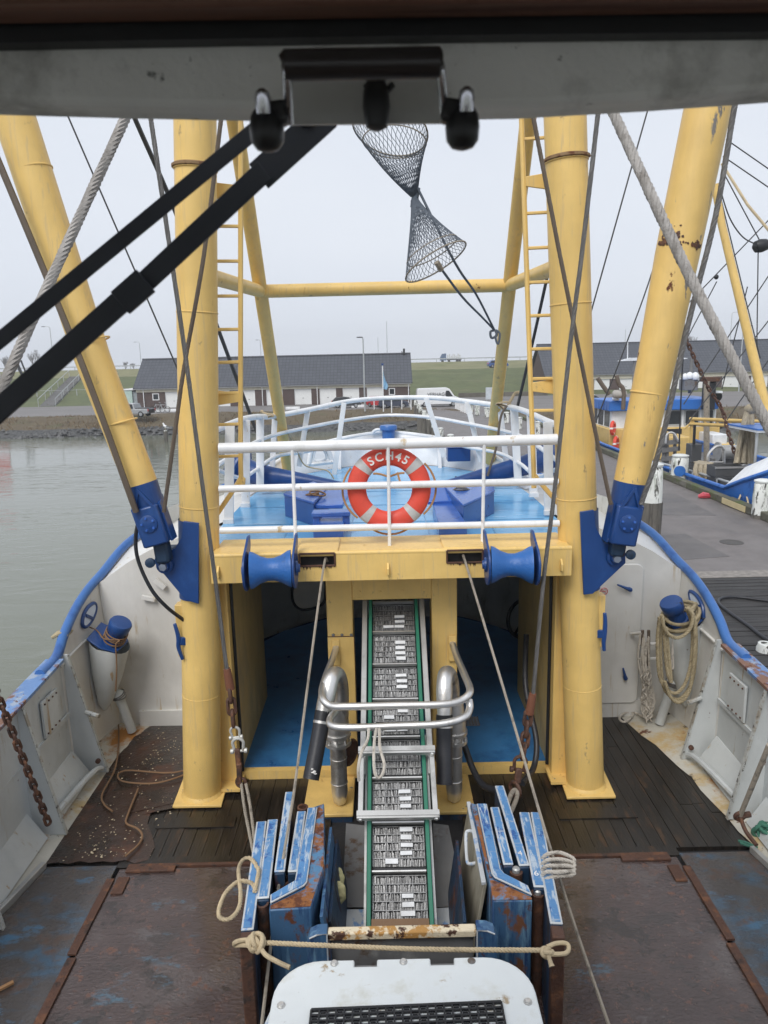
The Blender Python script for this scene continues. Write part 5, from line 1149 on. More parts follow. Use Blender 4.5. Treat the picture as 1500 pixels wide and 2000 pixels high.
# chain stoppers: two troughs, boxes, and hawse pipes running out to the shell
GS = 'blue anchor chain gear on the foredeck'
for s_, dt in ((-1, ''), (1, '')):
    lab = {-1: 'blue chain box on the left half of the foredeck, with a raised cross plate', 1: 'blue chain box on the right half of the foredeck, topped by a wire coil'}[s_]
    t = thing('anchor_chain_gear', lab, 'chain gear', (CX + s_ * .75, 9.4, FZ), GS)
    z1_ = FZ + .16
    tr = {-1: [(600, 1058), (664, 1056), (676, 995), (640, 995)], 1: [(868, 1054), (926, 1050), (882, 975), (845, 985)]}[s_]
    z1_ = FZ + .16; T4 = [on(x, y, z1_) for x, y in tr]
    for k in (0, 1): T4[k].y = 7.97
    m_ = MB(); m_.prism([V((p.x, p.y, FZ)) for p in T4], (0, 0, .16)); m_.build('trough', chainblue, t, bevel=.01)
    bxp = {-1: [(555, 968), (612, 985), (640, 955), (612, 945), (570, 958)], 1: [(905, 990), (965, 962), (962, 950), (900, 940), (866, 950)]}[s_]
    hh = .27
    B4 = [on(x, y, FZ + hh) for x, y in bxp]
    m_ = MB(); m_.prism([V((p.x, p.y, FZ)) for p in B4], (0, 0, hh)); m_.build('chain_box', mat('box_blue', (.025, .10, .34), .35, spots=[(RUST, 6, .68, .04, (1, 1, 1)), (DIRT, 4, .64, .05, (1, 1, 1))]) if 'box_blue' not in bpy.data.materials else bpy.data.materials['box_blue'], t, bevel=.008)
    m_ = MB(); m_.prism([p + V((0, 0, .002)) + (p - sum(B4, V((0, 0, 0))) / 5) * .03 for p in B4], (0, 0, .03)); m_.build('box_lid', chainblue, t, bevel=.006)
    rd = {-1: [(640, 975), (680, 962), (668, 948), (640, 946), (612, 948)], 1: [(846, 985), (880, 966), (905, 990), (866, 950), (836, 950)]}[s_]
    L4 = [on(x, y, FZ + .20) for x, y in rd]
    if s_ < 0:
        q = on(647, 1002, FZ + .24); m_ = MB(); m_.box(q, (.44, .2, .05)); m_.box(q + V((-.17, .02, -.10)), (.08, .18, .16)); m_.box(q + V((.17, .02, -.10)), (.08, .18, .16)); m_.build('cross_plate', chainblue, t, bevel=.01)
        a_, b2 = on(642, 990, FZ + .22), on(660, 960, FZ + .26); m_ = MB(); m_.bar(a_, b2, .34, .05); m_.build('ramp_plate', chainblue, t, bevel=.01)
        m_ = MB()
        for k in range(3): m_.torus(on(622, 966, FZ + .30) + V((rnd.uniform(-.08, .08), rnd.uniform(-.06, .06), .01 * k)), (rnd.uniform(-.2, .2), rnd.uniform(-.2, .2), 1), .06 + .02 * k, .012, 16, 5)
        m_.build('rusty_lashing', ropebrown, t)
    else:
        a_, b2 = on(862, 982, FZ + .17), on(858, 955, FZ + .26); m_ = MB(); m_.bar(a_, b2, .34, .05); m_.build('ramp_plate', chainblue, t, bevel=.01)
        m_ = MB()
        for k in range(3): m_.torus(on(898, 957, FZ + .30) + V((rnd.uniform(-.03, .03), rnd.uniform(-.03, .03), .015 * k)), (rnd.uniform(-.1, .1), rnd.uniform(-.1, .1), 1), .1 - .02 * k, .01, 20, 5)
        m_.build('wire_coil', wire, t)
    c0 = {-1: at(690, 957, 11.0), 1: at(860, 955, 11.0)}[s_]; c1 = {-1: at(500, 925, 11.3), 1: at(1040, 905, 11.3)}[s_]; c2 = {-1: at(452, 905, 11.4), 1: at(1085, 888, 11.4)}[s_]
    c0.z = FZ + .08
    m_ = MB(); m_.tube(smooth_path([c0, c0.lerp(c1, .5), c1, c2], 5), [.05 + .012 * i for i in range(16)], 16); m_.build('hawse_pipe', royal, t)
    m_ = MB(); m_.lathe(c1.lerp(c2, .5), c2 - c1, [(0, .26), (.03, .30), (.06, .30), (.08, .2)], 20); m_.build('flange', royal, t)
    m_ = MB(); m_.torus({-1: on(610, 948, FZ + .05), 1: on(905, 938, FZ + .05)}[s_] + V((0, 0, .05)), (.3, 1, .2), .12, .016, 22, 6, 0, math.pi, ref=(1, 0, 0)); m_.build('hoop', rubber, t)
m_ = MB(); P_ = smooth_path([at(533, 815, 11.6), at(555, 834, 11.9), at(575, 870, 12.2), at(592, 905, 12.4), at(610, 914, 12.4), at(640, 920, 12.4), at(655, 940, 12.4)], 6); m_.tube(P_, .012, 6); single(m_, 'thin_line', ropecream, 'pale line tied to the left top rail and drooping to the foredeck', 'line', P_[0])
m_ = MB(); P_ = smooth_path([at(520, 812, 11.3) + V((rnd.uniform(-.12, .12), 0, rnd.uniform(-.07, .09))) for _ in range(9)], 4); m_.tube(P_, .014, 6); single(m_, 'lashing', ropecream, 'tangled pale lashing on the left top rail beside the brace', 'rope', P_[0])
m_ = MB(); P_ = smooth_path([at(985, 795, 11.3) + V((rnd.uniform(-.13, .13), 0, rnd.uniform(-.06, .1))) for _ in range(9)], 4); m_.tube(P_, .015, 6); m_.tube(smooth_path([at(992, 792, 11.2), at(1000, 778, 11.2), at(1006, 768, 11.2), at(1014, 766, 11.2)], 4), .022, 8); single(m_, 'lashing', ropecream, 'tangled pale lashing with a bent stub on the right top rail beside the brace', 'rope', P_[0])
m_ = MB(); P_ = smooth_path([at(990, 792, 11.0), at(978, 815, 11.0), at(970, 870, 11.0), at(960, 905, 11.0), at(952, 930, 11.0)], 5); m_.tube(P_, .018, 6); single(m_, 'dark_rope', wirebrown, 'dark rope hanging from the right top rail beside the yellow brace', 'rope', P_[0])

# ------------------------------------------------------------------ fairlead rollers on the beam
GRL = 'blue hourglass rollers on the cross beam'
for s_, c_, tilt, lab in ((-1, (529, 1112), .045, 'blue hourglass roller on the left end of the yellow cross beam'), (1, (999, 1103), .045, 'blue hourglass roller on the right end of the yellow cross beam')):
    q = at(c_[0], c_[1], 7.03); t = thing('fairlead_roller', lab, 'roller', q, GRL)
    ax = V((1, .10 * -s_, 0)).normalized()
    prof = [(-.205, .02), (-.20, .185), (-.17, .178), (-.1, .135), (-.03, .112), (.03, .112), (.1, .135), (.17, .178), (.20, .185), (.205, .02)]
    m_ = MB(); m_.lathe(q, ax, prof, 28); m_.build('spool', mat('roller_blue', (.022, .12, .38), .4, spots=[((.03, .06, .12), 6, .6, .1, (1, 1, 1)), ((.45, .45, .45), 22, .70, .03, (1, 1, 1))], bump=.3, bs=40) if 'roller_blue' not in bpy.data.materials else bpy.data.materials['roller_blue'], t)
    for e in (-1, 1):
        c = q + ax * e * .225; fw = V((0, 1, 0))
        poly = [c + V((0, math.cos(a) * .2, math.sin(a) * .2)) for a in [R(x) for x in range(120, 391, 15)]] + [c + V((0, .25, .20)), c + V((0, .25, .30)), c + V((0, .16, .30)), c + V((0, .05, .24))]
        m_ = MB(); m_.prism(poly, ax * e * .022); ck = m_.build('cheek_plate', royal, t, bevel=.004)
        m_ = MB(); m_.lathe(c + ax * e * .02, ax * e, [(0, .075), (.02, .07), (.022, .045), (.04, .04), (.042, .004)], 16); m_.build('axle_cap', royal, ck)

# ------------------------------------------------------------------ life ring
q = at(760, 954, 7.64)
lr = thing('life_ring', 'orange red life ring lettered SCH45 with grey tape bands, hung on the white foredeck rail', 'life ring', q)
Ro, Ri = .437, .240; Rm, rt_ = (Ro + Ri) / 2, (Ro - Ri) / 2
nrm = V((0, -1, .06)).normalized()
def ringseg(m_, a0, a1, k, n, m=14):
    rr = V((1, 0, 0)); uu = nrm.cross(rr); uu = -uu if uu.z < 0 else uu
    vs, fs = [], []
    for i in range(n + 1):
        a = a0 + (a1 - a0) * i / n; dr = rr * math.cos(a) + uu * math.sin(a)
        for j in range(m): b = 2 * math.pi * j / m; vs.append(q + dr * (Rm + rt_ * k * math.cos(b)) + nrm * rt_ * .62 * k * math.sin(b))
    for i in range(n):
        for j in range(m): l = (j + 1) % m; fs.append((i * m + j, (i + 1) * m + j, (i + 1) * m + l, i * m + l))
    m_.add(vs, fs)
m_ = MB(); ringseg(m_, 0, 2 * math.pi, 1.0, 56); m_.build('float_ring', orange, lr)
for ad in (41, 138, 230, 313): m_ = MB(); ringseg(m_, R(ad - 6.5), R(ad + 6.5), 1.02, 5); m_.build('tape_band', tape, lr)
letters('SCH45', print_white, lr, 'lettering', q, (1, 0, 0), (0, .06, 1), .125, .004, arc=(q + nrm * (rt_ * .645), Rm - .035, R(90)), font_bold=True)
m_ = MB()
for a0, a1 in ((45, 135), (150, 222), (238, 305), (322, 395)):
    pts = []
    for i in range(13):
        k = i / 12; a = R(lerp(a0, a1, k)); rad = (Ro + .015 + .035 * math.sin(math.pi * k)) if a0 not in (45,) else Ri - .01 - .10 * math.sin(math.pi * k)
        pts.append(q + V((math.cos(a) * rad, -.02, math.sin(a) * rad)))
    m_.tube(pts, .011, 6)
m_.tube(smooth_path([q + V((.09, -.02, .17)), q + V((.11, -.04, .09)), q + V((.14, -.03, .02)), q + V((.17, -.02, .05))], 4), .012, 6)
m_.build('grab_line', ropeorange, lr)

# ------------------------------------------------------------------ side bollards on white pedestals
def pedestal(s_, px_, py_, Yp, label, tiltx):
    top = at(px_, py_, Yp); foot = at(*((205, 1386) if s_ < 0 else (1338, 1378)), Yp + .05)
    t = thing('mooring_bollard', label, 'bollard', foot, 'blue bollards on pale pedestals at the bulwarks')
    ax = (V((tiltx, -.22, 1))).normalized()
    n = 18; vs = []; rt = V((1, 0, 0)); bk = V((0, 1, 0))
    secs = [(0, .03, .03), (.12, .085, .09), (.55, .17, .16), (1.05, .225, .20)]
    A = foot; B = top - ax * .16; e1 = V((1, 0, -tiltx)).normalized(); e2 = ax.cross(e1)
    m_ = MB(); rows = []
    for k, (h, rx, ry) in enumerate(secs):
        c = A.lerp(B, h / 1.05)
        tl_ = (0, 0, .7, 1)[k]; f1, f2 = rt.lerp(e1, tl_), bk.lerp(e2, tl_)
        rows.append([c + f1 * rx * math.cos(a) + f2 * ry * math.sin(a) + V((s_ * .08 * (1 if math.cos(a) * s_ > 0 else 0) * h, 0, 0)) for a in [2 * math.pi * i / n for i in range(n + 1)]])
    m_.grid(rows); m_.build('pedestal', greypaint, t)
    pl_ = [(-.30, -.26), (.0, -.34), (.30, -.26), (.36, .2), (.2, .36), (-.3, .36)]
    e1 = V((1, 0, -tiltx)).normalized(); e2 = ax.cross(e1)
    pl_ = [(x * .66 + (s_ * .08), y * .66) for x, y in pl_]
    m_ = MB(); m_.prism([B + e1 * x + e2 * y for x, y in pl_], ax * .025); m_.build('top_plate', royal, t, bevel=.006)
    m_ = MB(); m_.lathe(B + ax * .025, ax, [(0, .135), (.02, .13), (.03, .108), (.15, .104), (.18, .132), (.29, .142), (.312, .13), (.32, .01)], 24); m_.build('bollard_head', royal, t)
    return t, B, ax
bL, bLB, bLax = pedestal(-1, 228, 1236, 8.85, 'blue mooring bollard with a thin line round it, beside the left bulwark port', .55)
bR, bRB, bRax = pedestal(1, 1318, 1196, 8.85, 'blue mooring bollard carrying the coiled hawser beside the right bulwark', -.5)
m_ = MB()
for k in range(4): m_.torus(bLB + bLax * (.07 + .035 * k), bLax + V((rnd.uniform(-.15, .15), rnd.uniform(-.15, .15), 0)), .135, .009, 26, 5)
P_ = smooth_path([at(168, 1222, 9.0), at(190, 1232, 8.9), bLB + bLax * .12 + V((-.1, -.12, 0)), bLB + bLax * .1 + V((.1, -.14, 0)), at(226, 1260, 8.7), at(228, 1300, 8.7), at(226, 1350, 8.7)], 5); m_.tube(P_, .009, 6)
single(m_, 'thin_line', ropebrown, 'thin brown line wound round the left bollard and hanging down', 'line', bLB)
# oval ports in the bulwark with blue rims
for s_, pts_, lab in ((-1, [(184, 1178), (187, 1190), (180, 1210), (168, 1224), (161, 1220), (163, 1202), (172, 1186)], 'oval mooring port with blue rim in the left bulwark'), (1, [(1348, 1155), (1362, 1165), (1372, 1185), (1374, 1205), (1370, 1199), (1356, 1184), (1349, 1170)], 'oval mooring port with blue rim in the right bulwark, rope passing out')):
    Yp = 9.02 if s_ < 0 else 9.0; L_ = [at(x, y, Yp) for x, y in pts_]; c = sum(L_, V((0, 0, 0))) / len(L_)
    # lie on the shell: push every point to the inside face of the bulwark
    LL_ = []
    for x, y in pts_:
        Yq = 8.4
        while Yq < 10.5:
            pp = at(x, y, Yq)
            if abs(pp.x - CX) >= hb_at(Yq, pp.z) - .022: break
            Yq += .01
        LL_.append(pp)
    L_ = LL_; c = sum(L_, V((0, 0, 0))) / len(L_)
    t = thing('mooring_port', lab, 'mooring port', c)
    m_ = MB(); m_.tube(smooth_path(L_, 4, True), .024, 8, closed=True); m_.build('rim', royal, t)
    m_ = MB(); m_.prism(smooth_path([c + (p - c) * .92 - V((s_ * .012, 0, 0)) for p in L_], 3, True), (s_ * .008, 0, 0)); m_.build('opening', mat('port_light', (.62, .70, .82), .3) if 'port_light' not in bpy.data.materials else bpy.data.materials['port_light'], t)
    m_ = MB(); m_.bar(c + (L_[2] - c) * .8 - V((s_ * .02, 0, 0)), c + (L_[5] - c) * .8 - V((s_ * .02, 0, 0)), .02, .035); m_.build('cross_bar', royal, t)
# vent pipes with wrapped heads
for (x0, y0_, x1, y1_), Y0_, Y1_, lab in (((262, 1428), 9.1, 9.0, 0), )[:0]: pass
for a_, b2, lab in ((on(258, 1428, .06), at(233, 1362, 9.0), 'pale vent pipe leaning from the left deck corner under the bollard'), (on(1288, 1413, .06), at(1312, 1338, 8.95), 'pale vent pipe leaning from the right deck corner behind the coiled hawser')):
    t = thing('vent_pipe', lab, 'pipe', a_); d = (b2 - a_).normalized()
    m_ = MB(); m_.tube([a_, b2], .06, 14); m_.build('pipe', greypaint, t)
    m_ = MB(); m_.lathe(b2 - d * .03, d, [(0, .075), (.05, .085), (.09, .08), (.12, .05), (.13, .005)], 14); hd = m_.build('cap', greypaint, t)
    m_ = MB()
    for k in range(3): m_.torus(b2 + d * (.0 + .025 * k), d + V((rnd.uniform(-.15, .15),) * 3), .085, .009, 18, 5)
    m_.build('lashing', wire, t)
# coiled hawser on the right bollard
t = thing('coiled_hawser', 'thick cream hawser coiled over the right blue bollard, bights hanging down', 'rope coil', bRB)
m_ = MB()
C = bRB + bRax * .1
for k in range(5):
    ax = (bRax + V((rnd.uniform(-.2, .2), rnd.uniform(-.25, .1), 0))).normalized()
    m_.torus(C + bRax * (.035 * k - .06) + V((.02 * k, -.01 * k, -.01)), ax, .19 + .02 * (k % 3), .021, 40, 8)
m_.build('turns', ropeold, t)
bights = [[(1293, 1215), (1290, 1260), (1292, 1315), (1300, 1350), (1325, 1366), (1348, 1340), (1358, 1290), (1358, 1215), (1345, 1190)],
          [(1288, 1205), (1284, 1255), (1288, 1320), (1303, 1346), (1320, 1354), (1338, 1335), (1350, 1290), (1352, 1225), (1340, 1186)],
          [(1298, 1225), (1299, 1270), (1305, 1318), (1311, 1332), (1308, 1300), (1302, 1240), (1300, 1225)],
          [(1344, 1185), (1356, 1210), (1357, 1270), (1352, 1320), (1345, 1352), (1328, 1372), (1310, 1362), (1298, 1330)],
          [(1292, 1200), (1300, 1232), (1322, 1246), (1345, 1232), (1353, 1205), (1344, 1188)]]
for k, bgt in enumerate(bights):
    P_ = smooth_path([at(x, y, 8.55 - .035 * k) for x, y in bgt], 7); m_ = MB(); m_.rope(P_, .024, 3, .11, 5, 6); m_.build('bight', ropeold, t)
m_ = MB(); m_.rope(smooth_path([at(1349, 1198, 8.62), at(1356, 1186, 8.75), at(1363, 1177, 8.9), at(1372, 1166, 9.1)], 6), .03, 3, .13); m_.build('bight', ropeold, t)
m_ = MB(); P_ = smooth_path([at(1314, 1240, 8.5), at(1312, 1290, 8.5), at(1311, 1303, 8.5), at(1315, 1303, 8.5), at(1314, 1252, 8.5)], 5); m_.tube(P_, .009, 6); m_.build('thin_loop', ropewhite, t)
# bundle of pale lines hanging on pegs
t = thing('line_bundle', 'bundle of pale handlines hung over pegs beside the white door', 'rope bundle', at(1262, 1300, 9.1))
for y, x0, x1 in ((1236, 1233, 1254), (1257, 1248, 1288), (1286, 1248, 1288)):
    m_ = MB(); m_.tube([at(x0, y + 2, 9.2), at(x1, y, 9.05)], .022, 8); m_.build('peg', hullwhite, t)
for x0 in (1255, 1267): m_ = MB(); m_.tube(smooth_path([at(x0, 1231, 9.05), at(x0, 1260, 9.05), at(x0 - 1, 1300, 9.05)], 3), .021, 8); m_.build('doubled_line', wirebrown, t)
m_ = MB()
for k in range(13):
    x = rnd.uniform(1244, 1268); w_ = rnd.uniform(2, 9); yb = rnd.uniform(1370, 1406)
    m_.tube(smooth_path([at(x, 1236 + rnd.uniform(0, 20), 9.03), at(x - 2 + rnd.uniform(-3, 3), 1290, 9.0), at(x + rnd.uniform(-1, 6), 1345, 8.98), at(x + 6 - w_, yb - 10, 8.97), at(x + 7, yb, 8.96), at(x + 9 + w_ * .5, yb - 14, 8.97), at(x + 6, 1340, 8.98)], 4), rnd.uniform(.007, .012), 5)
for k in range(26):
    x, y = rnd.uniform(1256, 1277), rnd.uniform(1322, 1400)
    m_.tube(smooth_path([at(x + rnd.uniform(-5, 5), y + dy, 8.95 + rnd.uniform(-.04, .02)) for dy in (-16, -8, 0, 8, 14)], 3), .008, 5)
m_.build('loose_lines', ropewhite, t)
m_ = MB(); P_ = smooth_path([on(x, y, .06) for x, y in ((1280, 1398), (1262, 1402), (1240, 1392), (1222, 1392), (1210, 1402), (1218, 1410), (1232, 1402), (1238, 1388), (1228, 1386))], 6); m_.tube(P_, .016, 6); m_.build('tail', ropewhite, t)

# ------------------------------------------------------------------ fish conveyor
t = CV = thing('fish_conveyor', 'steel wire slat conveyor with green edge strips climbing from the deck into the yellow chute', 'conveyor', (CX, 5.4, .2))
c0, c1 = on(782, 1812, .30), at(768, 1178, 8.0)
cd_ = (c1 - c0).normalized(); cl_ = (c1 - c0).length
cr_ = V((1, 0, 0)); cr_ = (cr_ - cd_ * cr_.dot(cd_)).normalized(); cn_ = cr_.cross(cd_)
wdt = .465
def CP(s_, a, n_=0): return c0 + cd_ * s_ + cr_ * a + cn_ * n_
crot = Matrix((cr_, cd_, cn_)).transposed()
CL = cl_ + .6
m_ = MB(); m_.box(CP(CL / 2, 0, -.07), (wdt, CL, .02), crot); m_.build('bed_plate', slatback, t)
for e in (-1, 1):
    m_ = MB(); m_.box(CP(CL / 2 - .12, e * (wdt / 2 + .022), .02), (.036, CL + .24, .11), crot); m_.build('green_edge', green, t, bevel=.006)
    m_ = MB(); m_.box(CP(cl_ * .76, e * (wdt / 2 + .085), .0), (.055, cl_ * .75, .10), crot); m_.build('side_rail', steelplate, t, bevel=.005)
    m_ = MB(); m_.box(CP(cl_ * .2, e * (wdt / 2 + .055), -.02), (.02, cl_ * .62, .05), crot); m_.build('side_rail', steelplate, t)
rows_v = []
for v_ in range(4):
    rr = random.Random(v_ + 40); q = MB()
    rh = .062
    n = 34
    for i in range(n):
        x = -wdt / 2 + .012 + (wdt - .024) * (i + .5) / n; ln = rh * rr.uniform(.70, .98); tl = rr.uniform(-.004, .004); w2 = rr.uniform(.0012, .0038)
        q.add([V((x - w2, -rh / 2, .0)), V((x + w2, -rh / 2, .0)), V((x + w2 + tl, -rh / 2 + ln, .012)), V((x - w2 + tl, -rh / 2 + ln, .012)), V((x - w2, -rh / 2, -.02)), V((x + w2, -rh / 2, -.02))], [(0, 1, 2, 3), (0, 1, 5, 4)])
    q.box((0, rh / 2 + .002, .012), (wdt - .02, .005, .006))
    for k in (-.5, -.25, .02, .25, .5): q.box((k * wdt * .96, 0, .004), (.006, rh, .01))
    rows_v.append(q.mesh('slat', [slatwire]))
pit = cl_ / 8.05; fy = []
rowp = pit / 5
tm = MB(); tm.box((0, 0, 0), (.112, .043, .014)); tme = tm.mesh('pale_tile', [slattile])
tiles = {0: [3, 3, 3, 0, 0], 1: [2, 3, 3, 3, 3], 2: [2, 3, 3, 3, 0], 3: [0, 0, 0, 0, 0], 4: [23, 0, 2, 3, 0], 5: [0, 3, 3, 3, 0], 6: [3, 3, 3, 3, 0], 7: [23, 3, 3, 0, 0]}
for k in range(9):
    s0 = .02 + k * pit
    m_ = MB(); m_.box(CP(s0 + pit - .01, 0, .022), (wdt - .006, .012, .05), crot); m_.build('flight', steel, t)
    m_ = MB(); m_.box(CP(s0 + pit + .016, 0, -.006), (wdt - .01, .03, .012), crot); m_.build('flight_gap', slatback, t)
    for j in range(5):
        s1_ = s0 + .055 + (pit - .075) * (j + .35) / 5
        o = bpy.data.objects.new('slat', rows_v[(k * 3 + j * 2 + j // 2) % 4]); S.collection.objects.link(o); o.parent = t
        o.location = CP(s1_, 0, -.02 + rnd.uniform(-.002, .002)) - OFF[t]; o.rotation_euler = crot.to_euler(); o.scale = (rnd.choice((-1, 1)), (pit - .075) / 5 / .0665, 1)
        tl = tiles.get(k, [0] * 5)[j]
        for col in ([2, 3] if tl == 23 else [tl]):
            if col:
                q = bpy.data.objects.new('pale_tile', tme); S.collection.objects.link(q); q.parent = t
                q.location = CP(s1_ + .004, (-.125 * .5 if col == 2 else .135 * .5) + rnd.uniform(-.006, .006), .004) - OFF[t]; q.rotation_euler = (crot @ Matrix.Rotation(rnd.uniform(-.03, .03), 3, 'Z')).to_euler(); q.scale = (rnd.uniform(.85, 1.02), rnd.uniform(.7, 1), 1)
m_ = MB(); m_.box(CP(.0, 0, .06), (wdt, .09, .03), crot); m_.build('brown_board', brown, t)
# steel guide frame over the belt
G4 = [on(702, 1595, .86), on(858, 1592, .86), on(846, 1462, .86 + .48), on(708, 1470, .86 + .48)]
def srow(y, n_):
    lo_, hi_ = 0.0, cl_
    for _ in range(40):
        m = (lo_ + hi_) / 2; v = CP(m, 0, n_) - EYE
        if 1000 - FOC * v.dot(UP) / v.dot(FWD) > y: lo_ = m
        else: hi_ = m
    return (lo_ + hi_) / 2
sA, sB = srow(1592, .2), srow(1466, .2)
A, B, C_, D = CP(sA, -.33, .13), CP(sA, .33, .13), CP(sB, .325, .13), CP(sB, -.325, .13)
fr = thing('guide_frame', 'stainless steel frame with two cross bars standing over the middle of the conveyor', 'frame', A)
for a_, b2 in ((A, D), (B, C_)): m_ = MB(); m_.bar(a_, b2, .045, .07, cn_); m_.build('side_plate', steelplate, fr, bevel=.004)
for a_, b2 in ((A, B), (D, C_)):
    m_ = MB(); m_.bar(a_ - cr_ * .03 + cn_ * .06 - cd_ * .02, b2 + cr_ * .03 + cn_ * .06 - cd_ * .02, .022, .055, cn_); xb_ = m_.build('cross_bar', steelplate, fr, bevel=.004)
    m_ = MB(); m_.bar(a_ - cr_ * .03 + cn_ * .09 + cd_ * .012, b2 + cr_ * .03 + cn_ * .09 + cd_ * .012, .045, .010, cn_); m_.build('flange', steelplate, xb_)
    for e in (a_, b2): m_ = MB(); m_.lathe(e + cn_ * .07 - cd_ * .035, -cd_, [(0, .02), (.012, .018), (.013, .002)], 6); m_.build('bolt', steel, xb_)
m_ = MB(); P_ = smooth_path([at(720, 1424, 6.33), at(718, 1445, 6.2), at(706, 1470, 6.05), at(700, 1500, 5.95), at(701, 1525, 5.95)], 5); m_.tube(P_, .014, 6)
m_.tube(smooth_path([at(735, 1424, 6.33), at(731, 1450, 6.1), at(730, 1490, 5.9), at(733, 1512, 5.85), at(740, 1519, 5.85), at(748, 1510, 5.85), at(750, 1490, 5.9), at(742, 1460, 6.05), at(741, 1424, 6.33)], 5), .014, 6); single(m_, 'cord', ropewhite, 'pale cord looped over the steel rail, hanging onto the conveyor', 'cord', P_[0])
# side skirts and white panels beside the belt foot
for s_, q1, q2 in ((-1, [(676, 1608), (712, 1612), (714, 1772), (668, 1772)], [(674, 1776), (714, 1776), (714, 1832), (664, 1832)]), (1, [(846, 1608), (876, 1612), (908, 1770), (850, 1772)], [(850, 1774), (886, 1772), (884, 1832), (848, 1832)])):
    t2 = thing('belt_skirt', ['', 'grey stained plate with a white lower panel at the left of the conveyor foot', 'grey stained plate with a white lower panel at the right of the conveyor foot'][1 if s_ < 0 else 2], 'plate', on(q1[0][0], q1[0][1], .3))
    ys = lambda y: lerp(6.55, 5.25, (y - 1608) / 224.0)
    m_ = MB(); m_.prism([at(x, y, ys(y)) for x, y in q1], (0, .02, -.02)); m_.build('grey_plate', greyplate, t2)
    m_ = MB(); m_.prism([at(x, y, ys(y)) for x, y in q2], (0, .02, -.02)); m_.build('white_panel', panelwhite, t2)

# ------------------------------------------------------------------ pumps and hoses either side of the belt
def pump(s_, label):
    M_ = (lambda a, b: a) if s_ < 0 else (lambda a, b: b)
    base = on(*M_((664, 1575), (886, 1560)), .06)
    t = thing('discharge_pump', label, 'pump', base, 'steel discharge pumps beside the conveyor')
    x, Yp = base.x, 7.3
    ztop = at(*M_((667, 1385), (884, 1380)), Yp).z
    m_ = MB(); m_.tube([V((x, Yp, .06)), V((x, Yp, .10)), V((x, Yp, .22)), V((x, Yp, 1.0))], [.03, .07, .088, .088], 18); m_.build('riser', steel, t)
    for z in (.33, .62, .85): m_ = MB(); m_.torus((x, Yp, z), (0, 0, 1), .088, .007, 20, 5); m_.build('weld_band', steel, t)
    zf = at(*M_((667, 1442), (886, 1438)), Yp).z
    for z in (zf - .06, zf + .04): m_ = MB(); m_.lathe((x, Yp, z), (0, 0, 1), [(0, .02), (.001, .145), (.035, .145), (.036, .02)], 24); m_.build('flange', steel, t)
    for k in range(8): a = k * math.pi / 4; m_ = MB(); m_.tube([V((x + .122 * math.cos(a), Yp + .122 * math.sin(a), zf - .07)), V((x + .122 * math.cos(a), Yp + .122 * math.sin(a), zf + .09))], .010, 6); m_.build('bolt', steel, t)
    m_ = MB(); m_.tube([V((x, Yp, zf + .07)), V((x, Yp, zf + .2)), V((x, Yp + .0, zf + .42))], [.13, .125, .1], 18); m_.build('valve_body', steel, t)
    m_ = MB(); m_.torus((x + s_ * -.12, Yp + .1, .62), (1, -.6, 0), .13, .022, 22, 8); m_.lathe((x + s_ * -.12, Yp + .1, .62), (1, -.6, 0), [(-.01, .12), (.01, .12)], 18); m_.build('blind_flange', ruststeel, t)
    # elbow over to the hose
    if s_ < 0: pts = [at(667, 1400, 7.3), at(667, 1345, 7.25), at(660, 1318, 7.12), at(648, 1322, 6.95), at(640, 1352, 6.85), at(631, 1393, 6.75)]; rr = [.075, .075, .077, .08, .086, .08]; he = [at(631, 1393, 6.75), at(621, 1450, 6.62), at(607, 1522, 6.45)]
    else: pts = [at(884, 1400, 7.3), at(884, 1345, 7.25), at(878, 1318, 7.1), at(870, 1318, 6.92), at(868, 1352, 6.8), at(868, 1400, 6.7)]; rr = [.073, .073, .075, .076, .082, .068]; he = [at(868, 1400, 6.7), at(868, 1460, 6.6), at(868, 1532, 6.45)]
    P_ = smooth_path(pts, 4); R2 = []
    for i in range(len(P_)): f = i / (len(P_) - 1) * (len(rr) - 1); k = min(int(f), len(rr) - 2); R2.append(lerp(rr[k], rr[k + 1], f - k))
    m_ = MB(); m_.tube(P_, R2, 20); m_.build('elbow', steel, t)
    d = (he[1] - he[0]).normalized()
    m_ = MB(); m_.tube([he[0] - d * .02, he[0] + d * .06], .081, 18); m_.build('hose_clip', rubber, t); m_ = MB(); m_.tube([he[0] + d * .075, he[0] + d * .10], .083, 18); m_.build('clip_band', steel, t)
    m_ = MB(); H = smooth_path(he, 8); H[0] = H[0] + d * .06; m_.tube(H, .079, 20, caps=False); m_.tube([H[-1] + (H[-1] - H[-2]).normalized() * .001, H[-3]], .066, 20); hs = m_.build('hose', hose, t)
    if s_ < 0:
        q = at(613, 1494, 6.48); m_ = MB()
        for k in range(5): crumb(m_, q + V((rnd.uniform(-.03, .03), -.085, rnd.uniform(-.05, .03))), .02)
        m_.build('paint_splash', print_white, hs)
    return t
pump(-1, 'steel pump left of the conveyor, its black hose splashed with white paint')
pump(1, 'steel pump with a clean black hose right of the conveyor')
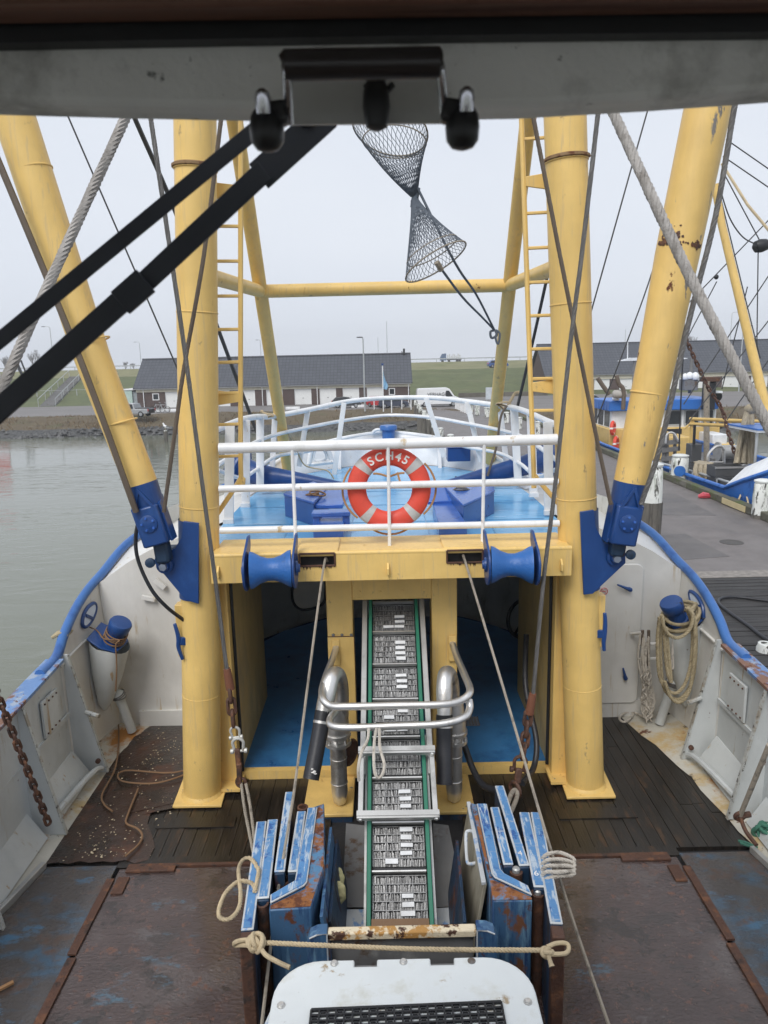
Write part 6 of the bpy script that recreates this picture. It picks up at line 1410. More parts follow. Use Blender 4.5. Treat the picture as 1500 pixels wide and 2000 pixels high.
# stainless guard tubes in front of the chute
t = thing('tube_guard', 'stainless steel double tube guard looping across the conveyor between the pumps', 'tube guard', at(760, 1400, 7.0))
up_ = [at(656, 1266, 7.8), at(650, 1285, 7.6), at(632, 1335, 6.9), at(630, 1362, 6.6), at(645, 1378, 6.5), at(680, 1380, 6.45), at(770, 1378, 6.45), at(860, 1376, 6.45), at(900, 1368, 6.5), at(918, 1350, 6.6), at(908, 1320, 6.95), at(893, 1285, 7.5), at(884, 1258, 7.8)]
lo_ = [at(655, 1390, 6.7), at(645, 1405, 6.55), at(650, 1418, 6.45), at(690, 1421, 6.4), at(770, 1418, 6.4), at(860, 1414, 6.4), at(905, 1402, 6.45), at(917, 1384, 6.55), at(916, 1366, 6.6)]
for nm, Q in (('upper_tube', up_), ('lower_tube', lo_)): m_ = MB(); m_.tube(smooth_path(Q, 6), .036, 14); m_.build(nm, steel, t)
for q in (up_[0], up_[-1]): m_ = MB(); m_.box(q + V((0, .02, -.06)), (.085, .02, .3)); m_.build('mounting_plate', yellow_worn, t, bevel=.004); m_ = MB(); m_.box(q + V((0, 0, .0)), (.06, .05, .05)); m_.build('socket', steel, t)
m_ = MB()
q = at(915, 1400, 7.4)
for i in range(7): m_.tube([q + V((-.05, .03 * i, -.1)), q + V((.12, .03 * i, -.1))], .006, 5)
for i in range(6): m_.tube([q + V((-.05 + .034 * i, 0, -.1)), q + V((-.05 + .034 * i, .2, -.1))], .006, 5)
m_.build('grid_step', wiredark, t)
# black cable hoses in the right passage
m_ = MB(); P_ = smooth_path([at(898, 1435, 7.5), at(908, 1460, 7.5), at(925, 1505, 7.3), at(945, 1535, 7.1), at(975, 1545, 6.9)], 6); m_.tube(P_, .036, 10); single(m_, 'hose', hose, 'black hose curving down from the right pump to the wooden deck', 'hose', P_[0])
m_ = MB(); P_ = smooth_path([at(1028, 1240, 8.6), at(1026, 1330, 8.2), at(1036, 1390, 8.0), at(1048, 1450, 7.8), at(1042, 1500, 7.6), at(1020, 1530, 7.3)], 6); m_.tube(P_, .034, 10); single(m_, 'hose', hose, 'black hose hanging in the right passage behind the rusty chain', 'hose', P_[0])
# ------------------------------------------------------------------ stacked blue gates either side of the conveyor
ZT = .95
GP_ = 'scuffed blue steel gates stacked upright beside the conveyor'
def gate(far, near, th, label, z=ZT, zb=-.2, end=0.0, inset=.012, side=None, text=None):
    a_, b2 = on(far[0], far[1], z), on(near[0], near[1], z)
    d = b2 - a_; L = d.length; d = d.normalized(); rt = V((0, 0, 1)).cross(d).normalized()
    t = thing('steel_gate', label, 'steel gate', V(((a_.x + b2.x) / 2, (a_.y + b2.y) / 2, 0)), GP_)
    rot = Matrix((rt, d, V((0, 0, 1)))).transposed(); c = (a_ + b2) / 2
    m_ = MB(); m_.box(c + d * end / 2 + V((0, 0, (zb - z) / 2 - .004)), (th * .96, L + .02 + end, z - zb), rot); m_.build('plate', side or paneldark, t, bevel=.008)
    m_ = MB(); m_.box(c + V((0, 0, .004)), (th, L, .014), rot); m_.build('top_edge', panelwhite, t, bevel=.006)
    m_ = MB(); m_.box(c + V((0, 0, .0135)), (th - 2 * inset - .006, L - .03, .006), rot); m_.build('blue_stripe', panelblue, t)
    if text: letters(text, print_white, t, 'painted_number', b2 - d * .11 + V((0, 0, .018)) - (-rt if rt.x < 0 else rt) * th * .3, V((1, 0, 0)) if 0 else (-rt if rt.x < 0 else rt), -d, th * .9, .002)
    return t, a_, b2, d, rt
L1 = gate((511, 1606), (483, 1818), .088, 'long outermost blue gate of the left stack, knotted to the cream rope', end=.10)
L2 = gate((533, 1602), (514, 1756), .088, 'second blue gate of the left stack, open pipe at its near end')
L3 = gate((566, 1548), (546, 1704), .082, 'blue gate reaching farthest forward in the left stack')
L4 = gate((589, 1586), (572, 1704), .078, 'short blue gate of the left stack squeezed beside the cranked one', z=.96)
R2 = gate((966, 1578), (993, 1690), .078, 'short blue gate of the right stack beside the cranked one', z=.96)
R3 = gate((975, 1536), (1024, 1692), .082, 'blue gate reaching farthest forward in the right stack, numbered 4', text='4')
R4 = gate((1024, 1588), (1054, 1734), .088, 'blue gate of the right stack numbered 6, with a pin at its near end', text='6')
R5 = gate((1046, 1588), (1087, 1806), .088, 'long outermost blue gate of the right stack, knotted to the cream rope', end=.10)
for b2, d, th in ((L1[2], L1[3], .088), (R5[2], R5[3], .088)):
    t = L1[0] if b2 is L1[2] else R5[0]
    rt = V((0, 0, 1)).cross(d).normalized(); rot = Matrix((rt, d, V((0, 0, 1)))).transposed()
    m_ = MB(); m_.box(b2 + d * .06 + V((0, 0, -.55)), (th * .99, .115, 1.1), rot); m_.build('rusty_end', ruststeel, t, bevel=.01)
def cranked(stripe, body, th, label, rust):
    t = thing('cranked_gate', label, 'steel gate', on(body[0][0], body[0][1], 0), GP_)
    P_ = [on(x, y, ZT) for x, y in body]
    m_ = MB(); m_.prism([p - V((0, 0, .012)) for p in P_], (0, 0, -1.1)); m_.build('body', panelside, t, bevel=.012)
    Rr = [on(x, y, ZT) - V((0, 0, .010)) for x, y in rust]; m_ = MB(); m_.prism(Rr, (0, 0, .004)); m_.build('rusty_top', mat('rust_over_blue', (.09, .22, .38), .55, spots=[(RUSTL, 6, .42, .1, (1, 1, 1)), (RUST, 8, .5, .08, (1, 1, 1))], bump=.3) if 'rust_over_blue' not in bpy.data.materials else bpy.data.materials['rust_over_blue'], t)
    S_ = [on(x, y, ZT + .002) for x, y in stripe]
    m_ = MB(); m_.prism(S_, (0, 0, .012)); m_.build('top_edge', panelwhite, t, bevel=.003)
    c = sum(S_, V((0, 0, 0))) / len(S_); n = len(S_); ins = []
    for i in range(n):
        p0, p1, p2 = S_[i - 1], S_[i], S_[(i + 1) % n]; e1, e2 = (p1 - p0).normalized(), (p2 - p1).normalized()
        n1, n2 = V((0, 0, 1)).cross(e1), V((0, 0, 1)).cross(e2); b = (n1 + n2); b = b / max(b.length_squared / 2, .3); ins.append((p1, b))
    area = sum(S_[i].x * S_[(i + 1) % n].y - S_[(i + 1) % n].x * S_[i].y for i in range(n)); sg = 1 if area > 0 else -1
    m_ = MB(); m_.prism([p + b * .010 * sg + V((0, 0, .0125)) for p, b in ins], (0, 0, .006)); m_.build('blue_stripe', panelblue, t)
    return t
cranked([(601, 1580), (620, 1579), (600, 1725), (594, 1732), (528, 1766), (528, 1750), (576, 1722)], [(600, 1577), (633, 1566), (634, 1690), (607, 1770), (525, 1775), (527, 1760), (580, 1722)], .08, 'cranked blue gate of the left stack with a rusty corner and streaked near face', [(620, 1577), (632, 1568), (632, 1690), (606, 1768), (528, 1773), (528, 1767), (596, 1735)])
cranked([(931, 1572), (951, 1572), (978, 1700), (985, 1708), (1031, 1732), (1039, 1750), (966, 1716), (960, 1708)], [(918, 1566), (952, 1570), (985, 1704), (1033, 1730), (1040, 1756), (962, 1757), (955, 1714)], .08, 'cranked blue gate of the right stack with a rusty corner and streaked near face', [(920, 1567), (930, 1571), (959, 1710), (965, 1718), (1038, 1751), (1039, 1755), (963, 1756), (956, 1714)])
# pipes and pins between the gates
for (x, y, z0_, lab, pin) in ((512, 1764, .93, 'rusty open pipe standing at the near end of the second left gate', 0), (591, 1576, .93, 'rusty open pipe standing at the far end of the short left gate', 0), (1050, 1744, .90, 'dark pipe with a bright pin at the near end of the right gate numbered 6', 1), (1008, 1702, .92, 'dark pipe with a bright pin between the right gates, beside the number 4', 1), (556, 1718, .85, 'rusty round bar end in the gap of the left cranked gate', 2)):
    q = on(x, y, z0_); t = thing('gate_pipe', lab, 'pipe', V((q.x, q.y, 0)))
    m_ = MB(); m_.lathe(q - V((0, 0, 1.05)), (0, .0, 1), [(0, .05), (1.05, .05), (1.052, .034), (.9, .03), (.89, .001)], 16); m_.build('pipe', ruststeel, t)
    if pin == 1: m_ = MB(); m_.lathe(q - V((0, 0, .05)), (0, 0, 1), [(0, .032), (.075, .030), (.085, .02), (.087, .001)], 14); m_.build('pin', steelplate, t)
# loose leaning plates on the inner sides
def leaf(quad, label, m, z0_=.9, z1_=-.1, lean=.12, sgn=1):
    a_, b2 = on(quad[0][0], quad[0][1], z0_), on(quad[1][0], quad[1][1], z0_); dn = V((sgn * lean, 0, z1_ - z0_))
    t = thing('leaning_plate', label, 'plate', V((a_.x, a_.y, 0))); n_ = (b2 - a_).cross(dn).normalized() * .025
    m_ = MB(); m_.prism([a_, b2, b2 + dn, a_ + dn], n_); m_.build('sheet', m, t, bevel=.004)
    return t, a_, b2, dn, n_
leaf([(643, 1615), (624, 1790)], 'scraped blue plate leaning against the inner side of the left gate stack', panelside, .86, -.2, .10, 1)
leaf([(655, 1640), (640, 1800)], 'dark blue plate standing nearest the conveyor on its left', paneldark, .7, -.2, .12, 1)
lf = leaf([(915, 1568), (945, 1726)], 'blue and white plywood edged plate with a handle, leaning inside the right gate stack', mat('weathered_ply', (.34, .31, .24), .7, spots=[((.2, .18, .13), 3, .5, .15, (1, 1, .4))]), .88, -.15, .16, -1)
m_ = MB(); m_.bar(lf[1], lf[2], .035, .03); m_.build('painted_edge', panelwhite, lf[0], bevel=.004)
m_ = MB(); P_ = smooth_path([at(930, 1626, 5.62), at(915, 1623, 5.6), at(910, 1632, 5.58), at(912, 1678, 5.42), at(917, 1687, 5.38), at(932, 1685, 5.36)], 5); m_.tube(P_, .014, 8); m_.build('handle', panelwhite, lf[0])
leaf([(890, 1640), (905, 1800)], 'dark blue plate standing nearest the conveyor on its right', paneldark, .7, -.2, .12, -1)
for (x, y), lab in (((660, 1715), 'lump of yellow foam stuck beside the left gates'), ((663, 1742), 'smaller lump of yellow foam below the first')):
    q = on(x, y, .5); m_ = MB(); m_.tube(smooth_path([q + V((-.03, 0, .1)), q + V((.0, 0, .05)), q + V((.02, -.02, -.02)), q + V((.0, -.03, -.08))], 4), [.01, .02, .03, .038, .04, .042, .042, .04, .038, .034, .03, .02, .01], 10)
    for i, p in enumerate(m_.v): m_.v[i] = p + V((rnd.uniform(-1, 1), rnd.uniform(-1, 1), rnd.uniform(-1, 1))) * .006
    single(m_, 'foam_lump', mat('yellow_foam', (.55, .5, .26), .9, bump=.5, bs=40) if 'yellow_foam' not in bpy.data.materials else bpy.data.materials['yellow_foam'], lab, 'foam', q)
# rusty white bar with blue end plates
q1, q2 = on(640, 1824, .93), on(930, 1817, .93)
t = thing('guard_bar', 'rusty white painted bar with blue rounded end plates in front of the conveyor foot', 'bar', (q1 + q2) / 2)
m_ = MB(); m_.bar(q1 - V((.0, 0, 0)), q2, .07, .06); m_.build('bar', rustwhite, t, bevel=.012)
m_ = MB(); m_.bb(q1.x + .02, q2.x - .02, q1.y + .02, q1.y + .04, .55, .89); m_.build('back_plate', greyplate, t)
for q, e in ((q1, -1), (q2, 1)):
    prof = [(0, -.10), (.03 if e < 0 else .03, .045), (.0, .045)]
    P_ = [q + V((e * x, 0, z)) for x, z in ((0, -.35), (.14, -.35), (.14, -.03), (.12, .015), (.07, .04), (0, .045))]
    m_ = MB(); m_.prism([p + V((0, -.05, 0)) for p in P_], (0, .1, 0)); m_.build('end_plate', panelside, t, bevel=.008)
    m_ = MB(); m_.tube([P_[3] + V((0, -.055, 0)), P_[4] + V((0, -.055, 0)), P_[5] + V((0, -.055, 0)), P_[0] + V((0, -.055, .1))], .006, 5); m_.build('white_edge', panelwhite, t)
# white plastic lid with bolts and black mat
ZL = 1.06
t = LID = thing('plastic_hatch_lid', 'white plastic hatch lid with steel bolts and slots at the bottom edge of the view', 'hatch lid', on(790, 1990, ZL))
xl_, xr_ = on(527, 1975, ZL).x, on(1055, 1972, ZL).x; yf = on(780, 1872, ZL).y; yn = 2.95
o_ = []
rc = .28
for cx_, cy_, a0 in ((xr_ - rc, yf - rc, 0), (xl_ + rc, yf - rc, 90)):
    for i in range(9): a = R(a0 + 90 * i / 8); o_.append(V((cx_ + rc * math.cos(a), cy_ + rc * math.sin(a), ZL - .045)))
slots = [(on(692, 1884, ZL).x, on(736, 1884, ZL).x), (on(841, 1879, ZL).x, on(887, 1879, ZL).x)]
arcR, arcL = o_[:9], o_[9:]
edge = [V((slots[1][1], yf, 0)), V((slots[1][1], yf - .055, 0)), V((slots[1][0], yf - .055, 0)), V((slots[1][0], yf, 0)), V((slots[0][1], yf, 0)), V((slots[0][1], yf - .055, 0)), V((slots[0][0], yf - .055, 0)), V((slots[0][0], yf, 0))]
for e in edge: e.z = ZL - .045
m_ = MB(); m_.prism(arcR + edge + arcL + [V((xl_, yn, ZL - .045)), V((xr_, yn, ZL - .045))], (0, 0, .045)); m_.build('lid', lidwhite, t, bevel=.010)
m_ = MB(); m_.bb(xl_ + .05, xr_ - .05, yn, yf - .08, ZL - .09, ZL - .047); m_.build('under_frame', lidwhite, t)
for (a, b) in slots: m_ = MB(); m_.bb(a - .005, b + .005, yf - .06, yf + .004, ZL - .075, ZL - .05); m_.build('slot_floor', greyplate, t)
for x, y, hole in ((653, 1882, 0), (788, 1879, 0), (921, 1877, 1), (549, 1964, 0), (1031, 1957, 0)):
    q = on(x, y, ZL); m_ = MB()
    if hole: m_.lathe(q, (0, 0, 1), [(.001, .026), (.0025, .026), (.003, .001)], 20); m_.build('bolt_hole', greyplate, t)
    else: m_.lathe(q, (0, 0, 1), [(0, .026), (.004, .025), (.0045, .001)], 20); wsh = m_.build('washer', steelplate, t); m_ = MB(); m_.lathe(q, (0, 0, 1), [(.004, .018), (.016, .017), (.017, .001)], 6); m_.build('bolt', steel, wsh)
t = thing('rubber_mat', 'black perforated rubber mat lying on the white hatch lid', 'mat', on(790, 1995, ZL))
ml, mr_ = on(608, 1976, ZL), on(979, 1960, ZL); mx0, mx1 = ml.x, mr_.x; my = ml.y; cell = (mx1 - mx0) / 23
m_ = MB(); nr = 20; sk = (mr_.y - ml.y) / 23
for i in range(24): m_.bb(mx0 + i * cell - .0055, mx0 + i * cell + .0055, my - nr * cell * .8 + sk * i, my + sk * i, ZL + .001, ZL + .017)
for j in range(nr + 1):
    m_.bar((mx0, my - j * cell * .8, ZL + .010), (mx1, my - j * cell * .8 + sk * 23, ZL + .010), .012 if j else .016, .016)
for i in range(23):
    for j in range(nr):
        if (i + j) % 2: m_.bb(mx0 + (i + .2) * cell, mx0 + (i + .8) * cell, my - (j + .62) * cell * .8 + sk * i, my - (j + .38) * cell * .8 + sk * i, ZL + .001, ZL + .015)
m_.build('grid', rubber, t)
m_ = MB(); q = on(515, 1990, .9); m_.prism([on(512, 2010, 1.0), on(548, 1930, 1.0), on(556, 1932, 1.0), on(530, 2010, 1.0)], (0, 0, -.5)); single(m_, 'steel_flashing', panelwhite, 'pale steel flashing under the left edge of the white lid', 'flashing', q)
m_ = MB(); m_.bb(CX - .62, CX + .62, 2.4, 3.95, .05, ZL - .1); single(m_, 'hatch_coaming', paneldark, 'dark steel coaming carrying the white hatch lid', 'coaming', (CX, 3.2, .05))
m_ = MB(); m_.bb(CX - 1.0, CX + 1.0, 2.2, 6.4, -.3, -.22); m_.build('pit_floor', paneldark, boat)
for s_ in (-1, 1): m_ = MB(); m_.bb(CX + s_ * 1.0, CX + s_ * 1.018, 2.2, 6.4, -.3, .0); m_.build('pit_wall', ruststeel, boat)
# cream rope across, tied to both outer gates
t = thing('cream_rope', 'cream rope stretched across above the white lid and knotted to both outer gates', 'rope', on(780, 1852, .98))
aL, aR = on(492, 1840, 1.0), on(1066, 1856, 1.0)
m_ = MB(); m_.rope(smooth_path([aL, aL.lerp(aR, .3) + V((0, 0, -.012)), aL.lerp(aR, .6) + V((0, 0, -.018)), aR], 5), .017, 3, .075, 6, 8); m_.build('span', ropecream, t)
def knot(c, r, seed, k=4):
    rr = random.Random(seed); m_ = MB()
    for i in range(k):
        ax = V((rr.uniform(-1, 1), rr.uniform(-1, .2), rr.uniform(-1, 1))).normalized(); m_.torus(c + V((rr.uniform(-.4, .4), -.1, rr.uniform(-.4, .4))) * r, ax, r * rr.uniform(.6, .95), .0155, 18, 8)
    return m_
knot(on(503, 1841, 1.0), .055, 3, 6).build('knot', ropecream, t); knot(on(1067, 1857, 1.0), .036, 9, 4).build('knot', ropecream, t)
m_ = MB(); m_.tube(smooth_path([on(503, 1838, 1.0), on(478, 1836, 1.0), on(460, 1840, 1.0), on(459, 1846, .96), on(476, 1846, .97), on(500, 1848, .98)], 5), .015, 8); m_.build('loop', ropecream, t)
m_ = MB(); m_.tube(smooth_path([on(508, 1850, 1.0), on(520, 1866, .98), on(545, 1880, .96), on(566, 1890, .95)], 5), .0155, 8); m_.build('tail', ropecream, t)
m_ = MB(); m_.tube(smooth_path([on(1068, 1850, 1.0), on(1085, 1843, 1.0), on(1104, 1842, .98), on(1111, 1850, .97), on(1104, 1862, .98), on(1070, 1864, 1.0)], 5), .0145, 8); m_.build('loop', ropecream, t)
m_ = MB(); m_.tube(smooth_path([on(1070, 1862, 1.0), on(1074, 1876, .98), on(1078, 1888, .96)], 4), [.014, .014, .015, .015, .015, .016, .016, .018, .021], 8); m_.build('tail', ropecream, t)

# ------------------------------------------------------------------ chains
def chain(label, pts, L_, r, m, name='chain', extra=None, cat='chain'):
    P_ = smooth_path(pts, 8); LL = [0]
    for a, b in zip(P_, P_[1:]): LL.append(LL[-1] + (b - a).length)
    t = thing(name, label, cat, P_[0]); q = MB(); hw = L_ * .34
    stad = [V((math.cos(a) * hw * .62, 0, (L_ / 2 - hw * .62) * (1 if math.sin(a) >= 0 else -1) + math.sin(a) * hw * .62)) for a in [2 * math.pi * i / 14 for i in range(14)]]
    q.tube(stad, r, 6, closed=True); me = q.mesh('link', [m]); d = L_ / 2; k = 0; step = L_ - 2.1 * r
    def pos(s_):
        for i in range(len(LL) - 1):
            if LL[i + 1] >= s_: f = (s_ - LL[i]) / (LL[i + 1] - LL[i]); return P_[i].lerp(P_[i + 1], f), (P_[i + 1] - P_[i]).normalized()
        return P_[-1], (P_[-1] - P_[-2]).normalized()
    while d < LL[-1]:
        p, dr_ = pos(d); o = bpy.data.objects.new('link', me); S.collection.objects.link(o); o.parent = t; o.location = p - OFF[t]
        qt = dr_.to_track_quat('Z', 'X'); o.rotation_euler = (qt @ Quaternion((0, 0, 1), R(90) * (k % 2) + R(35))).to_euler(); d += step; k += 1
    return t
def shackle(c, d, m, parent, w_=.045, name='shackle'):
    d = V(d).normalized(); s_ = d.orthogonal().normalized(); s_ = V((1, 0, 0)) - d * d.x; s_ = s_.normalized()
    m_ = MB(); pts = [c + s_ * math.cos(a) * w_ + d * math.sin(a) * w_ for a in [R(x) for x in range(-20, 201, 20)]]
    pts = [c + s_ * w_ * .8 - d * w_ * 1.5] + pts + [c - s_ * w_ * .8 - d * w_ * 1.5]
    m_.tube(pts, w_ * .3, 8); sh = m_.build(name, m, parent)
    m_ = MB(); e = c - d * w_ * 1.5; m_.lathe(e - s_ * w_ * 1.5, s_, [(0, w_ * .5), (w_ * .5, w_ * .5), (w_ * .51, w_ * .27), (w_ * 2.5, w_ * .27), (w_ * 2.51, w_ * .5), (w_ * 3, w_ * .5)], 10); m_.build('shackle_pin', m, sh)
    return sh
galv = mat('pale_galvanised', (.52, .52, .49), .45, metal=.3, spots=[((.25, .2, .15), 12, .6, .1, (1, 1, 1))])
cL = chain('rusty chain with pale shackles hanging in front of the left mast', [at(448, 1340, 6.9), at(456, 1415, 6.88)], .17, .020, ruststeel)
shackle(at(459, 1428, 6.86), (-.1, 0, .9), galv, cL, .045); shackle(at(465, 1452, 6.84), (-.05, 0, 1), galv, cL, .055)
m_ = MB(); m_.bar(at(463, 1462, 6.83), at(467, 1500, 6.81), .055, .04, (0, 1, 0)); m_.bar(at(467, 1490, 6.80), at(468, 1530, 6.8), .05, .06, (0, 1, 0)); m_.build('swivel', ruststeel, cL, bevel=.012)
m_ = MB(); m_.torus(at(471, 1528, 6.8), (.2, 1, 0), .05, .016, 18, 8); m_.build('ring', ruststeel, cL)
cR = chain('rusty chain and shackles hanging from the right steel wire in front of the right passage', [at(1033, 1388, 6.9), at(1026, 1440, 6.88), at(1020, 1480, 6.85)], .16, .021, ruststeel)
shackle(at(1016, 1488, 6.84), (.15, 0, 1), ruststeel, cR, .06)
m_ = MB(); m_.bar(at(1014, 1500, 6.82), at(1010, 1530, 6.78), .07, .05, (0, 1, 0)); m_.build('swivel', ruststeel, cR, bevel=.015)
m_ = MB(); m_.torus(at(1006, 1542, 6.76), (.9, .5, 0), .075, .02, 18, 8); m_.build('ring', ruststeel, cR)
for c_, pts in ((cL, [(443, 1306), (446, 1322), (450, 1346)]), (cR, [(1041, 1354), (1038, 1370), (1034, 1394)])):
    P_ = [at(x, y, 6.9) for x, y in pts]; m_ = MB(); m_.tube([P_[0], P_[1], P_[2]], [.035, .042, .045], 12); m_.build('socket', mat('socket_rust', (.17, .065, .035), .6, bump=.3, bs=30) if 'socket_rust' not in bpy.data.materials else bpy.data.materials['socket_rust'], c_)
chain('rusty chain hanging along the left bulwark frame at the picture edge', [beam(-14, 1335, -3.42), beam(20, 1420, -3.40), beam(60, 1520, -3.38), beam(96, 1612, -3.36)], .115, .0145, ruststeel)
t = thing('stay_rod', 'thin steel rod with hooked foot leaning on the right bulwark frame', 'rod', on(1448, 1605, .1))
m_ = MB(); m_.tube([beam(1502, 1455, 3.42), beam(1446, 1592, 3.40)], .024, 10); m_.build('rod', ropegrey, t)
m_ = MB(); q = beam(1445, 1594, 3.40); m_.torus(q, (0, 1, .3), .045, .02, 16, 8); m_.tube([q, q + V((.10, 0, .02))], .03, 8); m_.tube(smooth_path([q, q + V((.02, -.1, -.10)), q + V((.05, -.25, -.14))], 4), .02, 8); m_.build('hook', ruststeel, t)
m_ = MB(); P_ = smooth_path([on(x, y, .05) for x, y in ((1442, 1642), (1458, 1646), (1478, 1655), (1462, 1652), (1446, 1646))], 4); m_.tube(P_, .014, 6); single(m_, 'twine', ropegreen, 'short green twine on the dark planks at the right waterway', 'twine', P_[0])
m_ = MB()
for k in range(8): m_.torus(on(1493, 1622, .12) + V((rnd.uniform(-.03, .05), rnd.uniform(-.04, .04), rnd.uniform(-.04, .05))), (rnd.uniform(-1, 1), rnd.uniform(-1, 1), rnd.uniform(-1, 1)), .07, .018, 14, 6)
single(m_, 'twine_ball', ropegreen, 'grey green bundle of twine at the right picture edge on the waterway', 'twine', on(1493, 1622, .1))
m_ = MB(); m_.tube([on(-20, 1942, .06), on(26, 1918, .06)], .018, 6); single(m_, 'stick', mat('raw_stick', (.30, .16, .07), .7), 'short orange brown stick lying at the left picture edge', 'stick', on(0, 1930, .06))
# ropes from the chains to the gates
t = thing('sling_rope', 'doubled tan rope from the left chain to the gates, looped beside the left stack', 'rope', at(475, 1545, 6.75))
for dx in (0, 9): m_ = MB(); m_.rope(smooth_path([at(471 + dx, 1528, 6.8), at(478 + dx * 1.3, 1580, 6.5), at(494 + dx * .6, 1660, 6.0), at(500 + dx * .3, 1692, 5.8)], 6), .017, 3, .08); m_.build('leg', ropegrey, t)
for lp_ in ([(500, 1688), (488, 1676), (474, 1680), (466, 1700), (470, 1745), (466, 1775), (448, 1795), (430, 1792), (428, 1775), (440, 1745), (465, 1722), (490, 1724), (500, 1738)], [(499, 1690), (505, 1700), (501, 1725), (497, 1742)]):
    m_ = MB(); m_.rope(smooth_path([on(x, y, .98) for x, y in lp_], 6), .017, 3, .075); m_.build('loop', ropecream, t)
t = thing('sling_rope', 'thick pale rope eye from the right chain down to the right gates', 'rope', at(1002, 1545, 6.7))
m_ = MB(); m_.tube(smooth_path([at(982, 1602, 6.1), at(990, 1575, 6.35), at(998, 1552, 6.6), at(1005, 1543, 6.7), at(1010, 1548, 6.68), at(1008, 1562, 6.55), at(996, 1590, 6.2), at(985, 1612, 6.0)], 6), .023, 10); m_.build('eye', ropegrey, t)
t = thing('coiled_line', 'pale line wound in loops round the outermost gate of the right stack', 'rope', on(1085, 1690, 1.0))
for k in range(4):
    y = 1668 + 11 * k; m_ = MB(); m_.rope(smooth_path([on(1056, y + 14, .93), on(1066, y + 2, 1.0), on(1090, y - 3 + 2 * k, 1.0), on(1112, y + 4 - 1 * k, .98), on(1122, y + 12 - 3 * k, .96), on(1116, y + 20 - 4 * k, .95), on(1090, y + 14 - k, .96), on(1068, y + 16, .96), on(1056, y + 26, .93)], 6), .016, 3, .07); m_.build('turn', ropewhite, t)

# ------------------------------------------------------------------ wires and lines
def line(label, pts, r, m, kind='tube', name='wire_rope', cat='wire rope', n=6, sm=6, pitch=None, strands=6):
    P_ = [at(x, y, Y) for x, y, Y in pts]; P_ = smooth_path(P_, sm) if len(P_) > 2 else P_
    m_ = MB()
    if kind == 'rope': m_.rope(P_, r, strands, pitch, 5, 7)
    else: m_.tube(P_, r, n)
    return single(m_, name, m, label, cat, P_[0])
line('thick grey hawser running down the left edge across the left boom', [(266, 185, 3.6), (243, 235, 3.5), (100, 545, 3.2), (0, 765, 3.0), (-60, 890, 2.9)], .023, wiregrey, 'rope', pitch=.15)
line('thick grey hawser crossing the right boom down to the right edge', [(1178, 180, 3.6), (1200, 225, 3.6), (1345, 535, 3.3), (1500, 830, 3.1), (1560, 940, 3.0)], .025, wiregrey, 'rope', pitch=.16)
line('brown wire lying along the outer side of the left boom', [(-30, 255, 7.02), (0, 322, 7.02), (140, 660, 7.02), (205, 830, 7.04), (246, 945, 7.06), (266, 1000, 7.1)], .030, wirebrown)
line('thin dark stay left of the left mast', [(118, 190, 10), (135, 232, 10), (350, 728, 10), (372, 780, 10)], .011, wiredark)
line('dark stay passing behind the left mast towards the bow', [(240, 170, 9), (265, 235, 9.2), (345, 420, 9.9), (427, 645, 11), (502, 845, 12.6)], .028, wiredark)
line('steel wire in front of the left mast ending in the rusty left chain', [(285, 170, 6.7), (295, 235, 6.7), (334, 500, 6.75), (365, 715, 6.8), (397, 960, 6.85), (420, 1130, 6.9), (443, 1308, 6.9)], .022, wire, 'rope', pitch=.16)
line('brown wire from above down to the heel of the left boom', [(440, 170, 7.0), (431, 240, 7.0), (398, 500, 7.0), (360, 715, 7.0), (345, 820, 7.0), (320, 1000, 7.05)], .021, wirebrown, 'rope', pitch=.16)
line('steel wire in front of the right mast ending in the rusty right chain', [(1172, 170, 6.7), (1167, 230, 6.7), (1136, 500, 6.75), (1113, 680, 6.8), (1083, 960, 6.85), (1062, 1130, 6.9), (1041, 1356, 6.9)], .022, wire, 'rope', pitch=.16)
line('brown wire crossing the right mast to the heel of the right boom', [(1030, 170, 7.0), (1043, 236, 7.0), (1094, 500, 7.0), (1120, 630, 7.0), (1158, 820, 7.0), (1193, 985, 7.05)], .021, wirebrown, 'rope', pitch=.16)
line('thin dark stay right of the right mast', [(1275, 185, 10), (1263, 222, 10), (1157, 600, 10), (1150, 625, 10)], .010, wiredark)
line('thin dark stay emerging behind the right boom', [(1330, 330, 10), (1275, 527, 10), (1220, 680, 10), (1163, 825, 10)], .009, wiredark)
line('grey wire lying along the outer side of the right boom', [(1446, 160, 7.0), (1434, 212, 7.0), (1398, 420, 7.0), (1345, 630, 7.02), (1290, 870, 7.05), (1252, 985, 7.1)], .027, wire, 'rope', pitch=.16)
line('dark stay seen between the right ladder and the right brace', [(1078, 500, 10), (1070, 535, 10), (1040, 670, 10.5), (1010, 797, 11)], .022, wiredark)
line('thin grey runner from the left beam slot down to the bottom edge', [(640, 1096, 7.34), (632, 1108, 7.2), (602, 1330, 6.3), (575, 1540, 5.6), (540, 1760, 4.95), (510, 2010, 4.2)], .013, ropegrey, name='runner_line', cat='line')
line('thin grey runner from the right beam slot down across the right hatch', [(905, 1090, 7.34), (911, 1104, 7.2), (985, 1350, 6.3), (1058, 1600, 5.5), (1120, 1800, 4.9), (1192, 2010, 4.2)], .013, ropegrey, name='runner_line', cat='line')
line('black hose hanging in a bight under the left boom heel', [(272, 1010, 7.3), (265, 1050, 7.3), (270, 1095, 7.3), (295, 1150, 7.3), (325, 1185, 7.35), (360, 1212, 7.5)], .020, hose, name='hose', cat='hose', n=8)

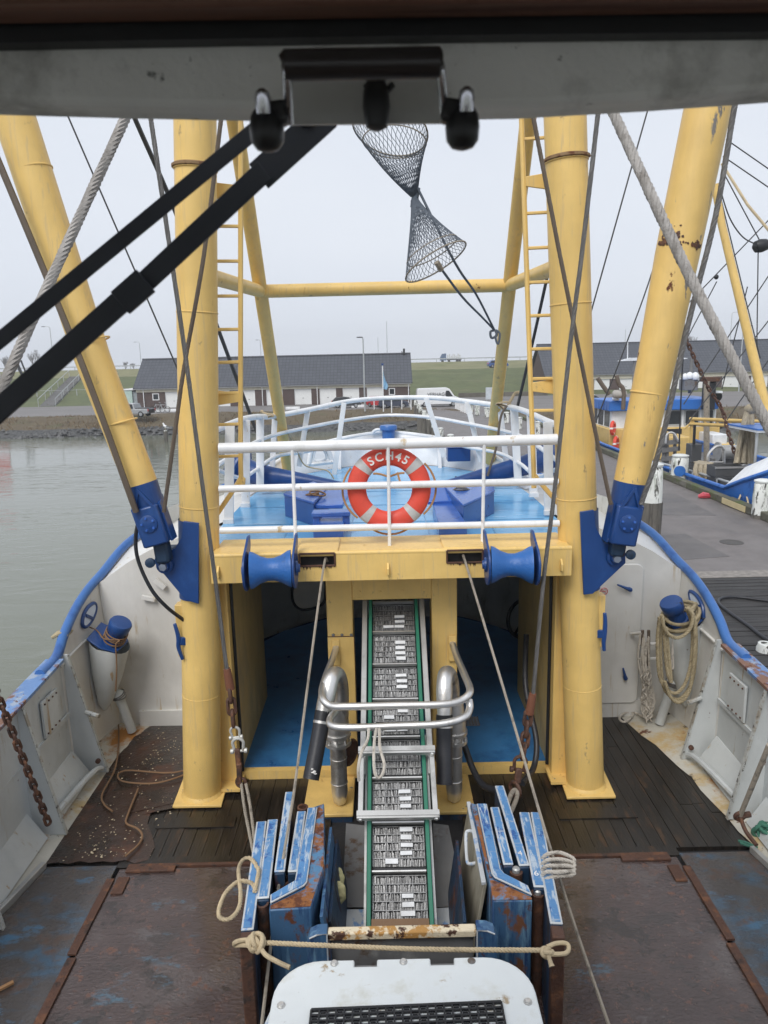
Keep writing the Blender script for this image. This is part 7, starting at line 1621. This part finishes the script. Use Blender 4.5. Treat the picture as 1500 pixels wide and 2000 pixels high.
# ------------------------------------------------------------------ net basket hanging in the middle
t = thing('net_funnel', 'pair of grey netting funnels tied at the waist, hanging high in the middle', 'net', at(808, 387, 7.9))
netm = mat('grey_netting', (.10, .12, .15), .8)
def cone(apex, cen, Rr, nrm_, n=40, mrow=16, flare=1.0, r=.0027):
    nrm_ = V(nrm_).normalized(); e1 = nrm_.orthogonal().normalized(); e2 = nrm_.cross(e1); m_ = MB()
    def pt(a, k):
        rad = .035 + (Rr - .035) * k ** flare; c = apex.lerp(cen, k)
        tl = k ** 1.5
        ax = ((cen - apex).normalized() * (1 - tl) + nrm_ * tl).normalized(); f1 = (e1 - ax * e1.dot(ax)).normalized(); f2 = ax.cross(f1)
        return c + (f1 * math.cos(a) + f2 * math.sin(a)) * rad
    for i in range(n):
        for sg in (-1, 1):
            m_.tube([pt(2 * math.pi * (i / n) + sg * (2 * math.pi / n) * (.5 * j + .16 * math.sin(j * 2.1 + i)), (j / mrow) ** .85) for j in range(mrow + 1)], [r * (1.5 - .5 * (j / mrow)) for j in range(mrow + 1)], 3, caps=False)
    m_.build('netting', netm, t, flat=True)
    m_ = MB(); m_.tube([pt(2 * math.pi * i / 36, 1) for i in range(36)], .008, 6, closed=True); m_.tube([pt(2 * math.pi * i / 36 + .1, .82) for i in range(36)], .006, 5, closed=True); m_.build('rim_rope', ropegrey, t)
    return pt
ap = at(809, 386, 7.9)
cone(ap + V((0, 0, .02)), at(762, 254, 7.75), .37, (.22, .36, .9), flare=1.0)
pt2 = cone(ap - V((0, 0, .02)), at(851, 512, 7.8), .345, (.46, -.20, -.86), flare=1.2)
m_ = MB(); m_.lathe(ap - V((.0, 0, .09)), (.1, 0, 1), [(0, .042), (.05, .040), (.09, .036), (.13, .040), (.18, .046)], 14); m_.build('waist', mat('bunched_net', (.13, .16, .20), .85, bump=.6, bs=60), t)
kn = at(966, 645, 9.6)
for a_, b2 in (((855, 516, 7.6), (903, 580, 8.3)), ((812, 360, 7.85), (888, 512, 7.9))):
    m_ = MB(); m_.tube(smooth_path([at(*a_), at(*b2), at(940, 618, 9.2) if a_[0] > 840 else at(930, 575, 8.9), kn], 6), .013, 6); m_.build('tether', netm, t)
m_ = MB(); m_.tube([at(853, 512, 7.6), at(862, 528, 7.65)], .028, 8); m_.build('thimble', ropegrey, t)
m_ = MB(); m_.tube(smooth_path([kn, at(958, 648, 9.5), at(960, 660, 9.5), at(970, 655, 9.5), at(968, 645, 9.5), at(976, 652, 9.5), at(973, 672, 9.5), at(968, 660, 9.5), at(972, 645, 9.5)], 5), .015, 6); m_.build('bow_knot', netm, t)
# ------------------------------------------------------------------ wheelhouse round the camera: window header, wiper, latch
wh = thing('wheelhouse', 'wheelhouse window head along the top: brown trim, black seal, grey painted brow', 'wheelhouse', (0, 0, 3.5))
browm = mat('grey_window_brow', (.80, .80, .79), .6, spots=[((.34, .335, .32), 6, .5, .2, (1, 1, 1)), ((.36, .24, .12), 9, .64, .06, (1, 1, 1)), ((.2, .2, .2), 60, .66, .05, (1, 1, 1))], bump=.2, bs=60)
woodtrim = mat('varnished_brown_trim', (.16, .075, .05), .4, spots=[((.09, .04, .028), 4, .5, .15, (.4, 6, 6))])
cabin = mat('cabin_white', (.62, .62, .60), .5)
cabdark = mat('cabin_panel', (.10, .075, .055), .6)
YG = .80
bot = [(-520, 222), (-250, 226), (0, 228), (250, 235), (500, 240), (760, 240), (1000, 236), (1250, 222), (1500, 204), (1760, 186), (2000, 170)]
B_ = [at(x, y, YG + .05) for x, y in bot]
for p in B_: p.y = YG
B_ = [V((-1.75, YG, B_[0].z - .01))] + B_ + [V((1.75, YG, B_[-1].z + .01))]
T_ = [V((p.x, YG, 5.32)) for p in B_]
m_ = MB(); m_.prism(B_ + T_[::-1], (0, .05, 0)); m_.build('window_brow', browm, wh, bevel=.006)
m_ = MB(); g0, g1 = [at(x, 84 - .0145 * x - 8 * math.sin(max(0, min(1, x / 1500)) * math.pi) * .3, YG - .02) for x in range(-2750, 4251, 250)], None
m_.prism(g0 + [V((p.x, p.y, 5.32)) for p in g0[::-1]], (0, .018, 0)); m_.build('rubber_seal', rubber, wh)
w0 = [at(x, 50 - .0145 * x, YG - .022) for x in (-2750, 4250)]
for p in w0: p.y = YG - .055
m_ = MB(); m_.prism([w0[0], w0[1], V((w0[1].x, w0[1].y, w0[1].z + .030)), V((w0[0].x, w0[0].y, w0[0].z + .030))], (0, .033, 0)); m_.build('wood_trim', woodtrim, wh, bevel=.004)
m_ = MB(); m_.bb(-1.7, 1.7, -2.3, YG - .06, 5.20, 5.26); m_.build('ceiling', cabin, wh)
m_ = MB(); m_.bb(-1.75, 1.75, -2.35, YG + .05, 5.33, 5.40); m_.build('roof', cabin, wh)
m_ = MB(); m_.bb(-1.75, 1.75, YG, YG + .05, 2.6, 3.84); m_.build('front_wall', cabin, wh)
for s_ in (-1, 1):
    m_ = MB(); x0_, x1_ = s_ * 1.70, s_ * 1.75
    m_.bb(x0_, x1_, -2.3, YG, 2.6, 3.9); m_.bb(x0_, x1_, -2.3, YG, 5.15, 5.32); m_.bb(x0_, x1_, -2.3, -2.1, 3.9, 5.15); m_.bb(x0_, x1_, .45, YG, 3.9, 5.15); m_.build('side_wall', cabin, wh)
m_ = MB(); m_.bb(-1.75, 1.75, -2.35, -2.3, 2.6, 3.9); m_.bb(-1.75, 1.75, -2.35, -2.3, 5.1, 5.32); m_.bb(-1.75, -1.5, -2.35, -2.3, 3.9, 5.1); m_.bb(1.5, 1.75, -2.35, -2.3, 3.9, 5.1); m_.build('back_wall', cabin, wh)
m_ = MB(); m_.bb(-1.7, 1.7, -2.3, YG, 2.6, 2.66); m_.build('cabin_floor', cabdark, wh)
pane = bpy.data.materials.new('clean_window_glass'); pane.use_nodes = True
pn = pane.node_tree; pn.nodes.clear(); tb = pn.nodes.new('ShaderNodeBsdfTransparent'); tb.inputs[0].default_value = (.97, .97, .97, 1); oo = pn.nodes.new('ShaderNodeOutputMaterial'); pn.links.new(tb.outputs[0], oo.inputs[0])
m_ = MB(); m_.bb(-1.74, 1.74, YG + .020, YG + .026, 3.845, 5.3); m_.build('window_pane', pane, wh)
m_ = MB(); m_.bb(-2.2, 2.2, -4.5, .78, -.1, 2.59); single(m_, 'deckhouse', cabin, 'white deckhouse under the wheelhouse', 'deckhouse', (0, -2, 0), bevel=.04)
# latch handle inside the glass
YH = .70
t = thing('window_latch', 'dark tubular window handle with two round clamps under the wheelhouse brow', 'window handle', at(710, 125, YH))
grip = mat('dark_brown_grip', (.022, .017, .018), .28)
m_ = MB(); m_.tube([at(552, 130, YH), at(557, 128, YH), at(858, 123, YH), at(864, 123, YH)], [.009, .0125, .0125, .009], 16); m_.build('grip', grip, t)
for px_, py0_, py1_ in ((562, 140, 240), (862, 136, 236)):
    m_ = MB(); m_.tube(smooth_path([at(px_ - 4, py0_ - 12, YH), at(px_ - 1, py0_ + 10, YH), at(px_ + (3 if px_ < 700 else 7), py1_, YH + .03)], 4), .0042, 10); m_.build('leg', chrome, t)
for px_, py_ in ((520, 226), (903, 222)):
    c = at(px_, py_, YH + .02)
    m_ = MB(); m_.lathe(c + V((0, 0, -.030)), (0, 0, 1), [(0, .004), (.002, .010), (.008, .0145), (.018, .0155), (.028, .0145), (.034, .011), (.036, .002)], 18); m_.build('clamp', plastic_black, t)
    m_ = MB(); m_.lathe(at(px_ - (6 if px_ < 700 else -8), py_ - 20, YH), (0, -.3, 1), [(-.008, .003), (-.006, .006), (.004, .007), (.010, .006), (.013, .002)], 14); m_.build('chrome_cap', chrome, t)
    m_ = MB(); s_ = 1 if px_ < 700 else -1; m_.bar(c, at(px_ + s_ * 42, py_ - 6, YH + .02), .018, .020, (0, 0, 1)); m_.build('clamp_arm', plastic_black, t, bevel=.004)
m_ = MB(); P_ = [at(x, y, YH + .085) for x, y in ((566, 156), (864, 151), (872, 240), (562, 243))]; m_.prism(P_, (0, .004, 0)); m_.build('backing_plate', steelplate, t)
c = at(735, 205, YH + .05); m_ = MB(); m_.lathe(c + V((0, 0, -.022)), (0, 0, 1), [(0, .004), (.003, .010), (.02, .013), (.034, .012), (.044, .008), (.046, .001)], 16); m_.build('centre_knob', plastic_black, t)
m_ = MB(); m_.tube([at(714, 165, YH + .05), at(722, 182, YH + .05)], .003, 6); m_.tube([at(752, 182, YH + .05), at(768, 164, YH + .05)], .003, 6); m_.build('spring_clip', plastic_black, t)
# wiper outside the glass: pantograph arms
t = thing('windscreen_wiper', 'black windscreen wiper: two parallel arms sloping down to the left edge', 'wiper', at(560, 240, .95))
wm = mat('wiper_black', (.026, .030, .040), .45)
YW = .98
m_ = MB(); m_.bar(at(540, 220, YW), at(-120, 763, YW), .0035, .0195, (.6, 0, .8)); m_.build('guide_arm', wm, t, bevel=.001)
m_ = MB(); m_.bar(at(640, 222, YW), at(505, 345, YW), .004, .036, (.68, 0, .73)); m_.bar(at(518, 332, YW - .003), at(250, 582, YW - .003), .004, .026, (.68, 0, .73)); m_.build('drive_arm', wm, t, bevel=.001)
m_ = MB(); m_.bar(at(262, 566, YW - .006), at(-120, 906, YW - .006), .006, .028, (.66, 0, .75)); m_.bar(at(285, 548, YW - .009), at(235, 592, YW - .009), .007, .034, (.66, 0, .75)); m_.build('blade', wm, t, bevel=.001)
m_ = MB(); m_.lathe(at(600, 228, YW), (0, -1, 0), [(-.01, .014), (.012, .013), (.014, .001)], 14); m_.build('spindle', wm, t)

# ------------------------------------------------------------------ neighbouring trawler on the far side of the pier
nbl = mat('bright_blue_hull', (.03, .15, .50), .35, spots=[((.02, .09, .32), 2, .55, .1, (1, 1, .5))])
nwhite = mat('neighbour_white', (.74, .76, .78), .4, spots=[((.45, .36, .24), 3, .68, .06, (1, 1, .4))])
nyel = mat('neighbour_yellow', (.62, .43, .15), .5, spots=[((.40, .28, .12), 1.2, .56, .1, (1, 1, .4)), ((.30, .18, .08), 3, .64, .06, (1, 1, .5))])
nb = thing('neighbour_trawler', 'blue and yellow trawler with a white wheelhouse moored on the far side of the pier', 'trawler', (14.5, 34, WZ))
DKZ = -.45
st_ = [(21.6, 14.6, 14.62, 1.5), (22.3, 13.1, 15.8, 1.35), (23.3, 12.25, 16.8, 1.05), (24.4, 11.98, 17.1, .6), (25.6, 11.95, 17.25, .16), (29.5, 11.95, 17.3, .10), (33, 12.0, 17.3, .05), (40, 12.0, 17.3, .05), (46, 12.2, 17.1, .15), (49, 12.9, 16.3, .35)]
for side in (1, 2):
    rows = [[V((s[side] + (.0), s[0], s[3] * 1.0)) for s in st_], [V((s[side] + (.05 if side == 1 else -.05), s[0], s[3] - .45)) for s in st_], [V((s[side] + (.35 if side == 1 else -.35), s[0], -2.2)) for s in st_]]
    MB().grid(rows).build('hull_side', nbl, nb)
    m_ = MB(); m_.tube([V((s[side], s[0], s[3])) for s in st_], .075, 8); m_.build('rail_bar', nbl, nb)
m_ = MB(); m_.prism([(s[1] + .05, s[0], DKZ) for s in st_[2:]] + [(s[2] - .05, s[0], DKZ) for s in st_[:1:-1]], (0, 0, -.1)); m_.build('deck', greyplate, nb)
# whaleback
rows = []
for k in range(9):
    f = k / 8; rows.append([V((lerp(s[1], s[2], f), s[0], s[3] + .05 + 1.15 * math.sin(math.pi * min(1, max(0, f))) ** .6 * min(1, (s[0] - 21.4) / 1.2))) for s in st_[:5]])
MB().grid(rows).build('whaleback', nwhite, nb)
q = at(1475, 965, 24.6); m_ = MB(); m_.torus(V((12.2, 24.8, at(1464, 951, 24.8).z)), (1, .3, 0), .17, .05, 18, 6); m_.build('hawse_ring', rubber, nb)
# blue awning on posts by the whaleback
a_ = at(1458, 838, 27); m_ = MB(); m_.bb(a_.x, a_.x + 3.4, 26.2, 28.4, a_.z - .06, a_.z + .02); m_.build('awning', nwhite, nb); m_ = MB(); m_.bb(a_.x - .02, a_.x + 3.4, 26.15, 28.45, a_.z + .022, a_.z + .08); m_.build('awning_top', nbl, nb)
for dx in (.1, 1.6): m_ = MB(); m_.tube([(a_.x + dx, 26.4, a_.z - .06), (a_.x + dx, 26.4, -.4)], .05, 8); m_.build('awning_post', postmetal, nb)
# lower house, wheelhouse
def rect(px0, px1, py0, py1, Y): a = at(px0, py0, Y); b = at(px1, py1, Y); return a.x, b.x, b.z, a.z
x0_, x1_, z0_, z1_ = rect(1190, 1400, 838, 930, 41)
m_ = MB(); m_.bb(x0_, x1_, 41, 46.5, DKZ, z1_); m_.build('lower_house', nyel, nb, bevel=.05)
x2_, x3_, _, z3_ = rect(1236, 1346, 856, 930, 37.2); m_ = MB(); m_.bb(13.35, x3_, 37.2, 40.98, DKZ, z3_); m_.build('house_front', nyel, nb, bevel=.05)
x2_, x3_, _, z3_ = rect(1392, 1432, 868, 930, 39); m_ = MB(); m_.bb(x2_, x3_, 39, 42, DKZ, z3_); m_.build('side_house', nyel, nb, bevel=.05)
x2_, x3_, z2_, z3_ = rect(1393, 1420, 845, 868, 39.2); m_ = MB(); m_.bb(x2_, x3_, 39.2, 41, z2_, z3_ - .1); m_.build('locker', nwhite, nb, bevel=.05)
x0_, x1_, z0_, z1_ = rect(1222, 1398, 797, 838, 41.3)
xL = x0_ - .75
wins = [(1302, 1331, 800, 831), (1337, 1366, 799, 830), (1372, 1394, 798, 832), (1262, 1292, 800, 831), (1228, 1256, 800, 831)]
m_ = MB(); m_.bb(xL, x1_, 41.35, 45.5, z0_, z1_); whs = m_.build('bridge', nwhite, nb, bevel=.06)
for a, b, c, d in wins:
    p, q, r_, s_ = rect(a, b, c, d, 41.3); m_ = MB(); m_.prism(rrect(p, q, r_, s_, .08, 41.30), (0, .04, 0)); wn = m_.build('window', postmetal, nb)
    m_ = MB(); m_.prism(rrect(p + .09, q - .09, r_ + .09, s_ - .09, .07, 41.285), (0, .01, 0)); m_.build('pane', glassdark, wn)
for i, (ya, yb) in enumerate(((41.7, 42.6), (42.9, 43.8), (44.1, 45))):
    m_ = MB(); m_.bb(xL - .02, xL + .02, ya, yb, z1_ - 1.05, z1_ - .2); wn = m_.build('window', glassdark, nb)
p, q, r_, s_ = rect(1303, 1331, 838, 847, 40.98); m_ = MB(); m_.bb(p, q, 40.96, 40.99, r_, s_); m_.build('vent_slot', rubber, nb)
p, q, r_, s_ = rect(1196, 1402, 783, 798, 41.1); m_ = MB(); m_.bb(xL - .25, q, 41.0, 44.5, r_ - .02, s_); m_.build('bridge_roof', nbl, nb, bevel=.05)
for px_, py_ in ((1203, 779),): q = at(px_, py_, 41.2); m_ = MB(); m_.ball(q, (.22, .22, .14), 10, 6); m_.build('deck_lamp', nwhite, nb)
q = at(1400, 775, 40.6); m_ = MB(); m_.lathe(q, (.1, -1, -.3), [(-.22, .05), (-.15, .2), (0, .27), (.06, .28), (.065, .01)], 16); m_.build('searchlight', rubber, nb); m_ = MB(); m_.lathe(q + V((0, .02, .05)), (0, 0, 1), [(.16, .30), (.26, .27), (.27, .01)], 14); m_.build('lamp_hood', nwhite, nb)
# mast with radar, radomes
q = at(1347, 768, 43); m_ = MB(); m_.tube([q, (q.x, 43, at(1347, 700, 43).z)], .1, 8); m_.build('radar_mast', greyplate, nb)
p = at(1275, 702, 43); z = p.z; m_ = MB(); m_.prism([(at(1207, 704, 43).x, 42.9, z - .05), (at(1232, 698, 43).x, 42.9, z + .12), (at(1318, 695, 43).x, 42.9, z + .12), (at(1343, 699, 43).x, 42.9, z + .02), (at(1330, 703, 43).x, 42.9, z - .04)], (0, .3, 0)); m_.build('radar_bar', nwhite, nb)
m_ = MB(); m_.tube([(at(1226, 695, 43).x, 43, z), (at(1226, 660, 43).x, 43, at(1226, 660, 43).z)], .03, 6); m_.build('whip_aerial', nwhite, nb)
m_ = MB(); xx = at(1240, 708, 43).x; m_.tube([(xx, 43.05, z), (xx, 43.05, at(1240, 780, 43).z)], .09, 8); m_.tube([(at(1320, 704, 43).x, 43.05, z), (at(1320, 704, 43).x, 43.05, at(1320, 780, 43).z)], .09, 8); m_.build('radar_post', greyplate, nb)
p, q_, r_, s_ = rect(1336, 1362, 741, 762, 42.5); m_ = MB(); m_.bb(p, q_, 42.4, 43.2, r_, s_); m_.build('electronics_box', greyplate, nb, bevel=.03)
for px_, py_, r_ in ((1338, 735, .18), (1347, 733, .2), (1358, 734, .22)):
    q = at(px_, py_, 42.5); m_ = MB(); m_.lathe(q - V((0, 0, r_)), (0, 0, 1), [(0, r_ * .8), (r_ * .3, r_), (r_ * 1.1, r_ * .98), (r_ * 1.7, r_ * .6), (r_ * 1.95, .02)], 14); m_.build('radome', nwhite, nb)
# funnel, rusty arms and float on the bridge roof
q = at(1387, 738, 40); m_ = MB(); m_.bb(q.x - .28, q.x + .28, 39.8, 40.3, at(1387, 800, 40).z, q.z - .2); m_.build('exhaust', rubber, nb, bevel=.05); m_ = MB(); m_.bb(q.x - .42, q.x + .42, 39.7, 40.4, q.z - .2, q.z + .05); m_.build('exhaust_cap', ruststeel, nb, bevel=.03)
for pts in ([(1167, 738), (1180, 757), (1190, 770)], [(1204, 733), (1209, 750), (1218, 762), (1217, 800)]): m_ = MB(); m_.tube(smooth_path([at(x, y, 40.6) for x, y in pts], 3), .12, 8); m_.build('gallows_arm', wirebrown, nb)
m_ = MB(); m_.lathe(at(1196, 770, 40.8), (1, 0, 0), [(0, .12), (.1, .22), (.6, .24), (.75, .15), (.8, .02)], 14); m_.build('float_drum', mat('dusty_grey', (.40, .38, .35), .7), nb)
# post, derrick and A-mast
m_ = MB(); m_.tube([at(1380, 940, 34), at(1380, 745, 34)], .13, 10); m_.build('timber_post', ropegrey, nb)
m_ = MB()
for dy in (0, 10): m_.tube([at(1348, 818 + dy, 33), at(1500, 832 + dy - 8, 30), at(1580, 838 + dy - 10, 28.5)], .075, 10)
for k in range(7): f = k / 6; m_.tube([at(1348, 818, 33).lerp(at(1500, 824, 30), f), at(1348, 828, 33).lerp(at(1500, 834, 30), min(1, f + .08))], .03, 6)
m_.build('derrick', nyel, nb)
m_ = MB(); m_.tube([at(1350, 880, 33), at(1352, 822, 33)], .1, 8); m_.tube([at(1352, 824, 33), at(1336, 838, 33)], .05, 6); m_.build('derrick_post', nyel, nb)
m_ = MB(); m_.tube([at(1396, 360, 27), at(1410, 440, 27), at(1490, 775, 26), at(1505, 840, 26)], [.12, .13, .17, .17], 12); m_.build('mast', yellow, nb)
m_ = MB(); m_.tube([at(1410, 320, 27), at(1460, 400, 26), at(1510, 460, 25.5)], .05, 6); m_.build('cream_stay', ropecream, nb)
for pts in ([(1418, 272), (1510, 336)], [(1412, 305), (1510, 372)], [(1412, 335), (1485, 472)], [(1405, 375), (1450, 560), (1485, 700)], [(1506, 425), (1345, 592)], [(1510, 525), (1335, 790)], [(1506, 620), (1340, 830)], [(1481, 480), (1478, 700)], [(1510, 690), (1420, 820)], [(1400, 550), (1290, 760)], [(1460, 560), (1410, 760)]):
    m_ = MB(); m_.tube([at(x, y, 28) for x, y in pts], .022, 5); m_.build('stay_wire', wiredark, nb)
m_ = MB(); m_.tube(smooth_path([at(1406, 368, 28), at(1425, 425, 28), at(1450, 462, 28), at(1478, 478, 28)], 5), .025, 5); m_.build('stay_wire', wiredark, nb)
q = at(1486, 480, 28); m_ = MB(); m_.lathe(q, (1, 0, .2), [(-.3, .05), (-.2, .2), (0, .24), (.2, .2), (.35, .08)], 12); m_.build('lantern', rubber, nb)
for x, y in ((1399, 541), (1358, 583)): m_ = MB(); m_.ball(at(x, y, 27.9), .09, 8, 6); m_.build('insulator', rubber, nb)
chain('rusty chain bridle hanging over the deck of the neighbouring trawler', [at(1337, 655, 30), at(1352, 690, 30), at(1373, 735, 30), at(1385, 760, 30), at(1410, 800, 30), at(1424, 850, 29.5), at(1440, 900, 29)], .26, .035, ruststeel)
m_ = MB(); m_.tube([at(1337, 600, 30), at(1336, 652, 30), at(1330, 780, 30), at(1326, 880, 30)], .03, 6); m_.lathe(at(1336, 655, 30), (0, 0, 1), [(-.25, .05), (-.15, .14), (.1, .14), (.2, .04)], 10); single(m_, 'hook_block', rubber, 'dark hook block and fall hanging beside the right boom over the neighbouring trawler', 'hook block', at(1336, 655, 30))
# orange rings on the neighbour
for i, (px_, py_, lab) in enumerate(((1197, 836, 'upper orange life ring on the corner of the neighbouring trawler'), (1203, 866, 'lower orange life ring on the corner of the neighbouring trawler'))):
    q = at(px_, py_, 40.7); t = thing('life_ring', lab, 'life ring', q); m_ = MB(); m_.torus(q, (.85, -.5, 0), .32, .10, 22, 8); m_.build('float_ring', orange, t)
    for a in range(4): m_ = MB(); m_.torus(q, (.85, -.5, 0), .32, .105, 3, 8, R(90 * a + 40), R(90 * a + 55)); m_.build('tape_band', print_white, t)
# deck gear
def crate(px0, px1, py0, py1, Y, label, m):
    a, b, c, d = rect(px0, px1, py0, py1, Y); t = thing('crate', label, 'crate', ((a + b) / 2, Y, c)); w_ = b - a; dp = w_ * .7
    for q in ((a, b, Y, Y + .05, c, d), (a, b, Y + dp - .05, Y + dp, c, d), (a, a + .05, Y + .051, Y + dp - .051, c, d), (b - .05, b, Y + .051, Y + dp - .051, c, d)): m_ = MB(); m_.bb(*q); m_.build('side', m, t)
    m_ = MB(); m_.bb(a - .03, b + .03, Y - .03, Y, d - .07, d); m_.build('rim', mat('crate_rim', (.3, .3, .3), .5) if 'crate_rim' not in bpy.data.materials else bpy.data.materials['crate_rim'], t)
    m_ = MB(); m_.bb(a + .051, b - .051, Y + .051, Y + dp - .051, c, c + .05); m_.build('bottom', m, t)
dgc = mat('dark_grey_crate', (.075, .078, .082), .55)
crate(1398, 1454, 912, 930, 27.6, 'upper dark grey crate on the neighbouring deck beside the beige net', dgc)
crate(1398, 1452, 931, 958, 27.7, 'lower dark grey crate on the neighbouring deck beside the beige net', dgc)
# draped beige net: sheet with folds
t = thing('draped_net', 'beige net draped over the rail of the neighbouring trawler', 'net', at(1375, 950, 29)); rows = []
netb = mat('beige_net', (.40, .345, .25), .95, spots=[((.26, .22, .16), 9, .5, .12, (3, 3, .5))], bump=.6, bs=40)
for j in range(8):
    k = j / 7; r_ = []
    for i in range(33):
        u = i / 32; x = lerp(lerp(1357, 1349, k), lerp(1394, 1400, k), u); y = lerp(903, 953, k) + 4 * math.sin(u * 3.1)
        p = at(x, y, 29.2 - .5 * k); p.y += .12 * math.sin(u * 26 + 1.5 * math.sin(j)) * (.25 + k); r_.append(p)
    rows.append(r_)
rows = [[p + V((0, 1.4, -.1)) for p in rows[0]]] + rows
m_ = MB().grid(rows); m_.build('sheet', netb, t)
t = thing('hanging_net', 'tall bundle of beige net hanging at the mast of the neighbouring trawler', 'net', at(1458, 800, 28)); m_ = MB()
for k in range(16):
    x = 1463 + rnd.uniform(-5, 5); m_.tube(smooth_path([at(x, 800 + rnd.uniform(-4, 6), 28), at(x - 4 + (k - 8) * .8, 840, 28 + rnd.uniform(-.2, .2)), at(x - 10 + (k - 8) * 1.7, 905, 28 + rnd.uniform(-.3, .3))], 4), .09, 6)
m_.ball(at(1466, 799, 28), (.25, .2, .2), 10, 6); m_.build('strands', netb, t)
for pts, lab in (([(1383, 905), (1384, 888), (1398, 873), (1412, 875), (1414, 905)], 'bent steel tube hoop behind the dark crates on the neighbouring deck'), ([(1437, 915), (1438, 897), (1452, 886), (1468, 880), (1472, 905)], 'bent steel tube hoop right of the dark crates on the neighbouring deck')):
    m_ = MB(); m_.tube(smooth_path([at(x, y, 30) for x, y in pts], 5), .06, 8); m_.tube([at(pts[0][0], pts[0][1] - 2, 30), at(pts[-1][0], pts[-1][1] - 2, 30)], .04, 8); single(m_, 'tube_hoop', steel, lab, 'hoop', at(*pts[0], 30))
q = at(1428, 882, 31); t = thing('winch_drum', 'grey net winch drum on the neighbouring deck', 'winch', q); m_ = MB(); m_.lathe(q - V((.6, 0, 0)), (1, 0, 0), [(0, .42), (.08, .42), (.081, .28), (1.1, .28), (1.101, .42), (1.2, .42)], 18); m_.build('drum', steelplate, t); m_ = MB(); m_.bb(q.x - .7, q.x + .7, 31.1, 31.5, DKZ, q.z - .3); m_.build('stand', greyplate, t)
t = thing('steel_rack', 'grey steel rack of bars in front of the yellow house on the neighbouring deck', 'rack', at(1306, 900, 34))
for y in (862, 876, 893): m_ = MB(); m_.bar(at(1292, y + 4, 34), at(1328, y, 34), .1, .2, (0, 0, 1)); m_.build('bar', greyplate, t)
for x in (1296, 1303, 1318): m_ = MB(); m_.bar(at(x, 846, 34.1), at(x, 912, 34.1), .12, .12, (0, 1, 0)); m_.build('upright', greyplate, t)
m_ = MB(); m_.tube(smooth_path([at(1300, 866, 33.8), at(1303, 848, 33.8), at(1315, 846, 33.8), at(1325, 862, 33.8)], 4), .05, 8); m_.build('hoop', steel, t)
t = thing('mud_bin', 'dark upright bin beside the grey timber post on the neighbouring deck', 'bin', at(1360, 900, 32)); m_ = MB(); m_.bb(at(1350, 880, 32).x, at(1371, 880, 32).x, 32, 32.6, DKZ, at(1360, 868, 32).z); m_.build('body', dgc, t, bevel=.03); m_ = MB(); m_.bar(at(1355, 868, 31.9), at(1357, 830, 31.9), .09, .09, (0, 1, 0)); m_.build('handle', rubber, t)
# neighbour's mooring pile with blue spot and its rail
q = at(1329, 894, 29.3); PXB = q.x; pt_ = pile(PXB, 29.3, q.z + .05, -2.4, .34, 'thick white topped pile with a round blue mark at the neighbouring trawler', None, .95)
m_ = MB(); m_.lathe((PXB, 29.3, at(1329, 918, 29.3).z), (-.37, -.93, 0), [(.30, .22), (.352, .21), (.354, .01)], 20); m_.build('blue_mark', mat('blue_spot', (.02, .13, .42), .5), pt_)
q = at(1490, 934, 22.9); pt_ = pile(at(1492, 934, 22.2).x, 22.2, q.z, -2.4, .28, 'white flaking pile against the blue bow at the right edge', None, 1.0)
m_ = MB(); m_.tube([at(1283, 903, 31.5), at(1345, 918, 30), at(1435, 945, 26.5)], .05, 8)
for f in (.2, .5, .8): p = at(1283, 903, 31.5).lerp(at(1435, 945, 26.5), f); m_.tube([p, V((p.x, p.y, DKZ + .2))], .035, 6)
single(m_, 'rail_tube', postmetal, 'low galvanised tube rail at the side of the neighbouring deck', 'rail', at(1345, 918, 30))
m_ = MB(); c = V((12.25, 24.8, at(1464, 951, 24.8).z)); m_.tube(smooth_path([c, c + V((-.3, -.3, -.35)), c + V((-.5, -.4, -.9))], 4), .03, 6); m_.tube(smooth_path([c, c + V((-.2, -.7, -.35)), c + V((-.3, -1.2, -.9))], 4), .03, 6); single(m_, 'mooring_line', ropecream, 'doubled mooring line from the hawse ring of the blue bow down to the pier', 'mooring line', c)
# our own mooring line over the pier side and small fender at the left rail
m_ = MB(); q = at(118, 1245, 8.3); 
for k in range(4): m_.tube(smooth_path([q + V((-.10, .05 * k, .0)), q + V((.0, .05 * k + .02, .04)), q + V((.07, .05 * k + .03, .0))], 3), .022, 6)
single(m_, 'fender_lashing', ropeold, 'short turns of rope on the outside of the left blue rail', 'rope', q)
# damp air over the harbour
hz = bpy.data.materials.new('damp_air'); hz.use_nodes = True
hn = hz.node_tree; hn.nodes.clear(); pv = hn.nodes.new('ShaderNodeVolumePrincipled'); oo = hn.nodes.new('ShaderNodeOutputMaterial')
pv.inputs['Color'].default_value = (.93, .95, .98, 1); pv.inputs['Density'].default_value = .0008
hn.links.new(pv.outputs[0], oo.inputs['Volume'])
m_ = MB(); m_.bb(-620, 620, -320, 660, -4.0, 26.0); tag(m_.build('haze', hz, flat=True), kind='stuff')
